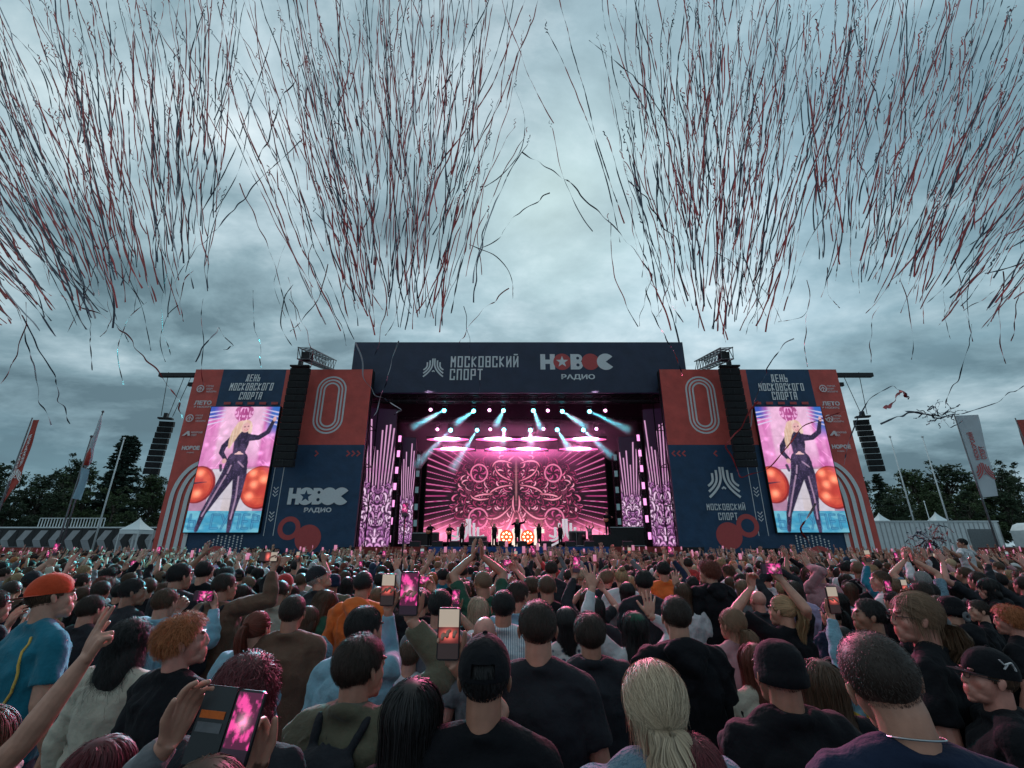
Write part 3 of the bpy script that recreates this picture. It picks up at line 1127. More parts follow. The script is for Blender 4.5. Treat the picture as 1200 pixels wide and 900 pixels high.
        for tx, pa, pb, ta, tb in rows:
            A, B = U(pa, tb, YW).x, U(pb, ta, YW).x
            block_text(pr, tx, A, B, Z(tb), Z(ta), 0)
        c_ = w2(846.5, 565.5, YW)
        emblem(pr, c_[0], c_[1], 1.12, 2)
        for tx, pa, pb, ta, tb in (('МОСКОВСКИЙ', 828, 871.5, 590.5, 598), ('СПОРТ', 841.5, 862.5, 601, 609.5)):
            A, B = U(pa, tb, YW).x, U(pb, ta, YW).x
            block_text(pr, tx, A, B, Z(tb), Z(ta), 2)
    # five small red dashes above the screen
    for k in range(5):
        A = X(263.5 + 13.8 * k, 473)
        B = A + -sg * .52
        pr.poly([(min(A, B), Z(474.5)), (max(A, B), Z(474.5)), (max(A, B), Z(471.6)), (min(A, B), Z(471.6))], 1)
    # sponsor rows on the outer red strip
    if sg < 0:
        sp = ((232, 252, 456), (227.5, 249, 473.5), (219.5, 243, 490.5), (215, 240, 508), (213, 236, 526))
    else:
        sp = ((959, 981, 456), (963.5, 983, 474.5), (966, 989, 491), (970, 993, 508.5), (975, 997, 524.5))
    A, B = w2(sp[3][0], 508, YW)
    pr.poly([(A, Z(511)), (A + .35, Z(505.5)), (A + .5, Z(505.5)), (A + .62, Z(511)), (A + .42, Z(511)), (A + .38, Z(508.5)), (A + .2, Z(511))], 5)
    for i in (0, 2):
        A = U(sp[i][0] + 4, sp[i][2], YW).x
        zz = Z(sp[i][2])
        pr.disc((A, zz), .30, 5, rin=.22)
        pr.strip([(A - .2, zz - .1), (A, zz + .14), (A + .2, zz - .1)], .07, 5)
        pr.strip([(A, zz + .1), (A, zz - .2)], .07, 5)
    put(pr.build('printed_words', mats_pr, None), t)
    SM = M['pale_print']
    Yt = YW - .045

    def ft(txt, pa, pb, ta, tb, m=SM, bold=.03):
        q0, q1 = U(pa, tb, YW), U(pb, ta, YW)
        put(font_text(txt, Yt, (q0.x + q1.x) / 2, q0.z, q1.z - q0.z, abs(q1.x - q0.x), m, None, 'printed_lettering', bold), t)
    for i in (0, 2):
        for j in range(3):
            pa = sp[i][0] + 10
            ft(('ГОРОД', 'СПОРТ', 'МОСКВЫ')[j], pa, pa + (9, 8, 12)[j], sp[i][2] - 4.4 + 3.2 * j, sp[i][2] - 2.3 + 3.2 * j)
    ft('ЛЕТО', sp[1][0], sp[1][1], sp[1][2] - 4, sp[1][2] + 1, bold=.05)
    ft('В МОСКВЕ', sp[1][0], sp[1][1], sp[1][2] + 2.3, sp[1][2] + 4.6)
    ft('МОСКОВСКИЙ', sp[3][0] + 9, sp[3][1] - 2, 505.2, 508)
    ft('СПОРТ', sp[3][0] + 9, sp[3][1] - 9, 509, 511.4)
    ft('НОВОЕ', sp[4][0], sp[4][1] - 1, sp[4][2] - 3.5, sp[4][2] + 1.5, bold=.07)
    ft('РАДИО', sp[4][0] + 6, sp[4][1] - 8, sp[4][2] + 3.6, sp[4][2] + 5.3)
    if sg < 0:
        ft('РАДИО', 356, 389, 594.8, 601.3, M['grey_print'], .04)
    # video screen
    zt_, zb_ = Z(478), Z(624)
    xa, xb2 = (U(247.7, 478, YW).x, U(328, 478, YW).x) if sg < 0 else (U(884.5, 478, YW).x, U(961.5, 478, YW).x)
    scr = thing('video_screen', ('tall video screen showing a blonde singer in black, hung on the left banner wall' if sg < 0 else
                                 'tall video screen showing a blonde singer in black, hung on the right banner wall'),
                'video screen', ((xa + xb2) / 2, YW - .2, 0), group='video screens beside the stage')
    Ys = YW - .30
    kx = Ys / YW
    me = led_mesh('lit_pixels', art_singer(), [(xa * kx, Ys, zt_), (xb2 * kx, Ys, zt_), (xb2 * kx, Ys, zb_), (xa * kx, Ys, zb_)], M['led'])
    put(link(bpy.data.objects.new('lit_pixels', me)), scr)
    b = MB()
    b.box((xa * kx - .05, Ys + .01, zb_ - .05), (xb2 * kx + .05, YW - .05, zt_ + .05))
    put(b.build('screen_frame', M['black_metal']), scr)
    # truss arm that pokes out past the outer edge and carries the outer loudspeakers
    dr = sg
    b = MB()
    zz = Z(437)
    b.box((min(xo, xo + dr * 3.2), YW + .35, zz - .16), (max(xo, xo + dr * 3.2), YW + .7, zz + .16))
    b.box((min(xo, xo + dr * 1.1), YW + .95, zz - .75), (max(xo, xo + dr * 1.1), YW + 1.2, zz - .45))
    put(b.build('outrigger_beam', M['black_metal']), t)
    # low dark opening for subwoofers
    b = MB()
    for k in range(4):
        A = X(291 + 9 * k, 640)
        for j in range(2):
            b.box((min(A, A + -sg * .62), YW - .9, .1 + j * .95), (max(A, A + -sg * .62), YW - .12, 1.0 + j * .95))
    sub = put(b.build('subwoofer', M['black']), thing('subwoofer_stack', 'low stack of black subwoofers at the foot of the %s banner wall' % side, 'loudspeaker', (X(309, 640), YW - .5, 0)))
    return t


wing(-1)
wing(1)


# ------------------------------------------------------------------ line arrays
def line_array(label, px0, px1, py0, py1, Y, n, rz=0.0, curve=0.0, cables=None, group='line array loudspeakers'):
    top, bot = U((px0 + px1) / 2, py0, Y), U((px0 + px1) / 2, py1, Y)
    wd = (U(px1, (py0 + py1) / 2, Y).x - U(px0, (py0 + py1) / 2, Y).x)
    t = thing('line_array_speaker', label, 'loudspeaker', (top.x, Y, bot.z), rz, group)
    H = top.z - bot.z
    h = H / n
    fr = MB()
    fr.box((-wd / 2, -.3, H + .02), (wd / 2, .1, H + .14))
    fr.box((-.12, -.3, H + .14), (.12, .05, H + .5))
    fr.build('flying_frame', M['black_metal'], t)
    base = MB()
    base.box((-wd / 2, -.30, .02), (wd / 2, .02, h * .92))
    cab = base.mesh('cabinet', M['black'])
    gr = MB()
    for k in range(5):
        gr.box((-wd / 2 + .04, -.325, h * (.12 + .155 * k)), (wd / 2 - .04, -.302, h * (.20 + .155 * k)))
    gr.box((-.05, -.34, h * .1), (.05, -.326, h * .85))
    grl = gr.mesh('grille', M['black_metal'])
    for i in range(n):
        c_ = link(bpy.data.objects.new('speaker_cabinet', cab), t)
        s = (n - 1 - i) / max(1, n - 1)
        c_.location = (0, curve * (1 - s) * 0 + curve * (i / n - .5) ** 2 * 0, 0)
        k = 1 - i / n                       # 1 at the foot
        c_.location = (0, curve * k * k, H - h * (i + 1))
        c_.rotation_euler = (curve * k * .35, 0, 0)
        g_ = link(bpy.data.objects.new('grille', grl), c_)
    if cables:
        cb = MB()
        for dx, tx, ty in cables:
            q = U(tx, ty, Y)
            cb.bar((dx, 0, H + .3), (q.x - top.x, 0, q.z - bot.z), .035)
        cb.build('hanging_cable', M['black_metal'], t)
    return t


line_array('long black line array hung in front of the left banner wall beside the ring figure', 341, 364, 431, 548, YW - 1.2, 14, 0, .2)
line_array('long black line array hung in front of the right banner wall beside the ring figure', 842, 866, 431, 548, YW - 1.2, 14, 0, .2)
line_array('curved black line array on thin cables beyond the outer edge of the left banner wall', 187, 202, 492, 556, YW + 1.2, 9, R(14), .5,
           [(-.4, 199, 437), (.1, 215, 441), (.4, 222, 441)])
line_array('curved black line array on thin cables beyond the outer edge of the right banner wall', 1003, 1018, 490, 553, YW + 1.2, 9, R(-14), .5,
           [(.4, 1005, 437), (0, 990, 441)])
# trusses that reach out above the inner arrays
for a, b_, lab in (((350, 404), (388, 431), 'open square lattice truss jutting out above the left line array'),
                   ((858, 405), (820, 432), 'open square lattice truss jutting out above the right line array')):
    p, q = U(a[0] + (6 if a[0] < 600 else -6), 414, YW - 4.5), U(b_[0], b_[1] - 3, YW + 2)
    t = thing('cantilever_truss', lab, 'truss', p)
    mb = MB()
    truss(mb, (0, 0, 0), (q.x - p.x, q.y - p.y, q.z - p.z), .82, 9, .035)
    mb.build('lattice', M['dull_metal'], t)
    mb = MB()
    mb.box((-.3, .3, -.3), (.3, .8, .25))
    mb.build('chain_hoist', M['black_metal'], t)

# ------------------------------------------------------------------ lamps on the stage
M['teal_lens'] = mat('teal_lens', (.3, .9, 1), .2, emit=(.12, .85, 1.0), estr=14)
M['pink_lens'] = mat('pink_lens', (1, .6, .9), .2, emit=(1.0, .42, .80), estr=6)
M['pink_halo'] = mat('pink_bar_halo', (1, .5, .8), .4, emit=(1.0, .16, .46), estr=1.25)
M['pink_bar'] = mat('pink_bar_lens', (1, .6, .9), .2, emit=(1.0, .42, .72), estr=9)


def lamp_proto(name, lens, r, label, cat):
    t = thing(name, label, cat)
    mb = MB()
    mb.tube([(0, .05, 0), (0, .35, 0), (0, .5, 0)], [r * 1.15, r * 1.0, r * .6], 12)
    mb.build('lamp_body', M['black_metal'], t, True)
    mb = MB()
    mb.ball((0, .04, 0), (r, .05, r), 12, 6)
    mb.build('lens', M[lens], t, True)
    mb = MB()
    for s in (-1, 1):
        mb.box((s * r * 1.3 - .02, .15, -.05), (s * r * 1.3 + .02, .3, .5))
    mb.box((-r * 1.4, .1, .5), (r * 1.4, .35, .58))
    mb.build('yoke', M['black_metal'], t)
    return t


SMOKE = bpy.data.materials.new('beam_cone_smoke')
SMOKE.use_nodes = True
SMOKE.node_tree.nodes.remove(SMOKE.node_tree.nodes['Principled BSDF'])
pv0 = SMOKE.node_tree.nodes.new('ShaderNodeVolumePrincipled')
pv0.inputs['Color'].default_value = (.95, .95, .95, 1)
pv0.inputs['Density'].default_value = .22
pv0.inputs['Anisotropy'].default_value = .2
SMOKE.node_tree.links.new(pv0.outputs[0], SMOKE.node_tree.nodes['Material Output'].inputs['Volume'])
teal = [((520.3, 481), (491.5, 496.5), 37.2), ((555, 481.5), (538.6, 493.5), 37.2), ((590, 481), (583, 495), 37.2), ((625, 481), (632, 498), 37.2),
        ((659, 482), (681, 496.5), 37.2), ((691, 482), (727.5, 499.5), 37.2),
        ((528, 504), (496, 537), 39.4), ((559, 504), (536.5, 540), 39.4), ((590.5, 503.5), (590, 516), 39.4), ((621.6, 504), (622, 517), 39.4),
        ((653, 503.5), (664.5, 522), 39.4), ((683.7, 503.7), (709.5, 528), 39.4)]
pt = None
words_ = ['first', 'second', 'third', 'fourth', 'fifth', 'sixth']
for i, (p, q, Y) in enumerate(teal):
    a = U(p[0], p[1], Y)
    e = U(q[0], q[1], Y - 3.2)
    row = 'front' if i < 6 else 'rear'
    lab = '%s teal moving head lamp from the left on the %s lighting truss' % (words_[i % 6], row)
    if pt is None:
        pt = lamp_proto('moving_head_lamp', 'teal_lens', .17, lab, 'stage light')
        o = pt
    else:
        o = copy_tree(pt)
        o['label'] = lab
    o['group'] = 'teal moving head lamps over the stage'
    o.location = a
    d = (e - a).normalized()
    L = bpy.data.lights.new('teal_beam', 'SPOT')
    L.energy = 16000
    L.color = (.10, .80, 1.0)
    L.spot_size = R(7.0)
    L.spot_blend = .6
    L.shadow_soft_size = .06
    lo = link(bpy.data.objects.new('teal_beam', L))
    lo.location = a + d * .15
    lo.rotation_euler = d.to_track_quat('-Z', 'Y').to_euler()
    # cone of smoke shaped to the spot, added to make the beam visible
    ln_ = (e - a).length * 1.25
    mbc = MB()
    mbc.tube([a + d * .2, a + d * (ln_ * .5), a + d * ln_], [.13, .10 + ln_ * .030, .10 + ln_ * .060], 14)
    tag(mbc.build('beam_cone', SMOKE), 'added smoke cone that shows the %s teal beam from the left, %s truss' % (words_[i % 6], row), kind='stuff')
pk = lamp_proto('wash_lamp', 'pink_lens', .14, 'small pink wash lamp at the far left of the front lighting truss', 'stage light')
PK = [(504.5, 480, 37.2, 'far left end of the front'), (573.5, 480.5, 37.2, 'middle of the left half of the front'), (642, 481, 37.2, 'middle of the right half of the front'), (709.5, 481, 37.2, 'far right end of the front'),
      (512.5, 503, 39.4, 'far left end of the rear'), (574.5, 503, 39.4, 'middle of the left half of the rear'), (637, 502.5, 39.4, 'middle of the right half of the rear'), (699, 502.5, 39.4, 'far right end of the rear')]
for i, (px, py, Y, where) in enumerate(PK):
    o = pk if i == 0 else copy_tree(pk)
    o.location = U(px, py, Y)
    tag(o, 'small pink wash lamp at the %s lighting truss' % where, 'stage light', 'small pink wash lamps over the stage')
bars = [(524.6, 515, 29, 39.0, 'upper row, far left'), (583.6, 515, 31, 39.0, 'upper row, left of centre'), (627, 515, 31, 39.0, 'upper row, right of centre'), (686, 515, 29, 39.0, 'upper row, far right'),
        (532, 526.5, 29, 40.6, 'lower row, far left'), (583.6, 526.6, 18, 40.6, 'lower row, left of centre'), (619, 526.6, 27, 40.6, 'lower row, right of centre'), (678, 526.5, 27, 40.6, 'lower row, far right')]
for i, (px, py, hw, Y, where) in enumerate(bars):
    a, b_ = U(px - hw, py, Y), U(px + hw, py, Y)
    t = thing('blinder_bar', 'long glowing pink blinder bar above the backdrop, %s' % where, 'stage light', ((a.x + b_.x) / 2, Y, a.z), group='glowing pink blinder bars above the backdrop')
    W = (b_.x - a.x) / 2 * .84
    mb = MB()
    mb.tube([(W * t_, 0, 0) for t_ in (-1, -.8, -.5, 0, .5, .8, 1)], [.04, .09, .15, .19, .15, .09, .04], 12)
    mb.build('halo_spindle', M['pink_halo'], t, True)  # glowing spindle shaped like the pink halo round the lamp
    mb = MB()
    mb.tube([(W * t_, -.30, 0) for t_ in (-.62, -.45, 0, .45, .62)], [.04, .10, .15, .10, .04], 10)
    mb.build('glowing_tube', M['pink_bar'], t, True)
    mb = MB()
    mb.box((-W - .1, .22, -.12), (W + .1, .4, .35))
    mb.build('bar_housing', M['black_metal'], t)
# smoke and point lamps added for the blinders' halo, spots for crowd and band
zb0 = U(600, 521, 39.8).z
hz = MB()
hz.box((XL + 3.4, 38.3, zb0 - .8), (XR - 3.4, 41.7, zb0 + 1.9))
hm = bpy.data.materials.new('halo_smoke')
hm.use_nodes = True
hm.node_tree.nodes.remove(hm.node_tree.nodes['Principled BSDF'])
pv = hm.node_tree.nodes.new('ShaderNodeVolumePrincipled')
pv.inputs['Color'].default_value = (.95, .95, .95, 1)
pv.inputs['Density'].default_value = .06
hm.node_tree.links.new(pv.outputs[0], hm.node_tree.nodes['Material Output'].inputs['Volume'])
tag(hz.build('halo_smoke', hm), 'box of smoke added for the pink halo round the blinder bars', kind='stuff')
for px, py, hw, Y, where in bars:
    L = bpy.data.lights.new('blinder_light', 'POINT')
    L.energy = 200
    L.color = (1.0, .16, .50)
    L.shadow_soft_size = .25
    lo = link(bpy.data.objects.new('blinder_light', L))
    lo.location = U(px, py, Y) + Vector((0, -.75, 0))
LW = [(-8, (-3.0, 3.5, 1.4), 30, 30000, (1.0, .14, .26)), (0, (.5, 4.5, 1.4), 34, 24000, (1.0, .18, .42)), (8, (4.0, 3.5, 1.4), 30, 30000, (1.0, .13, .28)),  # spots without fixtures, added for the pink and teal rims on the crowd
      (-4, (-5, 14, 1.4), 44, 3000, (1.0, .25, .5)), (4, (5, 14, 1.4), 44, 3600, (1.0, .25, .5)),
      (-7, (-2, 39, 3.0), 60, 4000, (1.0, .6, .8)), (7, (2, 39, 3.0), 60, 4000, (1.0, .6, .8)),  # this pair is added to brighten the band
      (-9.4, (-9, 8.5, 1.4), 36, 110000, (.08, .75, .85)), (9.4, (7, 12, 1.4), 24, 16000, (.08, .72, .85)), (-9, (-2, 11, 1.4), 20, 20000, (.08, .72, .85))]
for x, aim, size, en, col_ in LW:
    L = bpy.data.lights.new('added_spot', 'SPOT')
    L.energy = en
    L.color = col_
    L.spot_size = R(size)
    L.spot_blend = 1
    L.shadow_soft_size = .35
    lo = link(bpy.data.objects.new('added_spot', L))
    lo.location = (x, YB - .6, ZF + (.3 if abs(x) < 9 else -.6))
    lo.rotation_euler = (Vector(aim) - lo.location).to_track_quat('-Z', 'Y').to_euler()

# ------------------------------------------------------------------ people
def V(*a):
    return Vector(a)


def remesh(mb, voxel, smooth=3, fac=0.5, thin=0.0):
    """joins closed shapes into one continuous surface; returns vertices and faces"""
    me = bpy.data.meshes.new('tmp')
    me.from_pydata(mb.v, [], mb.f)
    o = bpy.data.objects.new('tmp', me)
    COL.objects.link(o)
    r = o.modifiers.new('r', 'REMESH')
    r.mode = 'VOXEL'
    r.voxel_size = voxel
    if smooth:
        s = o.modifiers.new('s', 'SMOOTH')
        s.factor = fac
        s.iterations = smooth
    if thin:
        d = o.modifiers.new('d', 'DECIMATE')
        d.ratio = thin
    dg = bpy.context.evaluated_depsgraph_get()
    m2 = bpy.data.meshes.new_from_object(o.evaluated_get(dg))
    n = len(m2.vertices)
    v = np.empty(n * 3, np.float32)
    m2.vertices.foreach_get('co', v)
    nf = len(m2.polygons)
    tot = np.empty(nf, np.int32)
    m2.polygons.foreach_get('loop_total', tot)
    li = np.empty(int(tot.sum()), np.int32)
    m2.loops.foreach_get('vertex_index', li)
    nr = np.empty(n * 3, np.float32)
    m2.vertices.foreach_get('normal', nr)
    bpy.data.objects.remove(o)
    bpy.data.meshes.remove(me)
    bpy.data.meshes.remove(m2)
    return v.reshape(-1, 3), tot, li, nr.reshape(-1, 3)


def raw_mesh(name, v, tot, li, mats, paint=None, smooth=True):
    me = bpy.data.meshes.new(name)
    me.vertices.add(len(v))
    me.vertices.foreach_set('co', np.ascontiguousarray(v, np.float32).ravel())
    me.loops.add(len(li))
    me.loops.foreach_set('vertex_index', np.ascontiguousarray(li, np.int32))
    me.polygons.add(len(tot))
    st = np.concatenate([[0], np.cumsum(tot)[:-1]]).astype(np.int32)
    me.polygons.foreach_set('loop_start', st)
    me.polygons.foreach_set('loop_total', tot.astype(np.int32))
    if smooth:
        me.polygons.foreach_set('use_smooth', np.ones(len(tot), bool))
    for m in mats:
        me.materials.append(m)
    if paint is not None:
        at = me.color_attributes.new('paint', 'FLOAT_COLOR', 'POINT')
        c = np.ones((len(v), 4), np.float32)
        c[:, :3] = paint
        at.data.foreach_set('color', c.ravel())
    me.update()
    return me


def loft(mb, rings, n=16):
    """closed body through ellipses (z, rx, ry, cx, cy)"""
    vs = []
    for z, rx, ry, cx, cy in rings:
        for k in range(n):
            a = 2 * math.pi * k / n
            vs.append((cx + rx * math.cos(a), cy + ry * math.sin(a), z))
    m = len(rings)
    fs = [(i * n + k, i * n + (k + 1) % n, (i + 1) * n + (k + 1) % n, (i + 1) * n + k) for i in range(m - 1) for k in range(n)]
    if rings[0][0] > rings[-1][0]:
        fs = [f[::-1] for f in fs]
        fs += [tuple(range(n)), tuple((m - 1) * n + k for k in range(n))[::-1]]
    else:
        fs += [tuple(range(n))[::-1], tuple((m - 1) * n + k for k in range(n))]
    mb.add(vs, fs)


HANDS = {  # curl at the three joints for index, middle, ring, little; splay; thumb openness
    'open': ([(.10, .12, .10)] * 4, 2.6, 1.0), 'relaxed': ([(.35, .4, .3), (.45, .45, .3), (.5, .5, .35), (.55, .5, .35)], .7, .5),
    'grip': ([(.75, .95, .6)] * 4, .4, .5), 'fist': ([(1.35, 1.5, .9)] * 4, .2, .2),
    'point': ([(.05, .08, .05), (1.35, 1.5, .9), (1.4, 1.5, .9), (1.4, 1.5, .9)], .4, .3),
    'victory': ([(.05, .08, .05), (.05, .1, .05), (1.3, 1.5, .9), (1.4, 1.5, .9)], 2.2, .2),
    'horns': ([(.05, .1, .05), (1.35, 1.5, .9), (1.35, 1.5, .9), (.05, .12, .05)], 1.0, .2),
}


def hand(mb, w, f, n, side, kind, s=1.0):
    """w wrist, f along the fingers, n out of the palm; side +1 right hand, -1 left hand"""
    f = f.normalized()
    n = (n - f * n.dot(f)).normalized()
    l = f.cross(n) * (1 if side > 0 else -1)           # towards the thumb
    curls, splay, th = HANDS[kind]
    lat = (.033, .011, -.011, -.032)
    ln = (.076, .086, .079, .062)
    for k in range(4):
        kn = w + f * (.086 - .004 * abs(k - 1)) * s + l * lat[k] * s
        mb.tube([w + l * lat[k] * .55 * s, w + f * .045 * s + l * lat[k] * .85 * s, kn], [.0145 * s, .0150 * s, .0120 * s], 7)
        a = 0.0
        d0 = (f + l * (lat[k] * 3.2 * splay)).normalized()
        p = kn
        pts = [p]
        for c, q in zip(curls[k], (.46, .30, .24)):
            a += c
            d = d0 * math.cos(a) + n * math.sin(a)
            p = p + d * ln[k] * q * s
            pts.append(p)
        mb.tube(pts, [.0100 * s, .0092 * s, .0086 * s, .0072 * s], 7)
        mb.ball(pts[-1], .0080 * s, 7, 5)
    t0 = w + f * .020 * s + l * .020 * s
    d1 = (l * (.55 + .35 * th) + f * .75 + n * .30).normalized()
    d2 = (l * (.15 + .55 * th) + f * .95 + n * (.35 + .3 * (1 - th))).normalized()
    t1 = t0 + d1 * .046 * s
    t2 = t1 + d2 * .032 * s
    t3 = t2 + d2 * .024 * s
    mb.tube([t0, t1, t2, t3], [.0165 * s, .0130 * s, .0110 * s, .0085 * s], 7)
    mb.ball(t3, .0088 * s, 7, 5)
    mb.ball(w + f * .045 * s - n * .002, (.038 * s, .038 * s, .038 * s), 8, 6, rot=Matrix(((l.x * .9, n.x * .36, f.x), (l.y * .9, n.y * .36, f.y), (l.z * .9, n.z * .36, f.z))))


def ik(sh, wr, l1, l2, pole):
    d = wr - sh
    D = d.length
    if D > (l1 + l2) * .985:
        d = d * ((l1 + l2) * .985 / D)
        wr = sh + d
        D = d.length
    D = max(D, .12)
    a = (l1 * l1 - l2 * l2 + D * D) / (2 * D)
    h = math.sqrt(max(l1 * l1 - a * a, 1e-6))
    dn = d.normalized()
    pl = (pole - dn * pole.dot(dn)).normalized()
    return sh + dn * a + pl * h, wr


HEAD_C = V(0, .015, 1.62)
NECK = V(0, -.012, 1.475)


def head_matrix(yaw, pitch, roll):
    piv = V(0, -.01, 1.52)
    Rm = Matrix.Rotation(yaw, 4, 'Z') @ Matrix.Rotation(pitch, 4, 'X') @ Matrix.Rotation(roll, 4, 'Y')
    return Matrix.Translation(piv) @ Rm @ Matrix.Translation(HEAD_C - piv)


def head_prims(mb, H):
    R3 = H.to_3x3()

    def B(c, r, n=14, k=10, extra=None):
        mb.ball(H @ Vector(c), r, n, k, rot=R3 @ extra if extra is not None else R3)
    B((0, -.018, .030), (.075, .094, .085), 20, 14)
    B((0, .028, -.015), (.062, .062, .088), 16, 12)
    B((0, .040, -.078), (.046, .050, .032))
    B((0, .072, -.098), (.022, .018, .016))
    for s in (-1, 1):
        B((s * .038, .050, -.024), (.022, .026, .028))
        B((s * .030, .074, .010), (.0135, .0130, .0115))
        B((s * .029, .080, .030), (.024, .010, .007))
        B((s * .079, -.006, -.010), (.0060, .0150, .0270), extra=Matrix.Rotation(s * .35, 3, 'Z') @ Matrix.Rotation(.2, 3, 'X'))
        B((s * .083, -.013, .000), (.005, .0105, .0190), extra=Matrix.Rotation(s * .5, 3, 'Z'))
        B((s * .009, .095, -.028), (.008, .008, .007))
    mb.tube([H @ V(0, .082, .022), H @ V(0, .092, -.004), H @ V(0, .098, -.024)], [.0085, .0095, .0105], 8)
    B((0, .088, -.055), (.022, .010, .0060))
    B((0, .086, -.065), (.019, .010, .0070))
    B((0, .070, -.060), (.036, .028, .040))


def paint_head(v, H):
    Hi = np.array(H.inverted())
    q = v @ Hi[:3, :3].T + Hi[:3, 3]
    c = np.ones((len(v), 3), np.float32)
    x, y, z = np.abs(q[:, 0]), q[:, 1], q[:, 2]
    fr = y > .06
    lips = fr & (x < .023) & (z < -.050) & (z > -.071) & (y > .086)
    c[lips] = (.85, .60, .58)
    brow = fr & (x > .012) & (x < .050) & (np.abs(z - .032) < .006)
    c[brow] = (.22, .17, .15)
    eye = fr & (np.hypot(x - .030, (z - .010) * 1.7) < .0125)
    c[eye] = (1.1, 1.15, 1.2)
    ir = fr & (np.hypot(x - .030, z - .010) < .0065)
    c[ir] = (.08, .06, .05)
    ck = fr & (np.hypot(x - .040, z + .03) < .02)
    c[ck] *= (1.05, .88, .86)
    return c


L1, L2 = .285, .255


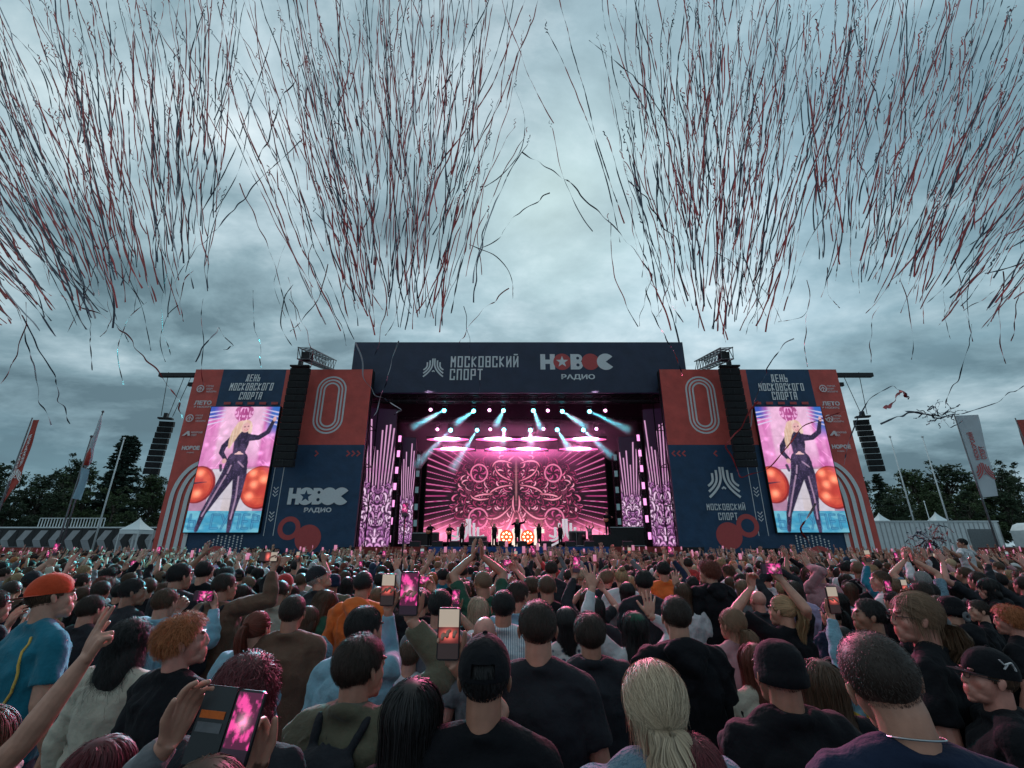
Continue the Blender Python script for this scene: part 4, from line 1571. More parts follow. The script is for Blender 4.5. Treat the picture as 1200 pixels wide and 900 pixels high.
class Pose:
    """arms: None (hanging) or dict(w=wrist target, f=finger dir, n=palm normal, hand=kind, pole=vec)"""
    def __init__(s, yaw=0, pitch=0, roll=0, R_=None, L_=None, sit=False, lean=0.0, slim=1.0):
        s.H = head_matrix(yaw, pitch, roll)
        s.arm = {}
        s.sit = sit
        for sd, a in ((1, R_), (-1, L_)):
            sh = V(sd * .178, -.005, 1.415)
            if a is None:
                a = dict(w=V(sd * .25, .06, .90), f=V(-sd * .05, .1, -1), n=V(-sd, .15, 0), hand='relaxed', pole=V(sd * .4, -1, 0))
            w = Vector(a['w'])
            up = w.z > 1.30
            if up:
                sh = sh + V(-sd * .012, .01, .045)
            el, w = ik(sh, w, L1, L2, Vector(a.get('pole', (sd * .8, -.2, -.6))))
            s.arm[sd] = (sh, el, w, Vector(a['f']), Vector(a['n']), a['hand'])

    def body(s, voxel=.0050, neck=1.0, thin=.22):
        a = MB()
        head_prims(a, s.H)
        hb = s.H @ V(0, -.030, -.055)
        a.tube([s.H @ V(0, -.022, .0), hb, NECK, V(0, -.012, 1.38)], [.056 * neck, .055 * neck, .058 * neck, .062], 14)
        a.tube([V(-.155, -.008, 1.405), V(-.07, -.014, 1.440), V(.07, -.014, 1.440), V(.155, -.008, 1.405)], [.036, .042, .042, .036], 12)
        for sd, (sh, el, w, f, n, kind) in s.arm.items():
            fd = (w - el).normalized()
            a.tube([sh, sh.lerp(el, .35), sh.lerp(el, .8), el], [.054, .050, .042, .040], 12)
            a.tube([el, el.lerp(w, .25), el.lerp(w, .7), w, w + fd * .012], [.040, .042, .033, .0245, .0245], 12)
            a.ball(el, .040, 10, 8)
            hand(a, w + fd * .006, f, n, sd, kind)
        v, tot, li, _ = remesh(a, voxel, 3, .5, thin)
        b = MB()
        loft(b, [(1.42, .12, .08, 0, -.01), (1.36, .175, .105, 0, -.005), (1.25, .165, .115, 0, 0), (1.12, .145, .10, 0, 0), (1.0, .165, .11, 0, 0), (.90, .165, .11, 0, -.005)])
        if s.sit:
            legs = [[V(x * .09, 0, .92), V(x * .16, .34, .95), V(x * .15, .40, .56), V(x * .15, .48, .50)] for x in (-1, 1)]
        else:
            legs = [[V(x * .085, 0, .92), V(x * .10, .02, .50), V(x * .105, -.02, .09), V(x * .115, .12, .035)] for x in (-1, 1)]
        for lg in legs:
            b.tube(lg, [.085, .058, .040, .042], 10)
        v2, tot2, li2, _ = remesh(b, .026, 2)
        c = np.concatenate([paint_head(v, s.H), np.ones((len(v2), 3), np.float32)])
        return raw_mesh('body', np.concatenate([v, v2]), np.concatenate([tot, tot2]), np.concatenate([li, li2 + len(v)]), [None], c)

    def top(s, kind='tee', voxel=.0115, wide=1.0, seed=0, thin=.5):
        a = MB()
        k = wide
        loose = .012 if kind in ('tee', 'blouse') else .020
        hem = .86
        loft(a, [(1.455, .085, .062, 0, -.012), (1.425, .155 * k, .082, 0, -.012), (1.37, .186 * k + loose, .108 + loose, 0, -.006), (1.27, .182 * k + loose, .122 + loose, 0, 0),
                 (1.12, .165 * k + loose, .112 + loose, 0, 0), (1.0, .172 * k + loose, .118 + loose, 0, 0), (hem, .178 * k + loose, .122 + loose, 0, 0)], 20)
        a.tube([V(-.165 * k, -.008, 1.412), V(-.062, -.020, 1.462), V(.062, -.020, 1.462), V(.165 * k, -.008, 1.412)], [.052 + loose, .060, .060, .052 + loose], 12)
        for sd, (sh, el, w, f, n, hk) in s.arm.items():
            sh = V(sh.x * k, sh.y, sh.z)
            if kind == 'tee':
                e = sh.lerp(el, .72)
                a.tube([sh, sh.lerp(el, .3), e], [.062, .063, .066], 12)
                a.ball(sh, .062, 12, 8)
            elif kind == 'tank':
                a.ball(sh - V(sd * .04, 0, 0), .055, 12, 8)
            else:
                wd = {'jacket': .014, 'hoodie': .016, 'shirt': .006, 'blouse': .012}[kind]
                a.tube([sh, sh.lerp(el, .4), sh.lerp(el, .9)], [.064 + wd, .056 + wd, .048 + wd], 12)
                a.ball(sh, .062 + wd, 12, 8)
                a.ball(el, .047 + wd, 10, 8)
                e = el.lerp(w, .93)
                a.tube([el, el.lerp(w, .45), e], [.047 + wd, .042 + wd, .031 + wd], 12)
        if kind == 'hoodie':
            a.ball((0, -.105, 1.475), (.120, .062, .062), 14, 8)
            a.ball((0, -.13, 1.43), (.085, .045, .06), 14, 8)
        if kind in ('jacket', 'shirt', 'hoodie'):
            pts = [V(.076 * math.cos(t), -.014 + .070 * math.sin(t), 1.487 - .014 * math.sin(t)) for t in [2 * math.pi * i / 14 for i in range(15)]]
            a.tube(pts, .014 if kind == 'shirt' else .021, 7)
        else:
            pts = [V(.070 * math.cos(t), -.012 + .066 * math.sin(t), 1.470 - .022 * math.sin(t)) for t in [2 * math.pi * i / 14 for i in range(15)]]
            a.tube(pts, .0085, 7)
        v, tot, li, nr = remesh(a, voxel, 4, .5, thin)
        amp = {'tee': .0075, 'tank': .004, 'blouse': .010, 'shirt': .008, 'jacket': .011, 'hoodie': .010}[kind]
        x, y, z = v[:, 0] + seed, v[:, 1], v[:, 2]
        # draped folds: long in the fall of the cloth, short across it
        g = fbm(x * 9 + 40 + .8 * z * 6, z * 3.4 + 20 + y * 5, 3) + .6 * fbm(y * 11 + 60, z * 4.4 + x * 3 + 11, 3) - .8
        wq = fbm(x * 4 + 3, z * 3 + 8, 2) * 2.0
        rd = 1 - np.abs(2 * vnoise(x * 8 + wq * 2 + z * 5 + 30, z * 4 - x * 5 + wq + 50 + y * 4) - 1) * 2.2
        rd = np.clip(rd, 0, 1) * sst(.0, .06, 1.46 - z)
        g2 = np.sin((z + x * .6 + .4 * fbm(x * 6 + 9, y * 6 + 9, 2)) * 46) * sst(.10, .17, np.abs(v[:, 0])) * sst(1.1, 1.3, z)
        v = v + nr * (np.clip(g * amp * 3.4, -.004, .03) + g2 * amp * .45 + rd * amp * 2.0)[:, None].astype(np.float32)
        return raw_mesh({'tee': 't_shirt', 'tank': 'top', 'blouse': 'blouse', 'shirt': 'shirt', 'jacket': 'jacket', 'hoodie': 'hoodie'}[kind], v, tot, li, [None])


def trousers():
    b = MB()
    loft(b, [(.98, .170, .118, 0, 0), (.90, .182, .125, 0, 0), (.80, .178, .12, 0, 0), (.76, .15, .10, 0, 0)])
    for s in (-1, 1):
        b.tube([V(s * .088, 0, .88), V(s * .10, .02, .50), V(s * .105, -.015, .10)], [.098, .078, .072], 12)
    v, t, l, _ = remesh(b, .03, 2)
    return raw_mesh('trousers', v, t, l, [None])


def shoes():
    b = MB()
    for s in (-1, 1):
        b.ball((s * .11, .05, .045), (.05, .135, .05), 12, 8)
        b.ball((s * .106, -.04, .08), (.045, .06, .06), 12, 8)
    v, t, l, _ = remesh(b, .02, 2)
    return raw_mesh('shoes', v, t, l, [None])


# ---- hair: a close shell over the scalp and many fine locks that grow along it, in head coordinates
def hairline(x, y):
    """lowest z that hair grows from at a given place round the head"""
    t = np.clip((y + .10) / .17, 0, 1)
    lo = -.084 + .076 * sst(.30, .62, t) + .070 * sst(.68, 1.0, t)
    lo = lo + np.minimum(.045, 11.0 * x * x) * (1 - sst(.2, .5, t))
    return lo


def hair_shell(mb, grow=1.055, zmin=None, n=32, k=20):
    cx, cy, cz = 0, -.018, .030
    rx, ry, rz = .077 * grow, .096 * grow, .087 * grow
    vs, keep = [], []
    for j in range(k + 1):
        t = math.pi * j / k
        for i in range(n):
            a = 2 * math.pi * i / n
            vs.append((cx + rx * math.sin(t) * math.cos(a), cy + ry * math.sin(t) * math.sin(a), cz + rz * math.cos(t)))
    vs = [(v[0] * (1 - .16 * max(0, -(v[2]) / .06)), v[1] * (1 - .10 * max(0, -(v[2]) / .06)), v[2]) for v in vs]
    for j in range(k):
        for i in range(n):
            q = [j * n + i, (j + 1) * n + i, (j + 1) * n + (i + 1) % n, j * n + (i + 1) % n]
            m = [sum(vs[a][c] for a in q) / 4 for c in range(3)]
            if m[2] > float(hairline(np.array(m[0]), np.array(m[1]))) - (.0 if zmin is None else zmin):
                keep.append(tuple(q))
    mb.add(vs, keep)


def strands(N, length, seed, lift=.004, curl=0.0, curl_f=60, wid=.0034, K=9, mode='short', spread=.25, lenvar=.35, tail=None, fall_in=0.0, part=0.0):
    rs = np.random.RandomState(seed)
    c = np.array([0, -.018, .030])
    r = np.array([.0785, .0975, .0885])
    d = rs.normal(size=(N * 3, 3))
    d /= np.linalg.norm(d, axis=1)[:, None]
    p = c + d * r
    ok = p[:, 2] > hairline(p[:, 0], p[:, 1]) + .002
    d, p = d[ok][:N], p[ok][:N]
    N = len(p)
    L = length * (1 - lenvar * rs.rand(N))
    step = (L / (K - 1))[:, None]
    pts = [p]
    crown = np.array([part, -.045, .118])
    ph = rs.rand(N) * 6.28
    cf = curl_f * (.7 + .6 * rs.rand(N))
    jit = rs.normal(size=(N, 3)) * spread
    fade = np.clip((p[:, 2] - hairline(p[:, 0], p[:, 1])) / .075, .22, 1) if mode == 'short' else np.ones(N)
    L = L * fade
    step = (L / (K - 1))[:, None]
    cl = np.floor(rs.rand(N) * 60)
    jit += (np.stack([_lat[cl.astype(int), 3], _lat[cl.astype(int), 5], _lat[cl.astype(int), 7]], 1) - .5) * spread * 2.2
    cur = p.copy()
    grow = np.zeros(N)
    for k in range(1, K):
        nn = (cur - c) / (r * r)
        nn /= np.linalg.norm(nn, axis=1)[:, None]
        away = cur - crown
        away /= np.linalg.norm(away, axis=1)[:, None] + 1e-6
        if tail is not None:
            to = np.array(tail) - cur
            dist = np.linalg.norm(to, axis=1)[:, None]
            g = to / (dist + 1e-6)
        else:
            g = away * .55 + np.array([0, -.12, -.75])
        if mode == 'up':
            g = away * .3 + nn * .9 + np.array([0, .2, .1])
        g = g + jit * (.6 if k > 1 else 1)
        tang = g - nn * (g * nn).sum(1)[:, None] * (0 if mode == 'up' else 1)
        tang /= np.linalg.norm(tang, axis=1)[:, None] + 1e-6
        if mode in ('long', 'bob'):
            low = (cur[:, 2] < -.005)[:, None]
            hang = np.array([0, 0, -1.0]) + jit * .25 + np.stack([-cur[:, 0] * fall_in, -(cur[:, 1] + .06) * 1.2, 0 * cur[:, 0]], 1)
            hang /= np.linalg.norm(hang, axis=1)[:, None]
            tang = np.where(low, hang, tang)
        nxt = cur + tang * step
        grow = grow + lift / K * fade
        # keep above the scalp
        if mode != 'up':
            q = (nxt - c) / r
            ql = np.linalg.norm(q, axis=1)
            mn = 1 + (grow + .002) / .085
            on = (ql < mn) & (nxt[:, 2] > -.09)
            if mode == 'short' or tail is not None:
                on = ql > 0
                if tail is not None:
                    on = on & (np.linalg.norm(nxt - np.array(tail), axis=1) > .02)
            nxt = np.where(on[:, None], c + q / ql[:, None] * r * mn[:, None], nxt)
        cur = nxt
        pts.append(cur.copy())
    P = np.stack(pts, 1)                                # N, K, 3
    if curl:
        s = np.arange(K)[None, :] * (L / (K - 1))[:, None]
        a = s * cf[:, None] + ph[:, None]
        amp = curl * np.clip(s / .02, 0, 1)
        out_ = (P - c) / np.linalg.norm(P - c, axis=2)[..., None]
        P[..., 0] += amp * np.cos(a) * .9
        P[..., 2] += amp * np.sin(a) * .9
        P += out_ * (amp * (.5 + .5 * np.sin(a * .7)))[..., None]
    return ribbon(P, wid, rs)


def ribbon(P, wid, rs, c=(0, -.018, .0)):
    N, K, _ = P.shape
    T = np.gradient(P, axis=1)
    T /= np.linalg.norm(T, axis=2)[..., None] + 1e-9
    o = P - np.array(c)
    o[..., 2] *= .3
    o /= np.linalg.norm(o, axis=2)[..., None] + 1e-9
    S = np.cross(T, o)
    S /= np.linalg.norm(S, axis=2)[..., None] + 1e-9
    tw = rs.normal(size=(N, 1, 1)) * .5
    S = S * np.cos(tw) + o * np.sin(tw)
    w = wid * (.6 + .8 * rs.rand(N))[:, None] * np.linspace(1, .25, K)[None, :] / 2
    A = P - S * w[..., None]
    B = P + S * w[..., None]
    v = np.stack([A, B], 2).reshape(-1, 3)
    base = (np.arange(N) * K * 2)[:, None] + (np.arange(K - 1) * 2)[None, :]
    f = np.stack([base, base + 1, base + 3, base + 2], -1).reshape(-1, 4)
    tone = (.62 + .85 * rs.rand(N))[:, None, None].repeat(K, 1).repeat(2, 2)
    tone = tone * np.linspace(.82, 1.25, K)[None, :, None]
    return v, f, tone.reshape(-1)


def hair_mesh(parts, shell=True, grow=1.05, extra=None, dark=.55, zmin=None, fade=0.0):
    mb = MB()
    if shell:
        hair_shell(mb, grow, zmin)
    if extra:
        extra(mb)
    v = [np.array(mb.v, np.float32).reshape(-1, 3)]
    tot = [np.array([len(f) for f in mb.f], np.int32)]
    li = [np.array([i for f in mb.f for i in f], np.int32)]
    tone = [np.full(len(mb.v), dark)]
    k = len(mb.v)
    for pv, pf, pt_ in parts:
        v.append(pv)
        tot.append(np.full(len(pf), 4))
        li.append(pf.ravel() + k)
        tone.append(pt_)
        k += len(pv)
    t = np.concatenate(tone)[:, None] * np.ones(3)
    if fade:                      # clipped sides: the scalp shows through towards the hairline
        q = np.concatenate(v)
        dd = q[:, 2] - hairline(q[:, 0], q[:, 1])
        t = t * (1 + fade * (1 - sst(.0, .055, dd)) * (q[:, 1] < .06))[:, None] * np.where((dd < .05)[:, None], np.array([1.12, .95, .88]), 1)
    return raw_mesh('hair', np.concatenate(v), np.concatenate(tot), np.concatenate(li), [None], t)


def mass(rings, n=18):
    def f(mb):
        loft(mb, rings, n)
    return f


def pony_tail(base, length, seed, n=420, rad=.02, wid=.0034, sway=.0, curl=.0):
    rs = np.random.RandomState(seed)
    K = 12
    s = np.linspace(0, 1, K)
    b = np.array(base)
    a = rs.rand(n) * 6.28
    q = np.sqrt(rs.rand(n)) * rad
    prof = (.45 + 1.1 * np.sin(np.pi * np.clip(s * .9 + .05, 0, 1)) ** .8)
    P = np.zeros((n, K, 3))
    L = length * (1 - .3 * rs.rand(n))[:, None]
    P[..., 0] = b[0] + (q * np.cos(a))[:, None] * prof + sway * s ** 2
    P[..., 1] = b[1] + (q * np.sin(a))[:, None] * prof - .035 * np.sin(np.pi * np.clip(s * 1.4, 0, 1))
    P[..., 2] = b[2] + .012 * np.sin(np.pi * np.clip(s * 4, 0, 1)) - L * s ** 1.15
    if curl:
        P[..., 0] += curl * np.sin(s * 20 + a[:, None] * 3)
        P[..., 1] += curl * np.cos(s * 18 + a[:, None] * 2)
    return ribbon(P, wid, rs)


HAIR = {}


def make_hair():
    H = HAIR
    H['buzz'] = hair_mesh([strands(3500, .009, 1, .002, wid=.0012, K=4, spread=.5)], grow=1.012, dark=.9, fade=6.0)
    H['short'] = hair_mesh([strands(4200, .036, 2, .006, .001, 50, wid=.0017, K=6, spread=.38)], grow=1.035, fade=1.2)
    H['crop'] = hair_mesh([strands(4200, .024, 3, .004, wid=.0016, K=5, spread=.30)], grow=1.025, dark=.65, fade=3.0)
    H['tousled'] = hair_mesh([strands(4200, .060, 4, .014, .003, 60, wid=.0020, K=7, spread=.55)], grow=1.07)
    H['curly'] = hair_mesh([strands(4400, .070, 5, .026, .0075, 150, wid=.0021, K=11, spread=.75)], grow=1.10)
    H['long'] = hair_mesh([strands(3800, .46, 6, .012, .0015, 20, wid=.0029, K=12, mode='long', spread=.16, lenvar=.25, fall_in=.1)], grow=1.06,
                          extra=mass([(.06, .060, .05, 0, -.03), (.0, .080, .075, 0, -.028), (-.06, .080, .070, 0, -.045), (-.14, .078, .050, 0, -.085), (-.24, .080, .030, 0, -.112), (-.31, .05, .012, 0, -.115), (-.34, .01, .005, 0, -.115)]))
    H['wavy'] = hair_mesh([strands(3600, .42, 7, .018, .006, 34, wid=.0030, K=14, mode='long', spread=.25, lenvar=.3, fall_in=.0)], grow=1.08,
                          extra=mass([(.06, .062, .05, 0, -.03), (.0, .084, .078, 0, -.028), (-.08, .090, .072, 0, -.05), (-.16, .092, .050, 0, -.085), (-.25, .075, .026, 0, -.108), (-.31, .015, .008, 0, -.11)]))
    H['bigcurls'] = hair_mesh([strands(4800, .38, 8, .030, .011, 80, wid=.0021, K=18, mode='long', spread=.4, lenvar=.5, fall_in=-.8)], grow=1.14,
                              extra=mass([(.08, .065, .06, 0, -.03), (.0, .094, .085, 0, -.028), (-.08, .108, .080, 0, -.05), (-.16, .100, .055, 0, -.080), (-.23, .07, .028, 0, -.10), (-.28, .015, .008, 0, -.105)]))
    H['bob'] = hair_mesh([strands(3800, .25, 9, .016, .0015, 24, wid=.0028, K=13, mode='bob', spread=.14, lenvar=.12, fall_in=1.2)], grow=1.08,
                         extra=mass([(.06, .065, .06, 0, -.02), (.0, .088, .082, 0, -.022), (-.06, .090, .075, 0, -.035), (-.105, .078, .055, 0, -.05)]))
    tl = (0, -.118, .045)
    H['ponytail'] = hair_mesh([strands(2400, .20, 10, .006, .0, wid=.0034, K=12, mode='tied', spread=.06, lenvar=.3, tail=tl), pony_tail(tl, .30, 3, 700, .026)], grow=1.045,
                              extra=lambda mb: mb.tube([(0, -.11, .045), (0, -.135, .03), (0, -.135, -.10), (0, -.12, -.2)], [.014, .022, .020, .006], 8))
    tl2 = (0, -.112, -.02)
    H['low_ponytail'] = hair_mesh([strands(3600, .22, 11, .014, .0015, 40, wid=.0026, K=13, mode='tied', spread=.16, lenvar=.35, tail=tl2), strands(500, .17, 31, .016, .002, 30, wid=.0024, K=10, mode='bob', spread=.3, lenvar=.5, fall_in=.6), pony_tail(tl2, .27, 4, 1500, .046, wid=.0026, curl=.006, sway=.03)], grow=1.06,
                                  extra=lambda mb: mb.tube([(0, -.10, -.02), (0, -.125, -.04), (0, -.12, -.12), (0, -.11, -.2)], [.014, .024, .022, .006], 8))
    tl3 = (0, -.09, .10)
    H['bun'] = hair_mesh([strands(2200, .20, 12, .006, .0, wid=.0034, K=12, mode='tied', spread=.06, lenvar=.3, tail=tl3),
                          strands(10, .02, 1)], grow=1.045, extra=lambda mb: mb.ball((0, -.095, .115), (.036, .034, .032), 14, 10))
    H['fringe_under_cap'] = hair_mesh([strands(1500, .03, 13, .003, wid=.0026, K=5, spread=.3)], shell=True, grow=1.02, dark=.7)


def cap_mesh(brim_front=True):
    mb = MB()
    n, k = 28, 14
    g = 1.085
    vs = []
    for j in range(k + 1):
        t = (math.pi * .56) * j / k
        for i in range(n):
            a = 2 * math.pi * i / n
            seam = 1 + .006 * abs(math.sin(a * 3))
            vs.append((.077 * g * seam * math.sin(t) * math.cos(a), -.018 + .097 * g * seam * math.sin(t) * math.sin(a), .036 + .093 * g * math.cos(t)))
    fs = []
    for j in range(k):
        for i in range(n):
            a = 2 * math.pi * (i + .5) / n
            back = abs(a - 1.5 * math.pi) < .42 and j >= k - 4
            if back and not (j == k - 1):
                continue
            fs.append((j * n + i, (j + 1) * n + i, (j + 1) * n + (i + 1) % n, j * n + (i + 1) % n))
    mb.add(vs, fs)
    mb.ball((0, -.018, .139), (.009, .009, .005), 8, 5)
    # brim
    br = []
    for i in range(13):
        a = math.pi * (.10 + .80 * i / 12)
        x, y = .080 * math.cos(a), -.018 + .100 * math.sin(a)
        br += [(x, y, .022), (x * 1.02, y + .072 * max(0.0, math.sin((a - .3142) / 2.513 * math.pi)) ** .6, .016 - .0 + .02 * (1 - abs(math.cos(a)) ** 2) * .2)]
    m = len(mb.v)
    mb.add(br, [(2 * i, 2 * i + 1, 2 * i + 3, 2 * i + 2) for i in range(12)])
    return mb.mesh('cap', [None], True)


def beanie_mesh():
    mb = MB()
    n = 28
    loft(mb, [(-.020, .080, .097, 0, -.022), (-.016, .084, .102, 0, -.022), (.016, .085, .103, 0, -.022), (.020, .081, .099, 0, -.022), (.055, .079, .096, 0, -.024),
              (.085, .070, .084, 0, -.027), (.107, .052, .060, 0, -.030), (.119, .028, .032, 0, -.032), (.122, .008, .008, 0, -.032)], n)
    return mb.mesh('beanie', [None], True)


def glasses_mesh():
    mb = MB()
    for s in (-1, 1):
        pts = [V(s * .032 + .021 * math.cos(t), .101 - .10 * (.021 * abs(math.cos(t))) , .008 + .017 * math.sin(t)) for t in [2 * math.pi * i / 16 for i in range(17)]]
        mb.tube(pts, .0016, 5)
        mb.bar((s * .054, .098, .012), (s * .080, .0, .006), .003)
    mb.bar((-.011, .103, .012), (.011, .103, .012), .003)
    return mb.mesh('glasses', [None])


# ---- materials for people
def skin_mat(name, col):
    m = mat(name, col, .46, var=.16, scale=22, bump=.22, bscale=140, attr='paint', bdist=.003)
    b = m.node_tree.nodes['Principled BSDF']
    b.inputs['Subsurface Weight'].default_value = .0
    return m


SK = [skin_mat('skin_fair', (.43, .212, .150)), skin_mat('skin_light', (.35, .165, .112)), skin_mat('skin_tan', (.26, .120, .078)), skin_mat('skin_rosy', (.46, .20, .155))]


def hair_mat(name, col, rough=.5):
    m = mat(name, col, rough, spec=.3, attr='paint')
    return m


HC = {'black': hair_mat('hair_black', (.012, .010, .011)), 'dark brown': hair_mat('hair_dark_brown', (.030, .018, .014)), 'brown': hair_mat('hair_brown', (.075, .040, .024)),
      'light brown': hair_mat('hair_light_brown', (.17, .10, .062)), 'blonde': hair_mat('hair_blonde', (.34, .22, .12)), 'pale blonde': hair_mat('hair_pale_blonde', (.40, .30, .21)),
      'ginger': hair_mat('hair_ginger', (.34, .115, .045)), 'auburn': hair_mat('hair_auburn', (.13, .035, .022)), 'grey': hair_mat('hair_grey', (.26, .25, .25)),
      'dark red': hair_mat('hair_dark_red', (.10, .016, .022))}


def cloth(name, col, rough=.85, bump=.9, bs=9, sheen=.15):
    return mat(name, col, rough, var=.16, scale=9, bump=bump, bscale=bs, spec=.15, sheen=sheen, bdist=.035)


CM = {'black': cloth('cloth_black', (.0065, .0065, .009), sheen=.02), 'charcoal': cloth('cloth_charcoal', (.018, .019, .024), sheen=.03), 'navy': cloth('cloth_navy', (.011, .018, .042), sheen=.03),
      'grey': cloth('cloth_grey', (.12, .12, .13)), 'white': cloth('cloth_white', (.48, .48, .50)), 'cream': cloth('cloth_cream', (.38, .34, .28)),
      'teal': cloth('cloth_teal', (.010, .125, .185)), 'olive': cloth('cloth_olive', (.10, .092, .062)), 'orange': cloth('cloth_orange', (.58, .12, .025)),
      'denim blue': cloth('cloth_denim', (.14, .23, .30), bs=60), 'light blue': cloth('cloth_light_blue', (.17, .31, .39)), 'red': cloth('cloth_red', (.36, .03, .03)),
      'mustard': cloth('cloth_mustard', (.42, .27, .04)), 'pink': cloth('cloth_pink', (.34, .18, .20)), 'brown': cloth('cloth_brown', (.11, .06, .04)),
      'dark green': cloth('cloth_dark_green', (.02, .07, .045)), 'lilac': cloth('cloth_lilac', (.33, .27, .42)), 'orange red': cloth('cap_orange_red', (.50, .055, .018)),
      'yellow': cloth('cloth_yellow', (.60, .36, .08)), 'dark denim': cloth('cloth_jeans', (.04, .06, .10))}


def patterned(name, base, ink, kind):
    m = cloth(name, base)
    t = m.node_tree
    b = t.nodes['Principled BSDF']
    co = t.nodes.new('ShaderNodeTexCoord')
    if kind == 'stripe':
        n = t.nodes.new('ShaderNodeTexWave')
        n.inputs['Scale'].default_value = 22
        n.inputs['Distortion'].default_value = 1.0
        o_ = n.outputs['Fac']
    else:
        n = t.nodes.new('ShaderNodeTexVoronoi')
        n.inputs['Scale'].default_value = 26
        o_ = n.outputs['Distance']
    t.links.new(co.outputs['Object'], n.inputs['Vector'])
    r = t.nodes.new('ShaderNodeValToRGB')
    e = r.color_ramp.elements
    e[0].position, e[1].position = (.55, .70) if kind == 'stripe' else (.22, .34)
    e[0].color, e[1].color = ((*base, 1), (*ink, 1)) if kind == 'stripe' else ((*ink, 1), (*base, 1))
    t.links.new(o_, r.inputs[0])
    t.links.new(r.outputs[0], b.inputs['Base Color'])
    return m


CM['striped white'] = patterned('cloth_striped', (.58, .60, .62), (.20, .26, .33), 'stripe')
CM['floral'] = patterned('cloth_floral', (.40, .38, .38), (.05, .06, .09), 'spots')


def backpack_mesh():
    a = MB()
    loft(a, [(.98, .12, .055, 0, -.19), (1.02, .145, .075, 0, -.195), (1.28, .150, .080, 0, -.195), (1.38, .12, .06, 0, -.175), (1.41, .06, .035, 0, -.165)], 16)
    a.ball((0, -.265, 1.12), (.105, .035, .09), 12, 8)
    for s in (-1, 1):
        a.tube([V(s * .07, -.15, 1.38), V(s * .10, -.07, 1.475), V(s * .115, .05, 1.455), V(s * .125, .13, 1.36), V(s * .14, .13, 1.2)], .020, 6)
    a.tube([V(-.03, -.17, 1.40), V(0, -.17, 1.45), V(.03, -.17, 1.40)], .008, 6)
    v, tot, li, nr = remesh(a, .012, 2)
    v = v + nr * ((fbm(v[:, 0] * 14 + 9, v[:, 2] * 11 + 4, 3) - .5) * .012)[:, None].astype(np.float32)
    return raw_mesh('backpack', v, tot, li, [None])


M['phone_case'] = mat('phone_case', (.015, .015, .018), .3)
M['phone_screen'] = led_mat('phone_pixels', 1.0)
M['shoe'] = mat('shoe', (.05, .05, .05), .6)

make_hair()
CAP, BEANIE, GLASSES = cap_mesh(), beanie_mesh(), glasses_mesh()
TRS, SHO, PACK = trousers(), shoes(), backpack_mesh()


def setmat(o, m):
    """material on the object, so that copies of one mesh can differ"""
    if len(o.data.materials) == 0:
        o.data.materials.append(None)
    o.material_slots[0].link = 'OBJECT'
    o.material_slots[0].material = m


def phone_art(kind=0):
    h, w = (52, 26)
    cv = Canvas(w, h, w / h)
    x, y = cv.x / cv.asp, cv.y
    if kind == 0:      # stage as the phone sees it: pale sky, pink stage, dark crowd
        cv.c[:] = (.35, .42, .45)
        cv.blend((y > .30).astype(float), (.03, .03, .06))
        cv.addc(np.exp(-(((x - .5) / .32) ** 2 + ((y - .50) / .12) ** 2)), (1.1, .12, .35))
        cv.blend((y > .66).astype(float), (.05, .015, .02))
        cv.addc((y > .66) * (vnoise(x * 9, y * 20) > .6) * .3, (.6, .12, .18))
    elif kind == 1:    # close view of the stage, all pink
        cv.c[:] = (.10, .012, .05)
        cv.addc(sst(.45, .75, fbm(x * 5, y * 8)), (1.1, .08, .42))
        cv.addc(np.exp(-(((x - .5) / .2) ** 2 + ((y - .42) / .10) ** 2)), (.9, .5, .6))
        cv.blend((y > .78).astype(float), (.02, .01, .02))
    else:              # bright picture, little stage in the middle
        cv.c[:] = (.50, .42, .34)
        cv.blend((y > .36).astype(float), (.10, .02, .02))
        cv.addc(np.exp(-(((x - .5) / .35) ** 2 + ((y - .52) / .10) ** 2)), (1.4, .25, .2))
        cv.blend((y > .70).astype(float), (.03, .02, .02))
    cv.c *= .8
    return cv


PW, PH = .074, .155
PHONE = {}


def phone_meshes():
    b = MB()
    n = 0
    r = .010
    pts = []
    for cx_, cz_, a0 in ((PW / 2 - r, PH / 2 - r, 0), (-PW / 2 + r, PH / 2 - r, 90), (-PW / 2 + r, -PH / 2 + r, 180), (PW / 2 - r, -PH / 2 + r, 270)):
        for k in range(4):
            a = R(a0 + 30 * k)
            pts.append((cx_ + r * math.cos(a), cz_ + r * math.sin(a)))
    m = len(pts)
    b.add([(p[0], 0, p[1]) for p in pts] + [(p[0], .009, p[1]) for p in pts],
          [tuple(range(m))[::-1], tuple(range(m, 2 * m))] + [(i, (i + 1) % m, m + (i + 1) % m, m + i) for i in range(m)])
    PHONE['case'] = b.mesh('case', M['phone_case'])
    b = MB()
    b.box((.006, .0092, .035), (.032, .0125, .068))
    PHONE['cam'] = b.mesh('camera_bump', M['phone_case'])
    for k in range(3):
        x, z = PW / 2 - .004, PH / 2 - .005
        PHONE[k] = led_mesh('screen', phone_art(k), [(-x, -.0008, z), (x, -.0008, z), (x, -.0008, -z), (-x, -.0008, -z)], M['phone_screen'])


phone_meshes()


def phone(loc, rot, kind, label, s=1.0):
    """loc, rot (matrix): the screen looks along local -y"""
    t = thing('phone', label, 'phone', group='phones held up by the crowd')
    t.matrix_world = Matrix.Translation(loc) @ rot.to_4x4() @ Matrix.Scale(s, 4)
    link(bpy.data.objects.new('case', PHONE['case']), t)
    link(bpy.data.objects.new('screen', PHONE[kind]), t)
    link(bpy.data.objects.new('camera_bump', PHONE['cam']), t)
    return t


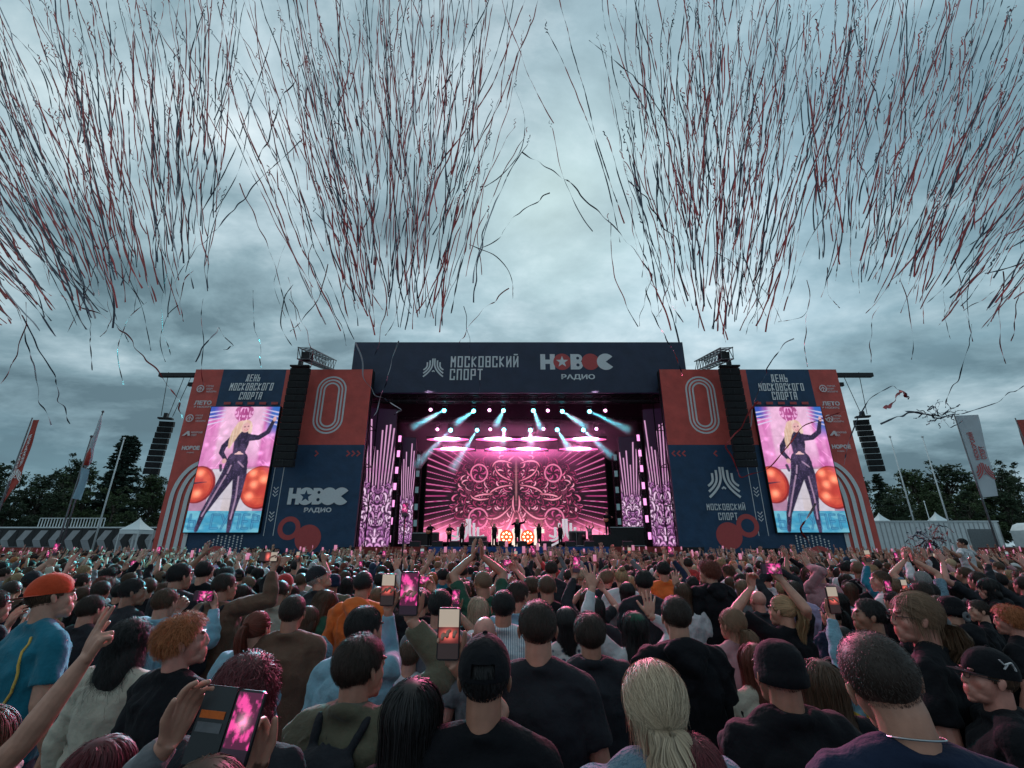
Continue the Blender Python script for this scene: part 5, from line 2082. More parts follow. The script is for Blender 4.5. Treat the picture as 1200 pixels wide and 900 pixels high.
def person(label, body, top, topm, hair, hairm, skin, H, group=None, hat=None, hatm=None, glasses=False, legs='dark denim', extra=None, hair_s=1.0):
    t = thing('person', label, 'person', group=group)
    o = link(bpy.data.objects.new('body', body), t)
    setmat(o, SK[skin])
    if top is not None:
        o = link(bpy.data.objects.new(top.name.split('.')[0], top), t)
        setmat(o, CM[topm] if isinstance(topm, str) else topm)
    o = link(bpy.data.objects.new('trousers', TRS), t)
    setmat(o, CM[legs])
    o = link(bpy.data.objects.new('shoes', SHO), t)
    setmat(o, M['shoe'])
    if hair:
        o = link(bpy.data.objects.new('hair', HAIR[hair]), t)
        o.matrix_local = H @ Matrix.Scale(hair_s, 4)
        setmat(o, HC[hairm])
    if hat:
        nm, me = {'cap': ('cap', CAP), 'beanie': ('beanie', BEANIE), 'cap_back': ('cap', CAP)}[hat]
        o = link(bpy.data.objects.new(nm, me), t)
        o.matrix_local = H @ (Matrix.Rotation(math.pi, 4, 'Z') @ Matrix.Translation((0, .036, 0)) if hat == 'cap_back' else Matrix.Identity(4)) @ Matrix.Scale(1.02, 4)
        setmat(o, CM[hatm])
    if glasses:
        o = link(bpy.data.objects.new('glasses', GLASSES), t)
        o.matrix_local = H
        setmat(o, M['phone_case'])
    return t
# ------------------------------------------------------------------ the crowd, one person after another
BODY, TOPS, POSES = {}, {}, {}
CAMV = Vector((0, 0, CAM_H))


def pose(key, **kw):
    if key not in POSES:
        POSES[key] = Pose(**kw)
    return POSES[key]


def get_body(key):
    if key not in BODY:
        BODY[key] = POSES[key].body()
    return BODY[key]


def get_top(key, kind):
    if (key, kind) not in TOPS:
        TOPS[(key, kind)] = POSES[key].top(kind, seed=len(TOPS) * 3.7)
    return TOPS[(key, kind)]


def arm_up(sd, x=.25, y=.16, z=1.84, hand='open', palm='f', tilt=0.0):
    n = {'f': V(0, 1, 0), 'b': V(0, -1, 0), 'in': V(-sd, .3, 0)}[palm]
    return dict(w=V(sd * x, y, z), f=V(sd * tilt, .12, 1), n=n, hand=hand)


PHONE_R = dict(w=V(.10, .40, 1.66), f=V(-.25, .10, 1), n=V(0, -1, .1), hand='grip')
PHONE_HI = dict(w=V(.12, .28, 1.88), f=V(-.25, .10, 1), n=V(0, -1, .1), hand='grip')
pose('idle')
pose('idle_left', yaw=R(38), pitch=R(4))
pose('idle_right', yaw=R(-34), pitch=R(3), roll=R(4))
pose('idle_down', pitch=R(-22), yaw=R(10))
pose('palm_up', R_=arm_up(1), pitch=R(6))
pose('palm_high', R_=arm_up(1, .18, .10, 1.93, tilt=.15), yaw=R(-12))
pose('both_up', R_=arm_up(1, .22, .14, 1.90, tilt=.2), L_=arm_up(-1, .24, .12, 1.86, tilt=.2), pitch=R(8))
pose('clap', R_=dict(w=V(.05, .20, 1.86), f=V(-.05, .1, 1), n=V(-1, 0, 0), hand='open'), L_=dict(w=V(-.05, .20, 1.86), f=V(.05, .1, 1), n=V(1, 0, 0), hand='open'))
pose('point_up', R_=arm_up(1, .2, .15, 1.88, 'point'), yaw=R(10))
pose('horns_up', R_=arm_up(1, .28, .15, 1.82, 'horns'), yaw=R(-16))
pose('fist_up', R_=arm_up(1, .2, .2, 1.84, 'fist'))
pose('phone_one', R_=PHONE_R)
pose('phone_high', R_=PHONE_HI, pitch=R(10))
pose('phone_two', R_=dict(w=V(.135, .36, 1.70), f=V(-.75, .25, .7), n=V(-.2, -1, 0), hand='grip'), L_=dict(w=V(-.135, .36, 1.70), f=V(.75, .25, .7), n=V(.2, -1, 0), hand='grip'), pitch=R(5))
PHONE_AT = {'phone_one': (V(.075, .375, 1.785), 0), 'phone_high': (V(.095, .255, 2.005), 0), 'phone_two': (V(0, .375, 1.80), 1)}


def place(px, py, w, fac=.165, smin=.86, smax=1.12):
    """depth and scale so that a person standing on the ground has the head at px, py and w pixels wide"""
    d = ray(px, py)
    a = d.z
    u = abs(px - 600) / FPX
    w = w / math.sqrt(1 + u * u) / (1 + .10 * u)      # a wide lens draws round things wider towards the edges
    k = w / (FPX * fac)
    den = 1.62 * k - a
    t = CAM_H / den
    s = k * t
    if not smin <= s <= smax:
        s = min(max(s, smin), smax)
        t = (1.62 * s - CAM_H) / a
    return CAMV + d * t, s, t


HEROES = []
GR = 'crowd watching the stage'


def hero(px, py, w, label, top, tm, hair, hm, skin=0, rz=0, key='idle', mir=False, hat=None, hatm=None, glasses=False, arms=None, yaw=0, pitch=0, roll=0, fac=.165,
         legs='dark denim', hs=1.0, ph=None, wide=1.0):
    P, s, t = place(px, py, w, fac)
    rzr = R(rz)
    Rz = Matrix.Rotation(rzr, 3, 'Z')
    root = P - Rz @ Vector((0, .015 * s, 1.62 * s))
    if arms or yaw or pitch or roll:
        key = 'hero%d' % len(HEROES)
        kw = dict(yaw=R(yaw), pitch=R(pitch), roll=R(roll))
        for sd, nm in ((1, 'R_'), (-1, 'L_')):
            if arms and sd in arms:
                ax, ay, dd, hd, f, n = arms[sd]
                q = CAMV + ray(ax, ay) * (t + dd)
                loc = (Rz.inverted() @ (q - root)) / s
                kw[nm] = dict(w=loc, f=V(*f), n=V(*n), hand=hd, pole=V(sd * .30, -.25, -1))
        pose(key, **kw)
    po = POSES[key]
    if w > 50 and key.startswith('hero'):
        BODY[key] = po.body(.0044, thin=.4)
    o = person(label, get_body(key), get_top(key, top), tm, hair, hm, skin, po.H, GR, hat, hatm, glasses, legs, hair_s=hs)
    o.location = root
    o.rotation_euler.z = rzr
    o.scale = (-s if mir else s, s, s)
    HEROES.append((root.x, root.y, px, py, w))
    return o, s, t


def hold(o, sd, land=False, kind=1, label='', ph_s=1.0, turn=0.0, grow=1.0):
    """a phone in the hand that the last hero raised"""
    k_ = [k for k in POSES if k in BODY and BODY[k] == o.children[0].data][0]
    sh, el, w, f, n, hk = POSES[k_].arm[sd]
    f = f.normalized()
    n = (n - f * n.dot(f)).normalized()
    s_ = o.scale[1]
    Mx = Matrix.Translation(o.location) @ Matrix.Rotation(o.rotation_euler.z, 4, 'Z') @ Matrix.Scale(s_, 4)
    rot = Matrix.Rotation(o.rotation_euler.z * .3 + R(turn), 3, 'Z')
    off = V(0, 0, 0)
    if land:
        rot = rot @ Matrix.Rotation(R(90), 3, 'Y')
        off = V(-sd * .055, 0, 0)
    loc = Mx @ (w + f * .088 + n * .040 + V(0, 0, .022) + off)
    return phone(loc, rot, kind, label, s_ * ph_s)


UPf = (0, .12, 1)
FWD = (0, 1, 0)
BCK = (0, -1, 0)
# ---- left side, near
hero(64, 701, 52, 'person in an orange red flat cap and a teal t-shirt with a curved yellow seam', 'tee', 'teal', 'fringe_under_cap', 'brown', 0, -22, yaw=-18, pitch=4, roll=-8, hat='cap_back', hatm='orange red')
hero(-30, 872, 112, 'person at left whose bare arm rises from a pale sleeve, two fingers up', 'tee', 'white', 'long', 'brown', 0, -45,
     arms={1: (118, 752, .02, 'victory', (.25, .2, 1), (-.3, 1, 0))}, fac=.2)
hero(153, 752, 60, 'person with long loose black curls and a pale top, behind the raised bare arm', 'blouse', 'cream', 'bigcurls', 'black', 1, -8, fac=.215)
hero(219, 752, 60, 'person with tousled ginger curls seen in profile, black t-shirt', 'tee', 'black', 'curly', 'ginger', 3, -22, yaw=-38, pitch=8, fac=.195)
hero(290, 812, 88, 'person with a big mop of dark red curls, behind the wallet phone case', 'blouse', 'charcoal', 'bigcurls', 'dark red', 1, -5, fac=.215, glasses=False)
hero(117, 908, 88, 'person with smooth dark red hair at the very bottom below the long raised arm', 'blouse', 'black', 'long', 'dark red', 0, -15, fac=.19)
o, s, t = hero(236, 962, 128, 'person at the bottom who holds a big phone in an open wallet case', 'blouse', 'grey', 'bob', 'brown', 0, 0,
               arms={1: (300, 905, .18, 'grip', (-.3, .2, 1), (0, -1, 0)), -1: (196, 872, .16, 'relaxed', (.2, .2, 1), (.8, -.3, 0))}, fac=.19)
pw = CAMV + ray(283, 853) * (t + .16)
big = phone(pw, Matrix.Rotation(R(-6), 3, 'Z') @ Matrix.Rotation(R(-12), 3, 'X') @ Matrix.Rotation(R(3), 3, 'Y'), 1, 'big phone in a black wallet case whose open cover shows an orange card', 1.02)
mb = MB()
mb.box((-.125, -.002, -.080), (-.040, .006, .080))
cv_ = mb.build('wallet_cover', M['phone_case'], big)
mb = MB()
mb.box((-.118, -.0045, .012), (-.052, -.0022, .028))
mb.build('orange_card', CM['orange'], cv_)
mb = MB()
mb.box((-.118, -.0045, -.016), (-.052, -.0022, .004))
mb.build('grey_card', CM['grey'], cv_)
hero(-46, 760, 46, 'person at left whose spread fingers reach in below the orange red cap', 'tee', 'black', 'short', 'black', 0, -30, arms={1: (22, 748, -.1, 'open', (.5, .1, .9), (-.4, .8, 0))})
hero(-8, 712, 44, 'person cut off by the left edge of the picture with both hands raised', 'tee', 'charcoal', 'short', 'dark brown', 0, -20, arms={1: (8, 735, .1, 'relaxed', (.3, .1, .9), (0, 1, 0))})
hero(107, 715, 34, 'person with plain dark hair between the orange red cap and the raised hand', 'tee', 'charcoal', 'short', 'dark brown', 0, -10)
hero(118, 694, 26, 'person with dark brown hair just above the raised hand with two fingers', 'tee', 'black', 'crop', 'dark brown', 1, 14)
hero(156, 694, 30, 'person with short black hair turned to the right, dark t-shirt, left of the landscape phone', 'tee', 'charcoal', 'short', 'black', 2, -25, yaw=-30, hs=1.0)
o, s, t = hero(194, 707, 31, 'person with brown hair and a pale blue shirt who films with a phone held sideways', 'shirt', 'light blue', 'short', 'brown', 0, -8,
               arms={1: (252, 712, .12, 'grip', (-.6, .2, .8), (-.3, -1, 0)), -1: (208, 716, .12, 'grip', (.5, .2, .8), (.3, -1, 0))})
hold(o, 1, True, 1, 'phone held sideways with a pink stage picture, above the ginger curls', 1.15)
hero(211, 676, 31, 'person with thick black hair and a white collar, behind the sideways phone', 'shirt', 'charcoal', 'short', 'black', 1, -15, yaw=-15)
hero(239, 671, 24, 'person with dark hair edged with teal light, right of the one with a white collar', 'tee', 'black', 'short', 'black', 0, 10)
hero(284, 697, 23, 'person with long dark hair beside the brown jacket', 'tee', 'brown', 'wavy', 'dark brown', 0, 0, fac=.2)
o, s, t = hero(263, 688, 27, 'person in a brown jacket with a dark backpack strap, one arm stretched up to film', 'jacket', 'brown', 'crop', 'dark brown', 1, -12, yaw=-22,
               arms={1: (320, 668, .10, 'grip', (.0, .2, 1), (0, -1, 0))})
hold(o, 1, True, 2, 'phone held sideways with a red lit picture at the end of the brown sleeve', 1.15)
hero(302, 738, 33, 'person with auburn hair in a ponytail and a light blue jacket', 'jacket', 'light blue', 'ponytail', 'auburn', 0, -12)
hero(343, 719, 33, 'person with cropped dark hair and a brown polo shirt', 'shirt', 'brown', 'crop', 'dark brown', 1, 5)
hero(361, 727, 28, 'person in a pale blue denim jacket right behind the brown polo shirt', 'jacket', 'denim blue', 'bob', 'brown', 0, -15, fac=.19)
hero(377, 706, 26, 'person with wavy brown hair looking down, dark green top', 'tee', 'dark green', 'wavy', 'brown', 0, -20, yaw=-25, pitch=-20, fac=.195)
hero(330, 772, 30, 'small person in black with a lifted hand, right of the dark red curls', 'tee', 'black', 'bob', 'black', 0, 10, arms={1: (334, 800, .05, 'relaxed', (.1, .1, 1), (0, 1, 0))}, fac=.19)
hero(379, 678, 21, 'person in a dark flat cap lying back with the face turned up', 'shirt', 'charcoal', 'short', 'grey', 0, -30, yaw=-40, pitch=25, hat='cap', hatm='charcoal')
hero(426, 686, 24, 'person in a bright orange hoodie with short black hair', 'hoodie', 'orange', 'buzz', 'black', 1, -6)
o, s, t = hero(427, 739, 40, 'person with smooth black hair and light blue sleeves, holding up a phone', 'shirt', 'light blue', 'short', 'black', 1, -18, arms={1: (455, 716, .20, 'grip', (.05, .1, 1), (0, -1, 0))}, yaw=-12)
hold(o, 1, False, 2, 'phone held upright with a red and white picture, left of the pink phone', 1.1)
o, s, t = hero(422, 783, 57, 'person with straight brown hair, a dark backpack and a long olive sleeve raised', 'jacket', 'olive', 'tousled', 'dark brown', 0, -14, yaw=-22,
               arms={1: (483, 728, .16, 'grip', (-.1, .1, 1), (0, -1, 0))}, hs=1.0, fac=.18)
hold(o, 1, False, 1, 'phone held upright with a bright pink picture at the end of the olive sleeve', 1.15)
o, s, t = hero(484, 842, 66, 'person with very long smooth black hair who films with a phone held upright', 'tee', 'charcoal', 'long', 'black', 0, -6,
               arms={1: (533, 780, .14, 'grip', (-.2, .1, 1), (-.1, -1, 0))}, fac=.185)
hold(o, 1, False, 2, 'phone held upright with a small red stage in the picture, left of the black cap', 1.15)
hero(516, 712, 29, 'person in a light grey t-shirt with very short dark hair', 'tee', 'grey', 'crop', 'black', 1, -4)
hero(480, 770, 26, 'person in a pale t-shirt hidden behind the long black hair', 'tee', 'white', 'short', 'brown', 0, 5)
# ---- centre, near
hero(568, 797, 60, 'person in a black baseball cap with an opening at the back and a black t-shirt', 'tee', 'black', 'fringe_under_cap', 'black', 1, 0, hat='cap', hatm='black')
hero(630, 738, 44, 'tall broad person in a dark grey t-shirt with cropped brown hair', 'tee', 'charcoal', 'crop', 'dark brown', 0, 0, fac=.160)
hero(568, 744, 28, 'bald person whose scalp shows above the black cap', 'tee', 'grey', None, None, 3, 0)
hero(561, 716, 25, 'person with long loose pale blonde hair left of the white striped shirt', 'tee', 'black', 'wavy', 'pale blonde', 0, -5, fac=.2)
hero(590, 713, 28, 'person with black hair and a white striped shirt', 'shirt', 'striped white', 'crop', 'black', 1, 0)
hero(607, 699, 24, 'person with dark hair and a pale collar turned right behind the tall grey t-shirt', 'shirt', 'light blue', 'short', 'dark brown', 1, -20, yaw=-25)
hero(641, 690, 22, 'person with a shaved neck and short brown hair in a dark top', 'tee', 'black', 'buzz', 'brown', 1, 0)
hero(646, 668, 15, 'person with short dark hair directly above the shaved neck', 'tee', 'charcoal', 'short', 'dark brown', 1, 0)
hero(664, 732, 31, 'person with a round black bob and a flower patterned shirt', 'blouse', 'floral', 'bob', 'black', 0, 0, fac=.19)
hero(691, 745, 38, 'person with thick brown hair, light blue collar and a dark jacket', 'jacket', 'charcoal', 'tousled', 'dark brown', 1, 0, fac=.18)
hero(744, 738, 34, 'person in a black beanie over long dark hair with both hands raised from white sleeves', 'shirt', 'white', 'wavy', 'black', 0, 0, hat='beanie', hatm='dark green',
     arms={-1: (694, 690, .10, 'open', (-.15, .1, 1), (0, 1, 0)), 1: (762, 722, .1, 'open', (.1, .1, 1), (0, 1, 0))}, fac=.2)
hero(792, 724, 37, 'person with dark brown hair in a black sweater, hand raised over the crowd behind', 'hoodie', 'black', 'crop', 'dark brown', 0, 0)
hero(766, 828, 80, 'person with highlighted blonde hair in a low ponytail and a pale denim jacket', 'jacket', 'denim blue', 'low_ponytail', 'pale blonde', 0, 0, fac=.185)
hero(815, 918, 88, 'person with short dark red hair at the very bottom, right of the denim jacket', 'tee', 'black', 'short', 'dark red', 0, 0, fac=.19)
hero(831, 671, 32, 'tall person with curly ginger hair in a black hooded jacket', 'hoodie', 'black', 'curly', 'auburn', 0, 12, yaw=22, fac=.195)
hero(858, 732, 31, 'person with light brown hair tied low and a sheer pink blouse', 'blouse', 'pink', 'low_ponytail', 'light brown', 0, 10, yaw=18, fac=.185)
hero(754, 683, 22, 'person with neat black hair in a grey t-shirt behind the hand with spread fingers', 'tee', 'charcoal', 'short', 'black', 1, 0)
hero(777, 669, 17, 'person with short black hair in an orange t-shirt', 'tee', 'orange', 'short', 'black', 1, 0)
hero(728, 678, 18, 'person with blonde hair pinned up in a knot', 'tee', 'white', 'bun', 'blonde', 0, 0, fac=.18)
hero(735, 695, 20, 'person with smooth black hair in front of the blonde knot', 'tee', 'grey', 'bob', 'black', 0, 0, fac=.19)
hero(800, 695, 20, 'person whose hand with spread fingers rises left of the ginger curls', 'shirt', 'white', 'long', 'brown', 0, -5, arms={-1: (792, 686, .1, 'open', (.1, .1, 1), (0, 1, 0))}, fac=.185)
hero(811, 686, 16, 'person with short black hair and a light collar just left of the black hooded jacket', 'shirt', 'black', 'short', 'black', 0, 0)
# ---- right side, near
hero(911, 790, 62, 'person in a black knitted beanie and a black sweater', 'jacket', 'black', 'buzz', 'black', 1, 4, hat='beanie', hatm='black')
hero(885, 778, 40, 'person with auburn hair and a cream blouse behind the black beanie', 'blouse', 'cream', 'long', 'auburn', 0, 8, fac=.185)
hero(962, 803, 54, 'person with very long straight brown hair right of the black beanie', 'blouse', 'black', 'long', 'brown', 0, 12, fac=.185)
o, s, t = hero(917, 716, 32, 'person with streaked blonde hair in a ponytail, one bare arm up with a sideways phone', 'tee', 'black', 'ponytail', 'blonde', 0, 18, yaw=22,
               arms={1: (916, 680, .05, 'grip', (-.6, .1, .7), (0, -1, 0)), -1: (880, 690, .12, 'grip', (.3, .1, 1), (0, -1, 0))}, fac=.18)
hold(o, 1, True, 1, 'phone held sideways with a dim pink picture above the streaked blonde ponytail', 1.15)
hero(888, 705, 20, 'bald person beside the streaked blonde ponytail', 'shirt', 'charcoal', None, None, 3, 10)
hero(1046, 800, 110, 'big person close by with a faded short haircut and a thin neck chain', 'tee', 'navy', 'buzz', 'dark brown', 0, -10, yaw=-2, pitch=-8, roll=-12)
hero(1016, 722, 36, 'person with black hair in profile to the left', 'tee', 'black', 'short', 'black', 2, 40, yaw=32, pitch=4)
o, s, t = hero(1006, 792, 44, 'person in a mustard coat with a light blue ribbed sleeve stretched up to film', 'shirt', 'light blue', 'wavy', 'black', 0, 20,
               arms={-1: (972, 712, .10, 'grip', (.2, .1, 1), (0, -1, 0))}, fac=.2)
hold(o, -1, False, 2, 'phone in a blue case held upright at the end of the light blue sleeve', 1.15)
hero(1071, 724, 60, 'person with glasses and brown hair tied with a grey scrunchie, in profile to the left', 'tee', 'black', 'low_ponytail', 'light brown', 3, 45, yaw=28, glasses=True, fac=.18)
hero(1152, 795, 64, 'person in a black cap with a white mark and a black jacket, face in profile', 'jacket', 'black', 'fringe_under_cap', 'brown', 3, 60, yaw=18, pitch=8, hat='cap', hatm='black', glasses=True)
hero(1183, 728, 44, 'person with curly red hair at the right edge', 'tee', 'black', 'curly', 'ginger', 3, 30, yaw=15, fac=.2)
hero(1146, 716, 26, 'person with short dark hair and a turned face left of the red curls', 'tee', 'black', 'short', 'dark brown', 0, 45, yaw=30)
hero(1157, 690, 30, 'person with a black bob looking left at the right edge', 'hoodie', 'black', 'bob', 'black', 3, 50, yaw=30, fac=.19)
hero(1113, 716, 38, 'person in a black beanie and hoodie right of the grey scrunchie', 'hoodie', 'black', 'short', 'black', 0, 10, hat='beanie', hatm='black', hs=1.0, fac=.185)
hero(1031, 681, 23, 'person with cropped brown hair and a white collar, in profile', 'shirt', 'white', 'crop', 'brown', 3, 40, yaw=35)
o, s, t = hero(1046, 705, 22, 'person whose raised hand shows the back of a dark phone', 'tee', 'black', 'short', 'black', 0, 10, arms={-1: (1040, 700, .1, 'grip', (.2, .1, 1), (0, -1, 0))})
hold(o, -1, False, 1, 'dark phone held upright above the glasses and brown hair', 1.15)
hero(987, 750, 30, 'person in black between the light blue sleeve and the brown hair', 'hoodie', 'black', 'bob', 'black', 0, 5, fac=.19)
hero(958, 672, 20, 'person with black hair and a hand raised from a pink sleeve', 'shirt', 'pink', 'short', 'black', 0, 10, arms={-1: (946, 663, .05, 'open', (-.05, .1, 1), (0, 1, 0))})
hero(870, 690, 19, 'person with ash blonde hair right of the black hooded jacket', 'tee', 'grey', 'bob', 'light brown', 0, 5, fac=.19)

for o in [x for x in COL.objects if 'mustard coat' in x.get('label', '')]:
    k_ = [k for k in POSES if get_body(k) == o.children[0].data][0]
    setmat(link(bpy.data.objects.new('coat', POSES[k_].top('tee', wide=1.14, seed=55)), o), CM['mustard'])
for o in [x for x in COL.objects if 'curved yellow seam' in x.get('label', '')]:
    sh_ = [c for c in o.children if c.name.startswith('t_shirt')][0]
    q_ = np.array([v.co for v in sh_.data.vertices])
    q_ = q_[q_[:, 1] < 0]
    pts = []
    for u in np.linspace(0, 1, 12):
        xx, zz = .085 + .05 * math.sin(u * 3.0) , 1.44 - .34 * u
        near = q_[np.argsort((q_[:, 0] - xx) ** 2 + (q_[:, 2] - zz) ** 2)[:4]]
        pts.append((xx, near[:, 1].min() - .001, zz))
    mb = MB()
    mb.tube(pts, .0065, 6)
    setmat(mb.build('yellow_seam', [None], sh_, True), CM['yellow'])

# white mark on the side of the black cap; chain, hair tie and strap pieces stay as parts of their persons
for o in [x for x in COL.objects if x.get('label', '').startswith('person in a black cap with a white mark')]:
    capo = [c for c in o.children if c.name.startswith('cap')][0]
    mb = MB()
    for k, (x0, z0, x1, z1) in enumerate(((-.028, .040, -.018, .062), (-.018, .062, .010, .048), (.010, .048, .026, .066), (-.002, .052, .012, .030), (-.028, .040, -.030, .030))):
        for yy, s_ in ((0, -1), (0, 1)):
            xs = s_ * (.0885 + .0004 * k)
            mb.bar((xs, x0 - .03, z0 + .03), (xs * .985, x1 - .03, z1 + .03), .011, .003)
    mb.build('white_mark', CM['white'], capo)
    break
for o in [x for x in COL.objects if x.get('label', '').startswith('big person close by')]:
    mb = MB()
    pts = [V(.0615 * math.cos(t_), -.016 + .0615 * math.sin(t_), 1.518 - .012 * math.sin(t_)) for t_ in [2 * math.pi * i / 28 for i in range(29)]]
    mb.tube(pts, .0022, 5)
    mb.build('neck_chain', M['metal'], o)
for o in [x for x in COL.objects if 'grey scrunchie' in x.get('label', '')]:
    mb = MB()
    pts = [V(.026 * math.cos(t_), -.125, -.03 + .026 * math.sin(t_)) for t_ in [2 * math.pi * i / 12 for i in range(13)]]
    mb.tube(pts, [.014 + .003 * math.sin(5 * i) for i in range(13)], 7)
    h_ = [c for c in o.children if c.name.startswith('hair')][0]
    setmat(mb.build('scrunchie', [None], h_, True), CM['grey'])

# ---- the middle of the crowd: individuals from a shuffled grid
RN = random.Random(42)
LM = [(0, 75, 'below the red feather flag'), (75, 130, 'below the chevron boards'), (130, 178, 'below the white tent at left'), (178, 215, 'below the striped edge of the left banner wall'),
      (215, 262, 'below the left video screen'), (262, 305, 'below the right half of the left screen'), (305, 345, 'below the left line array'), (345, 418, 'below the radio logo on the left wall'),
      (418, 465, 'below the left pink panels'), (465, 505, 'below the guitarist'), (505, 550, 'below the bass player'), (550, 590, 'below the left white emblem'), (590, 625, 'below the singer'),
      (625, 668, 'below the right white emblem'), (668, 715, 'below the drum kit'), (715, 757, 'below the narrow right pink panel'), (757, 800, 'below the wide right pink panel'),
      (800, 838, 'below the inner edge of the right wall'), (838, 880, 'below the right sport emblem'), (880, 925, 'below the left half of the right screen'), (925, 962, 'below the right video screen'),
      (962, 1030, 'below the striped edge of the right wall'), (1030, 1080, 'below the white trailer'), (1080, 1135, 'below the tangle of streamers'), (1135, 1201, 'below the white banner flag')]


def where(px, t):
    lm = next((c for a, b_, c in LM if a <= px < b_), 'at the edge of the picture')
    return lm


HAIRW = [('short', .22), ('crop', .16), ('tousled', .08), ('buzz', .05), ('long', .13), ('wavy', .10), ('bob', .07), ('ponytail', .08), ('low_ponytail', .04), ('bun', .03), ('curly', .04)]
HNAME = {'short': 'short', 'crop': 'cropped', 'tousled': 'tousled', 'buzz': 'shaved', 'long': 'long straight', 'wavy': 'long wavy', 'bob': 'bobbed', 'ponytail': 'ponytailed', 'low_ponytail': 'low ponytailed',
         'bun': 'bunned', 'curly': 'curly'}
HCW = [('black', .26), ('dark brown', .30), ('brown', .16), ('light brown', .08), ('blonde', .07), ('pale blonde', .03), ('ginger', .02), ('auburn', .05), ('grey', .03)]
TW = [('tee', .5), ('jacket', .14), ('hoodie', .14), ('shirt', .22)]
TC = [('black', .34), ('charcoal', .16), ('navy', .08), ('grey', .09), ('white', .06), ('teal', .03), ('olive', .03), ('denim blue', .05), ('red', .02), ('pink', .02), ('brown', .03), ('lilac', .01), ('cream', .03), ('light blue', .03), ('dark green', .02)]
TN = {'tee': 't-shirt', 'jacket': 'jacket', 'hoodie': 'hoodie', 'shirt': 'shirt'}
PS = [('idle', .30), ('idle_left', .09), ('idle_right', .09), ('idle_down', .02), ('palm_up', .06), ('palm_high', .05), ('both_up', .05), ('clap', .03), ('point_up', .02), ('horns_up', .02), ('fist_up', .02),
      ('phone_one', .08), ('phone_high', .08), ('phone_two', .07)]
PN = {'palm_up': 'one open hand raised', 'palm_high': 'one hand raised high', 'both_up': 'both hands up', 'clap': 'clapping overhead', 'point_up': 'pointing up', 'horns_up': 'two fingers raised',
      'fist_up': 'one fist raised', 'phone_one': 'filming with a phone', 'phone_high': 'phone held high', 'phone_two': 'phone held in both hands'}


def pick(tab):
    r = RN.random() * sum(w for _, w in tab)
    for a, w in tab:
        r -= w
        if r <= 0:
            return a
    return tab[-1][0]


used = set()
for o in [x for x in COL.objects if 'dark backpack strap' in x.get('label', '') or 'long olive sleeve' in x.get('label', '')]:
    setmat(link(bpy.data.objects.new('backpack', PACK), o), CM['charcoal'])
N_MID = 300 - len(HEROES)
spots = []
rowd = .58
y = 2.3
while y < 14:
    hw = y * 1.16 + .6
    n = int(2 * hw / .54)
    for i in range(n):
        x = -hw + (i + .5) * 2 * hw / n + RN.uniform(-.13, .13)
        yy = y + RN.uniform(-.2, .2)
        spots.append((x, yy))
    y += rowd
ok = []
for x, yy in spots:
    if any((x - h[0]) ** 2 + (yy - h[1]) ** 2 < .40 ** 2 for h in HEROES):
        continue
    px, py, dp = proj((x, yy, 1.66))
    if not -15 < px < 1215:
        continue
    w_ = .17 * FPX / dp
    # keep the people placed by hand in view
    if any(h[1] > yy and abs(px - h[2]) < (h[4] + w_) * .52 and py - w_ * .8 < h[3] + h[4] * .45 for h in HEROES):
        continue
    ok.append((yy, x, px, py))
ok.sort()
mids = ok[:N_MID]
FAR_FROM = mids[-1][0]
FAR_SPOTS = ok[N_MID:]
pcount = 0
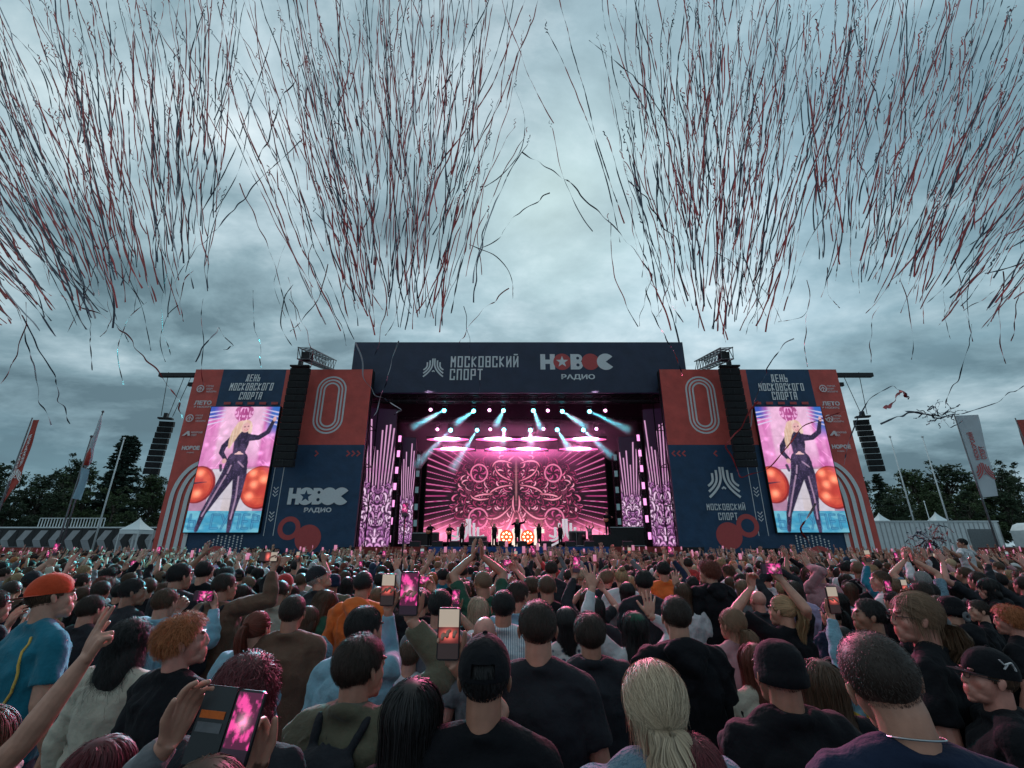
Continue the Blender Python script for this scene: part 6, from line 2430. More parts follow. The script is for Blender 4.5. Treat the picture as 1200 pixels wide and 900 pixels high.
for yy, x, px, py in mids:
    for tries in range(60):
        hk, hm_, tk, tc_, pk_ = pick(HAIRW), pick(HCW), pick(TW), pick(TC), pick(PS)
        if hk in ('buzz', 'crop') and hm_ in ('pale blonde', 'auburn'):
            hm_ = 'brown'
        lab = 'person with %s %s hair in a %s %s, %s%s' % (HNAME[hk], hm_, tc_, TN[tk], (PN[pk_] + ', ') if pk_ in PN else '', where(px, yy))
        if lab not in used and len(lab.split()) <= 19:
            break
    used.add(lab)
    lw = lab.split()
    if len(lw) > 16:
        lab = lab.replace('person with ', 'person, ').replace(' hair in a ', ' hair, ').replace('below the ', 'under the ')
        if len(lab.split()) > 16:
            lab = lab.replace(' with a phone', '').replace('right half of the ', '').replace('left half of the ', '').replace('inner edge of the ', '').replace(' on the left wall', '').replace(' at left', '').replace('the striped edge of ', '')
    if pk_ not in ('idle', 'idle_left', 'idle_right') and tk in ('hoodie', 'jacket'):
        lab = lab.replace(TN[tk], 'shirt')
        tk = 'shirt'
        while lab in used:
            tc_ = pick(TC)
            lab = 'person with %s %s hair in a %s shirt, %s%s' % (HNAME[hk], hm_, tc_, (PN[pk_] + ', ') if pk_ in PN else '', where(px, yy))
        used.add(lab)
    female = hk in ('long', 'wavy', 'bob', 'ponytail', 'low_ponytail', 'bun')
    s = RN.gauss(.955 if female else 1.01, .035)
    s = min(max(s, .88), 1.09)
    hat, hatm = None, None
    if hk in ('short', 'crop', 'buzz') and RN.random() < .10:
        hat, hatm = ('cap' if RN.random() < .7 else 'beanie'), RN.choice(['black', 'navy', 'white', 'charcoal', 'red'])
        lab = lab.replace('%s %s hair' % (HNAME[hk], hm_), '%s %s' % (hatm, hat)).replace('person with', 'person in a', 1).replace('person, ', 'person, ')
        while lab in used:
            hatm = RN.choice(['black', 'navy', 'white', 'charcoal', 'red', 'teal', 'olive', 'grey'])
            lab = 'person in a %s %s and a %s %s, %s' % (hatm, hat, tc_, TN[tk], where(px, yy))
        used.add(lab)
    glx = RN.random() < .07
    LABW = len(lab.split())
    if LABW > 16:
        lab = lab.replace('under the edge of', 'under').replace(' straight ', ' ').replace('phone held in both hands', 'phone in hands').replace('one hand raised high', 'hand high').replace('one open hand raised', 'open hand up')
    o = person(lab, get_body(pk_), get_top(pk_, tk), tc_, hk, hm_, RN.choice([0, 0, 1, 1, 2, 3]), POSES[pk_].H, GR, hat, hatm, glx, RN.choice(['dark denim', 'black', 'charcoal', 'denim blue', 'olive']))
    mir = RN.random() < .5
    rz = R(RN.gauss(0, 12)) + math.atan2(x, 34 - yy) * .9
    wx = RN.uniform(.90, 1.0) if female else RN.uniform(.97, 1.10)
    o.location = (x, yy, 0)
    o.rotation_euler.z = rz
    o.scale = ((-1 if mir else 1) * s * wx, s, s)
    if RN.random() < .10 and not female:
        bp_ = link(bpy.data.objects.new('backpack', PACK), o)
        setmat(bp_, CM[RN.choice(['black', 'charcoal', 'navy', 'olive', 'grey', 'red'])])
    if pk_ in PHONE_AT:
        pa, land = PHONE_AT[pk_]
        Mx = Matrix.Translation((x, yy, 0)) @ Matrix.Rotation(rz, 4, 'Z') @ Matrix.Diagonal((o.scale[0], s, s, 1))
        loc = Mx @ pa
        pcount += 1
        rot = Matrix.Rotation(rz, 3, 'Z') @ (Matrix.Rotation(R(90), 3, 'Y') if land else Matrix.Rotation(R(RN.uniform(-6, 6)), 3, 'Y'))
        kd = RN.choice([0, 1, 1, 2])
        hn = lab.split(',')[0].replace('person with ', '').replace('person in a ', '').replace('person', '').strip()
        pl = 'phone filming %s, held by the person with %s' % ('sideways' if land else 'upright', hn) if hn else 'phone filming the stage'
        pl = ' '.join(pl.split()[:16])
        while pl in used:
            pl = 'phone with a %s picture, %s, %s' % (('grey', 'pink', 'red')[min(kd, 2)], 'sideways' if land else 'upright', where(px, yy))
            if pl in used:
                pl = pl.replace('phone with', RN.choice(['small', 'raised', 'black', 'glowing', 'bright', 'tilted', 'slim', 'big', 'dark']) + ' ' + RN.choice(['lit', 'cased', 'thin', 'plain']) + ' phone with')
        used.add(pl)
        phone(loc, rot, kd, pl, s)

# one person sits on somebody's shoulders at the right, arms spread
pose('sit_spread', sit=True, yaw=R(40), R_=dict(w=V(.60, .1, 1.50), f=V(1, .1, .2), n=V(0, 1, 0), hand='open'), L_=dict(w=V(-.62, .05, 1.46), f=V(-1, 0, .1), n=V(0, 1, 0), hand='open'))
o = person('person in a white t-shirt sitting on somebody\'s shoulders with both arms spread', get_body('sit_spread'), get_top('sit_spread', 'tee'), 'white', 'short', 'black', 1, POSES['sit_spread'].H, GR)
q = CAMV + ray(1128, 637) * 10.6
o.location = q - Vector((0, 0, 1.62 * .95))
o.scale = (.95, .95, .95)
o.rotation_euler.z = R(25)

# ---- everybody farther off: one mass of people, each with own head, hair, shoulders and arms
def far_person(kind):
    """light body for the far rows; material index 0 skin, 1 hair, 2 top, 3 phone"""
    mb = MB()
    loft(mb, [(0, .14, .10, 0, 0), (.85, .17, .11, 0, 0)], 6)
    k0 = len(mb.f)
    loft(mb, [(.85, .185, .13, 0, 0), (1.2, .19, .13, 0, 0), (1.38, .21, .12, 0, 0), (1.46, .10, .08, 0, 0)], 8)
    for i in range(len(mb.m)):
        mb.m[i] = 2
    mb.tube([V(0, -.01, 1.42), V(0, 0, 1.56)], .055, 7, 0)
    mb.ball((0, .012, 1.62), (.072, .088, .11), 7, 5, 0)
    if kind % 3 == 0:
        mb.ball((0, -.012, 1.65), (.084, .096, .098), 9, 5, 1)
        mb.ball((0, -.06, 1.52), (.085, .05, .16), 7, 5, 1)
    else:
        mb.ball((0, -.010, 1.655), (.082, .098, .092), 9, 5, 1)
    up = kind % 6
    for sd in (-1, 1):
        raised = up == 3 or (up == 1 and sd > 0) or (up == 5 and sd > 0) or (up == 2 and kind > 5)
        sh = V(sd * .19, 0, 1.38)
        if raised:
            w = V(sd * (.24 if kind % 2 else .12), .15 + .1 * (kind % 3), 1.86)
            el, w = ik(sh, w, L1, L2, V(sd, -.1, -.4))
            mb.tube([sh, el], [.065, .055], 7, 2)
            mb.tube([el, w], [.042, .028], 7, 0)
            mb.ball(w + V(0, .01, .045), (.038, .018, .045), 7, 5, 0)
            for q in range(4):
                mb.tube([w + V((q - 1.5) * .018, .01, .07), w + V((q - 1.5) * .030, .02, .165 - .012 * abs(q - 1.2))], [.012, .009], 3, 0)
            mb.tube([w + V(-sd * .03, .01, .03), w + V(-sd * .075, .02, .08)], [.012, .009], 4, 0)
            if up == 5 or (kind == 8):
                mb.box(tuple(w + V(-.04, -.03, .05)), tuple(w + V(.04, -.02, .20)), 3)
        else:
            mb.tube([sh, V(sd * .24, -.02, 1.12), V(sd * .22, .10, .90)], [.068, .055, .035], 5, 2)
    return mb


FT = []
for k in range(12):
    mb = far_person(k)
    FT.append((np.array(mb.v, np.float32), mb.f, np.array(mb.m)))
RS = np.random.RandomState(5)
pal_skin = [(.48, .27, .21), (.40, .215, .155), (.52, .28, .23), (.34, .17, .12)]
pal_hair = [(.012, .010, .011)] * 4 + [(.030, .018, .014)] * 5 + [(.075, .040, .024)] * 3 + [(.17, .10, .062), (.40, .28, .175), (.34, .115, .045), (.13, .035, .022), (.30, .29, .29), (.45, .45, .45), (.02, .03, .06)]
pal_top = [(.014, .014, .018)] * 5 + [(.04, .04, .047)] * 3 + [(.018, .028, .06), (.19, .19, .20), (.55, .55, .56), (.55, .55, .56), (.02, .13, .18), (.10, .09, .06), (.20, .32, .42), (.36, .03, .03), (.50, .25, .28), (.33, .27, .42), (.5, .12, .03)]
fspots = [(x, yy) for yy, x, px, py in FAR_SPOTS]
y = 14.0
while y < 27.5:
    hw = min(y * 1.22 + 1, 44)
    n = int(2 * hw / .60)
    for i in range(n):
        fspots.append((-hw + (i + .5) * 2 * hw / n + RS.uniform(-.17, .17), y + RS.uniform(-.2, .2)))
    y += .62
VV, TT, LL, MM_, CC = [], [], [], [], []
k = 0
for x, yy in fspots:
    kind = RS.choice([0, 6, 4, 10, 0, 6, 4, 10, 0, 6, 4, 10, 2, 1, 3, 7, 9]) if RS.rand() > .055 else 5
    v, f, m = FT[kind]
    s = RS.normal(1.0, .04) * (.96 if kind % 3 == 0 else 1)
    a = RS.normal(0, .35) + math.atan2(x, 40 - yy) * .8
    ca, sa = math.cos(a) * s, math.sin(a) * s
    mx_ = -1 if RS.rand() < .5 else 1
    q = np.stack([v[:, 0] * mx_ * ca - v[:, 1] * sa + x, v[:, 0] * mx_ * sa + v[:, 1] * ca + yy, v[:, 2] * s], 1)
    VV.append(q)
    cols = (pal_skin[RS.randint(4)], pal_hair[RS.randint(len(pal_hair))], pal_top[RS.randint(len(pal_top))])
    for ff, mi in zip(f, m):
        TT.append(len(ff))
        LL.extend(i + k for i in (ff if mx_ > 0 else ff[::-1]))
    vc = np.ones((len(v), 3), np.float32)
    vm = np.zeros(len(v), int)
    for ff, mi in zip(f, m):
        for i in ff:
            vm[i] = mi
    for mi in range(3):
        vc[vm == mi] = cols[mi]
    CC.append(vc)
    MM_.append(np.where(m == 3, 1, 0))
    k += len(v)
fm = mat('far_people', (1, 1, 1), .75, attr='paint', spec=.2)
sm_ = mat('far_phone_screen', (.1, .1, .1), .3, emit=(.9, .30, .50), estr=.6)
me = raw_mesh('distant_crowd', np.concatenate(VV), np.array(TT), np.array(LL), [fm, sm_], np.concatenate(CC))
me.polygons.foreach_set('material_index', np.concatenate(MM_).astype(np.int32))
tag(link(bpy.data.objects.new('distant_crowd', me)), 'dense mass of people packed towards the stage', kind='stuff')
# ------------------------------------------------------------------ beyond the crowd: trees, boards, flags, tents
M['bark'] = mat('bark', (.05, .04, .032), .9, var=.3, scale=6, bump=.6, bscale=20)


def leaf_mat(name, col):
    m = mat(name, col, .7, attr='paint', spec=.2)
    return m


LEAF = [leaf_mat('leaf_dark', (.040, .060, .034)), leaf_mat('leaf_green', (.055, .080, .036)), leaf_mat('needle_dark', (.028, .046, .034))]


def leaves(centers, radii, per, size, seed, flat=.6):
    rs = np.random.RandomState(seed)
    n = len(centers)
    C = np.repeat(np.array(centers), per, 0)
    Rr = np.repeat(np.array(radii), per, 0)
    d = rs.normal(size=(n * per, 3))
    d /= np.linalg.norm(d, axis=1)[:, None]
    p = C + d * Rr * (rs.rand(n * per, 1) ** .5)
    a = rs.normal(size=(n * per, 3))
    a[:, 2] *= flat
    a /= np.linalg.norm(a, axis=1)[:, None]
    b = np.cross(a, rs.normal(size=(n * per, 3)))
    b /= np.linalg.norm(b, axis=1)[:, None]
    s = size * (.5 + rs.rand(n * per, 1))
    q = np.stack([p - a * s, p + b * s * .45, p + a * s, p - b * s * .45], 1).reshape(-1, 3)
    f = np.arange(n * per * 4)
    tone = np.repeat((.7 + .6 * rs.rand(n))[:, None], per * 4, 1).ravel()
    return q, np.full(n * per, 4), f, tone


def tree_meshes(kind, seed):
    rs = random.Random(seed)
    tr = MB()
    cen, rad = [], []
    H = 17.0
    if kind == 'conifer':
        tr.tube([(0, 0, 0), (.1, 0, H * .5), (0, 0, H)], [.28, .18, .04], 7)
        z = 2.2
        while z < H:
            f = 1 - z / H
            L = (3.4 * f ** .8 + .35) * rs.uniform(.65, 1.15)
            for k in range(5):
                a = rs.uniform(0, 6.28)
                l = L * rs.uniform(.6, 1.15)
                tip = V(math.cos(a) * l, math.sin(a) * l, z - .12 * l + .1)
                tr.tube([(0, 0, z), tip], [.05, .02], 4)
                m = max(2, int(l / .5))
                for i in range(m):
                    t = (i + 1) / m
                    cen.append((tip.x * t, tip.y * t, z + (tip.z - z) * t - .08))
                    rad.append((.42, .42, .22 + .1 * f))
            z += .46 + .5 * f * rs.random()
        per, size, flat = 26, .24, .35
        mt = LEAF[2]
    else:
        top = V(rs.uniform(-.6, .6), rs.uniform(-.6, .6), H * .72)
        tr.tube([(0, 0, 0), (top.x * .3, top.y * .3, H * .35), top], [.34, .22, .08], 8)
        W = rs.uniform(3.6, 4.8)
        for k in range(26):
            a = rs.uniform(0, 6.28)
            u = rs.uniform(.30, 1.0)
            zz = H * u
            l = W * (math.sin(math.pi * min(1, (u - .12) / .9)) ** .6) * rs.uniform(.45, 1.1)
            p0 = V(top.x * u * .5, top.y * u * .5, min(zz * .72, H * .7))
            p1 = V(math.cos(a) * l, math.sin(a) * l, zz - rs.uniform(0, .6))
            mid = p0.lerp(p1, .5) + V(0, 0, .4)
            tr.tube([p0, mid, p1], [.10, .06, .03], 5)
            for i in range(7):
                q = mid.lerp(p1, rs.uniform(.2, 1.15)) + V(rs.gauss(0, .55), rs.gauss(0, .55), rs.gauss(0, .5))
                cen.append(tuple(q))
                r = rs.uniform(.45, 1.0)
                rad.append((r, r, r * .7))
        per, size, flat = 34, .22, .8
        mt = LEAF[seed % 2]
    q, tot, li, tone = leaves(cen, rad, per, size, seed, flat)
    cr = raw_mesh('crown', q, tot, li, [mt], (tone[:, None] * np.ones(3)), smooth=False)
    return tr.mesh('trunk', M['bark'], True), cr


TP = [('conifer', tree_meshes('conifer', 1)), ('conifer', tree_meshes('conifer', 2)), ('broad', tree_meshes('broad', 3)), ('broad', tree_meshes('broad', 4)), ('broad', tree_meshes('broad', 5)), ('broad', tree_meshes('broad', 8))]


def tree(px, py, Y, k, label, wide=1.0, rz=0.0):
    top = U(px, py, Y)
    kind, (tm, cm) = TP[k]
    t = thing('conifer_tree' if kind == 'conifer' else 'broadleaf_tree', label, 'tree', (top.x, Y, 0), rz, 'dark trees behind the festival ground')
    s = top.z / 17.4
    t.scale = (s * wide, s * wide, s)
    link(bpy.data.objects.new('trunk', tm), t)
    link(bpy.data.objects.new('crown', cm), t)
    return t


TREES = [(-22, 536, 92, 2, 'leafy tree cut by the left edge of the picture'), (8, 541, 88, 3, 'leafy tree behind the red feather flag'), (34, 549, 96, 4, 'leafy tree right of the red feather flag'),
         (58, 552, 86, 5, 'bushy tree in the gap left of the furled flag'), (80, 548, 100, 2, 'leafy tree seen behind the furled flag'), (93, 535, 92, 3, 'taller rounded tree just right of the furled flag'),
         (118, 550, 88, 4, 'leafy tree between the furled flag and the bare flagpole'), (133, 549, 98, 0, 'low conifer just left of the tall twin-topped conifer'), (150, 508, 84, 0, 'tall narrow conifer, left of the two highest tops'),
         (160, 508, 85, 1, 'tall narrow conifer, right of the two highest tops'), (172, 545, 96, 5, 'bushy tree below the outer left loudspeakers'), (186, 553, 90, 2, 'leafy tree half hidden by the left banner wall'),
         (20, 572, 78, 5, 'low dark tree above the chevron boards, leftmost'), (70, 574, 78, 3, 'low dark tree behind the railing'), (104, 572, 78, 2, 'low dark tree right of the railing'), (142, 566, 78, 4, 'low dark tree behind the white tent'),
         (1010, 560, 92, 3, 'leafy tree half hidden by the right banner wall'), (1026, 553, 90, 1, 'conifer just right of the right banner wall'), (1047, 553, 96, 4, 'leafy tree behind the first bare flagpole at right'),
         (1062, 545, 88, 2, 'rounded tree between the two bare flagpoles at right'), (1083, 555, 98, 5, 'bushy tree just left of the second bare flagpole'), (1098, 542, 86, 3, 'taller rounded tree behind the second bare flagpole'),
         (1118, 560, 94, 4, 'leafy tree left of the white banner flag'), (1137, 562, 90, 2, 'leafy tree directly behind the white banner flag'), (1158, 536, 88, 5, 'tall rounded tree right of the white banner flag'),
         (1178, 548, 96, 3, 'leafy tree above the white bus'), (1196, 556, 88, 4, 'leafy tree at the right edge of the picture'), (1222, 545, 94, 2, 'leafy tree cut by the right edge of the picture'),
         (1040, 574, 78, 5, 'low dark tree above the left end of the trailer'), (1085, 573, 78, 2, 'low dark tree above the middle of the trailer'), (1128, 574, 78, 4, 'low dark tree above the right end of the trailer'), (1172, 574, 78, 3, 'low dark tree just behind the white bus')]
rr = random.Random(9)
for px, py, Y, k, lab in TREES:
    tree(px, py, Y, k, lab, rr.uniform(1.0, 1.35) if TP[k][0] == 'broad' else rr.uniform(.9, 1.1), rr.uniform(0, 6.28))
# wood behind that closes the gaps near the ground
cen, rad = [], []
rs_ = np.random.RandomState(3)
for i in range(620):
    x = rs_.uniform(-190, 190)
    if abs(x) < 50:
        continue
    z = rs_.rand() ** .8 * (9.5 + 3 * math.sin(x * .11) + 2 * math.sin(x * .31 + 1))
    cen.append((x, 116 + rs_.uniform(-4, 4), z))
    rad.append((2.2, 1.6, 1.5))
q, tot, li, tone = leaves(cen, rad, 60, .42, 4)
me = raw_mesh('distant_wood', q, tot, li, [LEAF[0]], tone[:, None] * np.ones(3), smooth=False)
tag(link(bpy.data.objects.new('distant_wood', me)), 'dark wood that closes the view behind the nearer trees', kind='stuff')

# chevron boards on the left, with railing above
M['board_dark'] = mat('board_dark', (.012, .013, .016), .6, var=.15, scale=2)
M['board_pale'] = mat('board_pale', (.34, .35, .37), .6, var=.1, scale=2)
M['grey_board'] = mat('board_grey', (.26, .27, .29), .6, var=.1, scale=2)
M['white_paint'] = mat('white_paint', (.62, .66, .68), .5, var=.08, scale=2)
M['tent_cloth'] = mat('tent_cloth', (.70, .76, .78), .7, var=.05, scale=1)
M['flag_red'] = mat('flag_red', (.42, .055, .04), .75, var=.1, scale=2)
M['flag_white'] = mat('flag_white', (.50, .54, .58), .75, var=.06, scale=2)
M['glass'] = mat('dark_glass', (.03, .04, .045), .1)
YC = 58.0
x0, x1 = U(-60, 640, YC).x, U(186, 640, YC).x
zt = U(90, 619, YC).z
t = thing('chevron_board_wall', 'long dark board wall with pale chevrons pointing left, below the left trees', 'wall', ((x0 + x1) / 2, YC, 0))
n = 13
for i in range(n):
    a, b_ = x0 + (x1 - x0) * i / n, x0 + (x1 - x0) * (i + 1) / n
    mb = MB()
    mb.box((a + .02, YC, 0), (b_ - .02, YC + .25, zt))
    pn = put(mb.build('board_panel', M['board_dark']), t)
    pr = Print(YC, .01)
    w_ = (b_ - a)
    h = zt - .25
    lo_ = h - 2.3
    m_ = (h + lo_) / 2
    pr.poly([(a + w_ * .40, h), (a + w_ * .86, h), (a + w_ * .50, m_), (a + w_ * .04, m_)], 0)
    pr.poly([(a + w_ * .04, m_ - .02), (a + w_ * .50, m_ - .02), (a + w_ * .86, lo_), (a + w_ * .40, lo_)], 1)
    ch = pr.build('chevron', [M['board_pale'], M['grey_board']], None)
    ch.parent = pn
mb = MB()
mb.box((x0, YC - .15, zt + .004), (x1, YC + .9, zt + .16))
put(mb.build('coping', M['white_paint']), t)
xr0, xr1 = U(42, 612, YC).x, U(119, 612, YC).x
t = thing('railing', 'pale metal railing on top of the chevron boards', 'railing', ((xr0 + xr1) / 2, YC + .4, zt + .165))
mb = MB()
zr = U(80, 607.5, YC).z - zt - .165
for i in range(23):
    xx = -(xr1 - xr0) / 2 + (xr1 - xr0) * i / 22
    mb.bar((xx, 0, 0), (xx, 0, zr), .07)
mb.build('baluster_row', M['white_paint'], t)['kind'] = 'stuff'
mb = MB()
mb.box((-(xr1 - xr0) / 2, -.04, zr), ((xr1 - xr0) / 2, .04, zr + .09))
mb.build('handrail', M['white_paint'], t)
# red barrier cloth at both edges
for a, b_, lab in ((-60, 72, 'low red barrier cloth in front of the chevron boards'), (1148, 1260, 'low red barrier cloth in front of the white bus')):
    xa, xb_ = U(a, 645, 46).x, U(b_, 645, 46).x
    t = thing('crowd_barrier', lab, 'barrier', ((xa + xb_) / 2, 46, 0))
    mb = MB()
    mb.box((xa, 46, .1), (xb_, 46.05, 1.95))
    put(mb.build('barrier_cloth', M['skirt_red']), t)
    mb = MB()
    for i in range(13):
        xx = xa + (xb_ - xa) * i / 12
        mb.bar((xx, 46.12, 0), (xx, 46.12, 2.0), .06)
    mb.bar((xa, 46.12, 2.0), (xb_, 46.12, 2.0), .06)
    put(mb.build('barrier_frame', M['dull_metal']), t)


def tent(pxl, pxr, pyb, pyp, Y, label, legs_lean=True):
    a, b_ = U(pxl, pyb, Y), U(pxr, pyb, Y)
    pk = U((pxl + pxr) / 2, pyp, Y).z
    w = b_.x - a.x
    t = thing('peaked_tent', label, 'tent', ((a.x + b_.x) / 2, Y, 0), group='small white peaked tents')
    mb = MB()
    z = a.z
    n = 8
    vs, fs = [], []
    for j in range(n + 1):
        u = j / n
        r = (w / 2) * (1 - u) ** 1.45 + .03
        zz = z + (pk - z) * u
        vs += [(-r, -r, zz), (r, -r, zz), (r, r, zz), (-r, r, zz)]
    for j in range(n):
        fs += [(4 * j + k, 4 * j + (k + 1) % 4, 4 * j + 4 + (k + 1) % 4, 4 * j + 4 + k) for k in range(4)]
    mb.add(vs, fs)
    mb.box((-w / 2, -w / 2, z - .35), (w / 2, w / 2, z - .004))
    mb.build('tent_roof', M['tent_cloth'], t)
    for sx in (-1, 1):
        for sy in (-1, 1):
            mb = MB()
            mb.bar((sx * w / 2 * .96, sy * w / 2 * .96, 0), (sx * w / 2 * .96, sy * w / 2 * .96, z - .36), .09)
            mb.build('tent_leg', M['white_paint'], t)


tent(149.5, 172, 621, 606.5, 44, 'small white peaked tent in front of the chevron boards')
tent(1024, 1041, 612.5, 601, 74, 'small white peaked tent rising behind the left end of the trailer')
tent(1091, 1107, 611.5, 600, 74, 'small white peaked tent rising behind the middle of the trailer')

# white trailer and bus on the right
YT = 60.0
a, b_ = U(1026, 640, YT).x, U(1178, 640, YT).x
zt = U(1090, 611.5, YT).z
t = thing('office_trailer', 'long pale grey trailer with ribbed sides and a grey panel at its right end', 'trailer', ((a + b_) / 2, YT, 0))
mb = MB()
mb.box((a, YT, .5), (b_, YT + 5, zt))
put(mb.build('trailer_body', M['white_paint']), t)
n = 26
me = None
for i in range(n + 1):
    xx = a + (b_ - a) * i / n
    if me is None:
        mb = MB()
        mb.box((-.05, -.05, .5), (.05, -.003, zt - .12))
        me = mb.mesh('side_rib', M['board_pale'])
    o = link(bpy.data.objects.new('side_rib', me), t)
    o.location = (xx - (a + b_) / 2, 0, 0)
mb = MB()
mb.box((a - .1, YT - .12, zt + .003), (b_ + .1, YT + 5.1, zt + .14))
put(mb.build('trailer_roof', M['white_paint']), t)
xa, xb_ = U(1136, 630, YT).x, U(1166, 630, YT).x
mb = MB()
mb.box((xa, YT - .09, .9), (xb_, YT - .055, U(1150, 620, YT).z))
put(mb.build('grey_panel', M['dull_metal']), t)
a, b_ = U(1184, 640, YT).x, U(1250, 640, YT).x
t = thing('parked_bus', 'white bus with a dark window band at the right edge of the picture', 'bus', ((a + b_) / 2, YT - 3, 0))
zb_ = U(1195, 612, YT - 3).z
mb = MB()
pts = [(a, .7), (a, zb_ - .9), (a + .5, zb_ - .25), (a + 1.2, zb_), (b_, zb_), (b_, .7)]
y0, y1 = YT - 3, YT - .6
mb.add([(p[0], y0, p[1]) for p in pts] + [(p[0], y1, p[1]) for p in pts], [tuple(range(6)), tuple(range(6, 12))[::-1]] + [((i + 1) % 6, i, i + 6, (i + 1) % 6 + 6) for i in range(6)])
put(mb.build('bus_body', M['white_paint']), t)
zw = zb_ - 1.5
for i in range(5):
    mb = MB()
    mb.box((a + .35 + 1.75 * i, y0 - .03, zw - .75), (a + 1.95 + 1.75 * i, y0 - .003, zw + .15))
    put(mb.build('bus_window', M['glass']), t)
for i in (0, 1):
    mb = MB()
    mb.tube([(a + 1.6 + 4.5 * i, y0 - .02, .5), (a + 1.6 + 4.5 * i, y0 + .3, .5)], .5, 16)
    put(mb.build('wheel', M['black']), t)

# flagpoles and banner flags
def pole(px0, py0, px1, py1, Y, label, r=.05, mt='metal', name='flagpole', taper=.6, cat='flagpole', group=None):
    top = U(px0, py0, Y)
    t = thing(name, label, cat, (top.x, Y, 0), 0, group)
    mb = MB()
    mb.tube([(0, 0, 0), (0, 0, top.z * .5), (0, 0, top.z)], [r, r * (1 + taper) / 2, r * taper], 8)
    mb.build('pole', M[mt], t, True)
    mb = MB()
    mb.ball((0, 0, top.z + .03), r * 1.5, 8, 6)
    mb.build('finial', M[mt], t, True)
    return t, top


pole(145.5, 514, 120, 620, 50, 'bare white flagpole in front of the twin-topped conifer', .09, 'white_paint')
pole(1043, 512, 1069, 612, 52, 'bare white flagpole just right of the outer right loudspeakers', .09, 'white_paint')
pole(1081, 512, 1108, 612, 52, 'bare white flagpole left of the white banner flag', .09, 'white_paint')
pole(1083, 588, 1090, 612, 66, 'short thin pole between the two bare white flagpoles', .07, 'white_paint')
# furled flags
t, top = pole(120.5, 483, 68, 645, 24, 'tall pole with a red and white flag hanging furled against it', .045, 'dull_metal', 'furled_flag', cat='flag')
mb = MB()
z0, z1 = U(100, 548, 24).z, top.z - .2
mb.tube([(.05 + .03 * math.sin(k * 1.3), -.06, z0 + (z1 - z0) * k / 8) for k in range(9)], [.05, .16, .14, .12, .13, .10, .09, .07, .03], 8)
mb.build('furled_cloth', M['flag_white'], t, True)
mb = MB()
mb.tube([(.09, -.12, z0 + .1), (.10, -.14, z0 + .5), (.06, -.10, z0 + 1.1)], [.10, .12, .05], 8)
mb.build('red_fold', M['flag_red'], t, True)
t, top = pole(107, 512, 62, 650, 23, 'shorter pole with a pale blue flag hanging limp', .045, 'dull_metal', 'furled_flag', cat='flag')
mb = MB()
z1, z0 = U(98, 548, 23).z, U(84, 584, 23).z
vs = []
for j in range(9):
    for i in range(7):
        u, v_ = i / 6, j / 8
        vs.append((.04 + u * .55 * (.75 + .25 * math.sin(v_ * 2.4)), -.05 + .08 * math.sin(u * 9 + v_ * 3), z1 + (z0 - z1) * v_ - .1 * u))
mb.add(vs, [(j * 7 + i, j * 7 + i + 1, (j + 1) * 7 + i + 1, (j + 1) * 7 + i) for j in range(8) for i in range(6)])
mb.build('limp_cloth', mat('flag_pale_blue', (.30, .45, .55), .8), t, True)


def banner_flag(poly, pole_px, Y, label, mt, words, wm):
    P = [U(x, y, Y) for x, y in poly]
    top, foot = U(*pole_px[0], Y), U(*pole_px[1], Y)
    t = thing('banner_flag', label, 'flag', (top.x, Y, 0), group='tall banner flags at both sides')
    mb = MB()
    mb.tube([(0, 0, 0), (foot.x * 0, 0, top.z * .6), (0, 0, top.z + .05)], [.045, .035, .022], 8)
    mb.build('pole', M['dull_metal'], t, True)
    ox = top.x
    n = 14
    vs = []
    (tl, tr_, br, bl) = P
    for j in range(n + 1):
        v_ = j / n
        L_, R__ = tl.lerp(bl, v_), tr_.lerp(br, v_)
        for i in range(5):
            q = L_.lerp(R__, i / 4)
            vs.append((q.x - ox, .02 * math.sin(v_ * 9 + i), q.z))
    mb = MB()
    mb.add(vs, [(j * 5 + i, j * 5 + i + 1, (j + 1) * 5 + i + 1, (j + 1) * 5 + i) for j in range(n) for i in range(4)])
    mb.build('flag_cloth', M[mt], t, True)
    # words run up the cloth
    c = bpy.data.curves.new('lettering', 'FONT')
    for tx, u0, u1, v0, v1 in words:
        c = bpy.data.curves.new('lettering', 'FONT')
        c.body = tx
        c.offset = .03
        o = bpy.data.objects.new('lettering', c)
        COL.objects.link(o)
        me = bpy.data.meshes.new_from_object(o.evaluated_get(bpy.context.evaluated_depsgraph_get()))
        bpy.data.objects.remove(o)
        a = np.empty(len(me.vertices) * 3)
        me.vertices.foreach_get('co', a)
        a = a.reshape(-1, 3)
        s_ = (a[:, 0] - a[:, 0].min()) / np.ptp(a[:, 0])
        h_ = (a[:, 1] - a[:, 1].min()) / np.ptp(a[:, 1])
        out = np.empty_like(a)
        for i in range(len(a)):
            v_ = v0 + (v1 - v0) * s_[i]
            u = u0 + (u1 - u0) * h_[i]
            q = tl.lerp(bl, v_).lerp(tr_.lerp(br, v_), u)
            out[i] = (q.x - ox, -.035, q.z)
        me.vertices.foreach_set('co', out.ravel())
        me.materials.clear()
        me.materials.append(M[wm])
        me.update()
        link(bpy.data.objects.new('printed_lettering', me), t)
    return t, tl, tr_, br, bl, ox


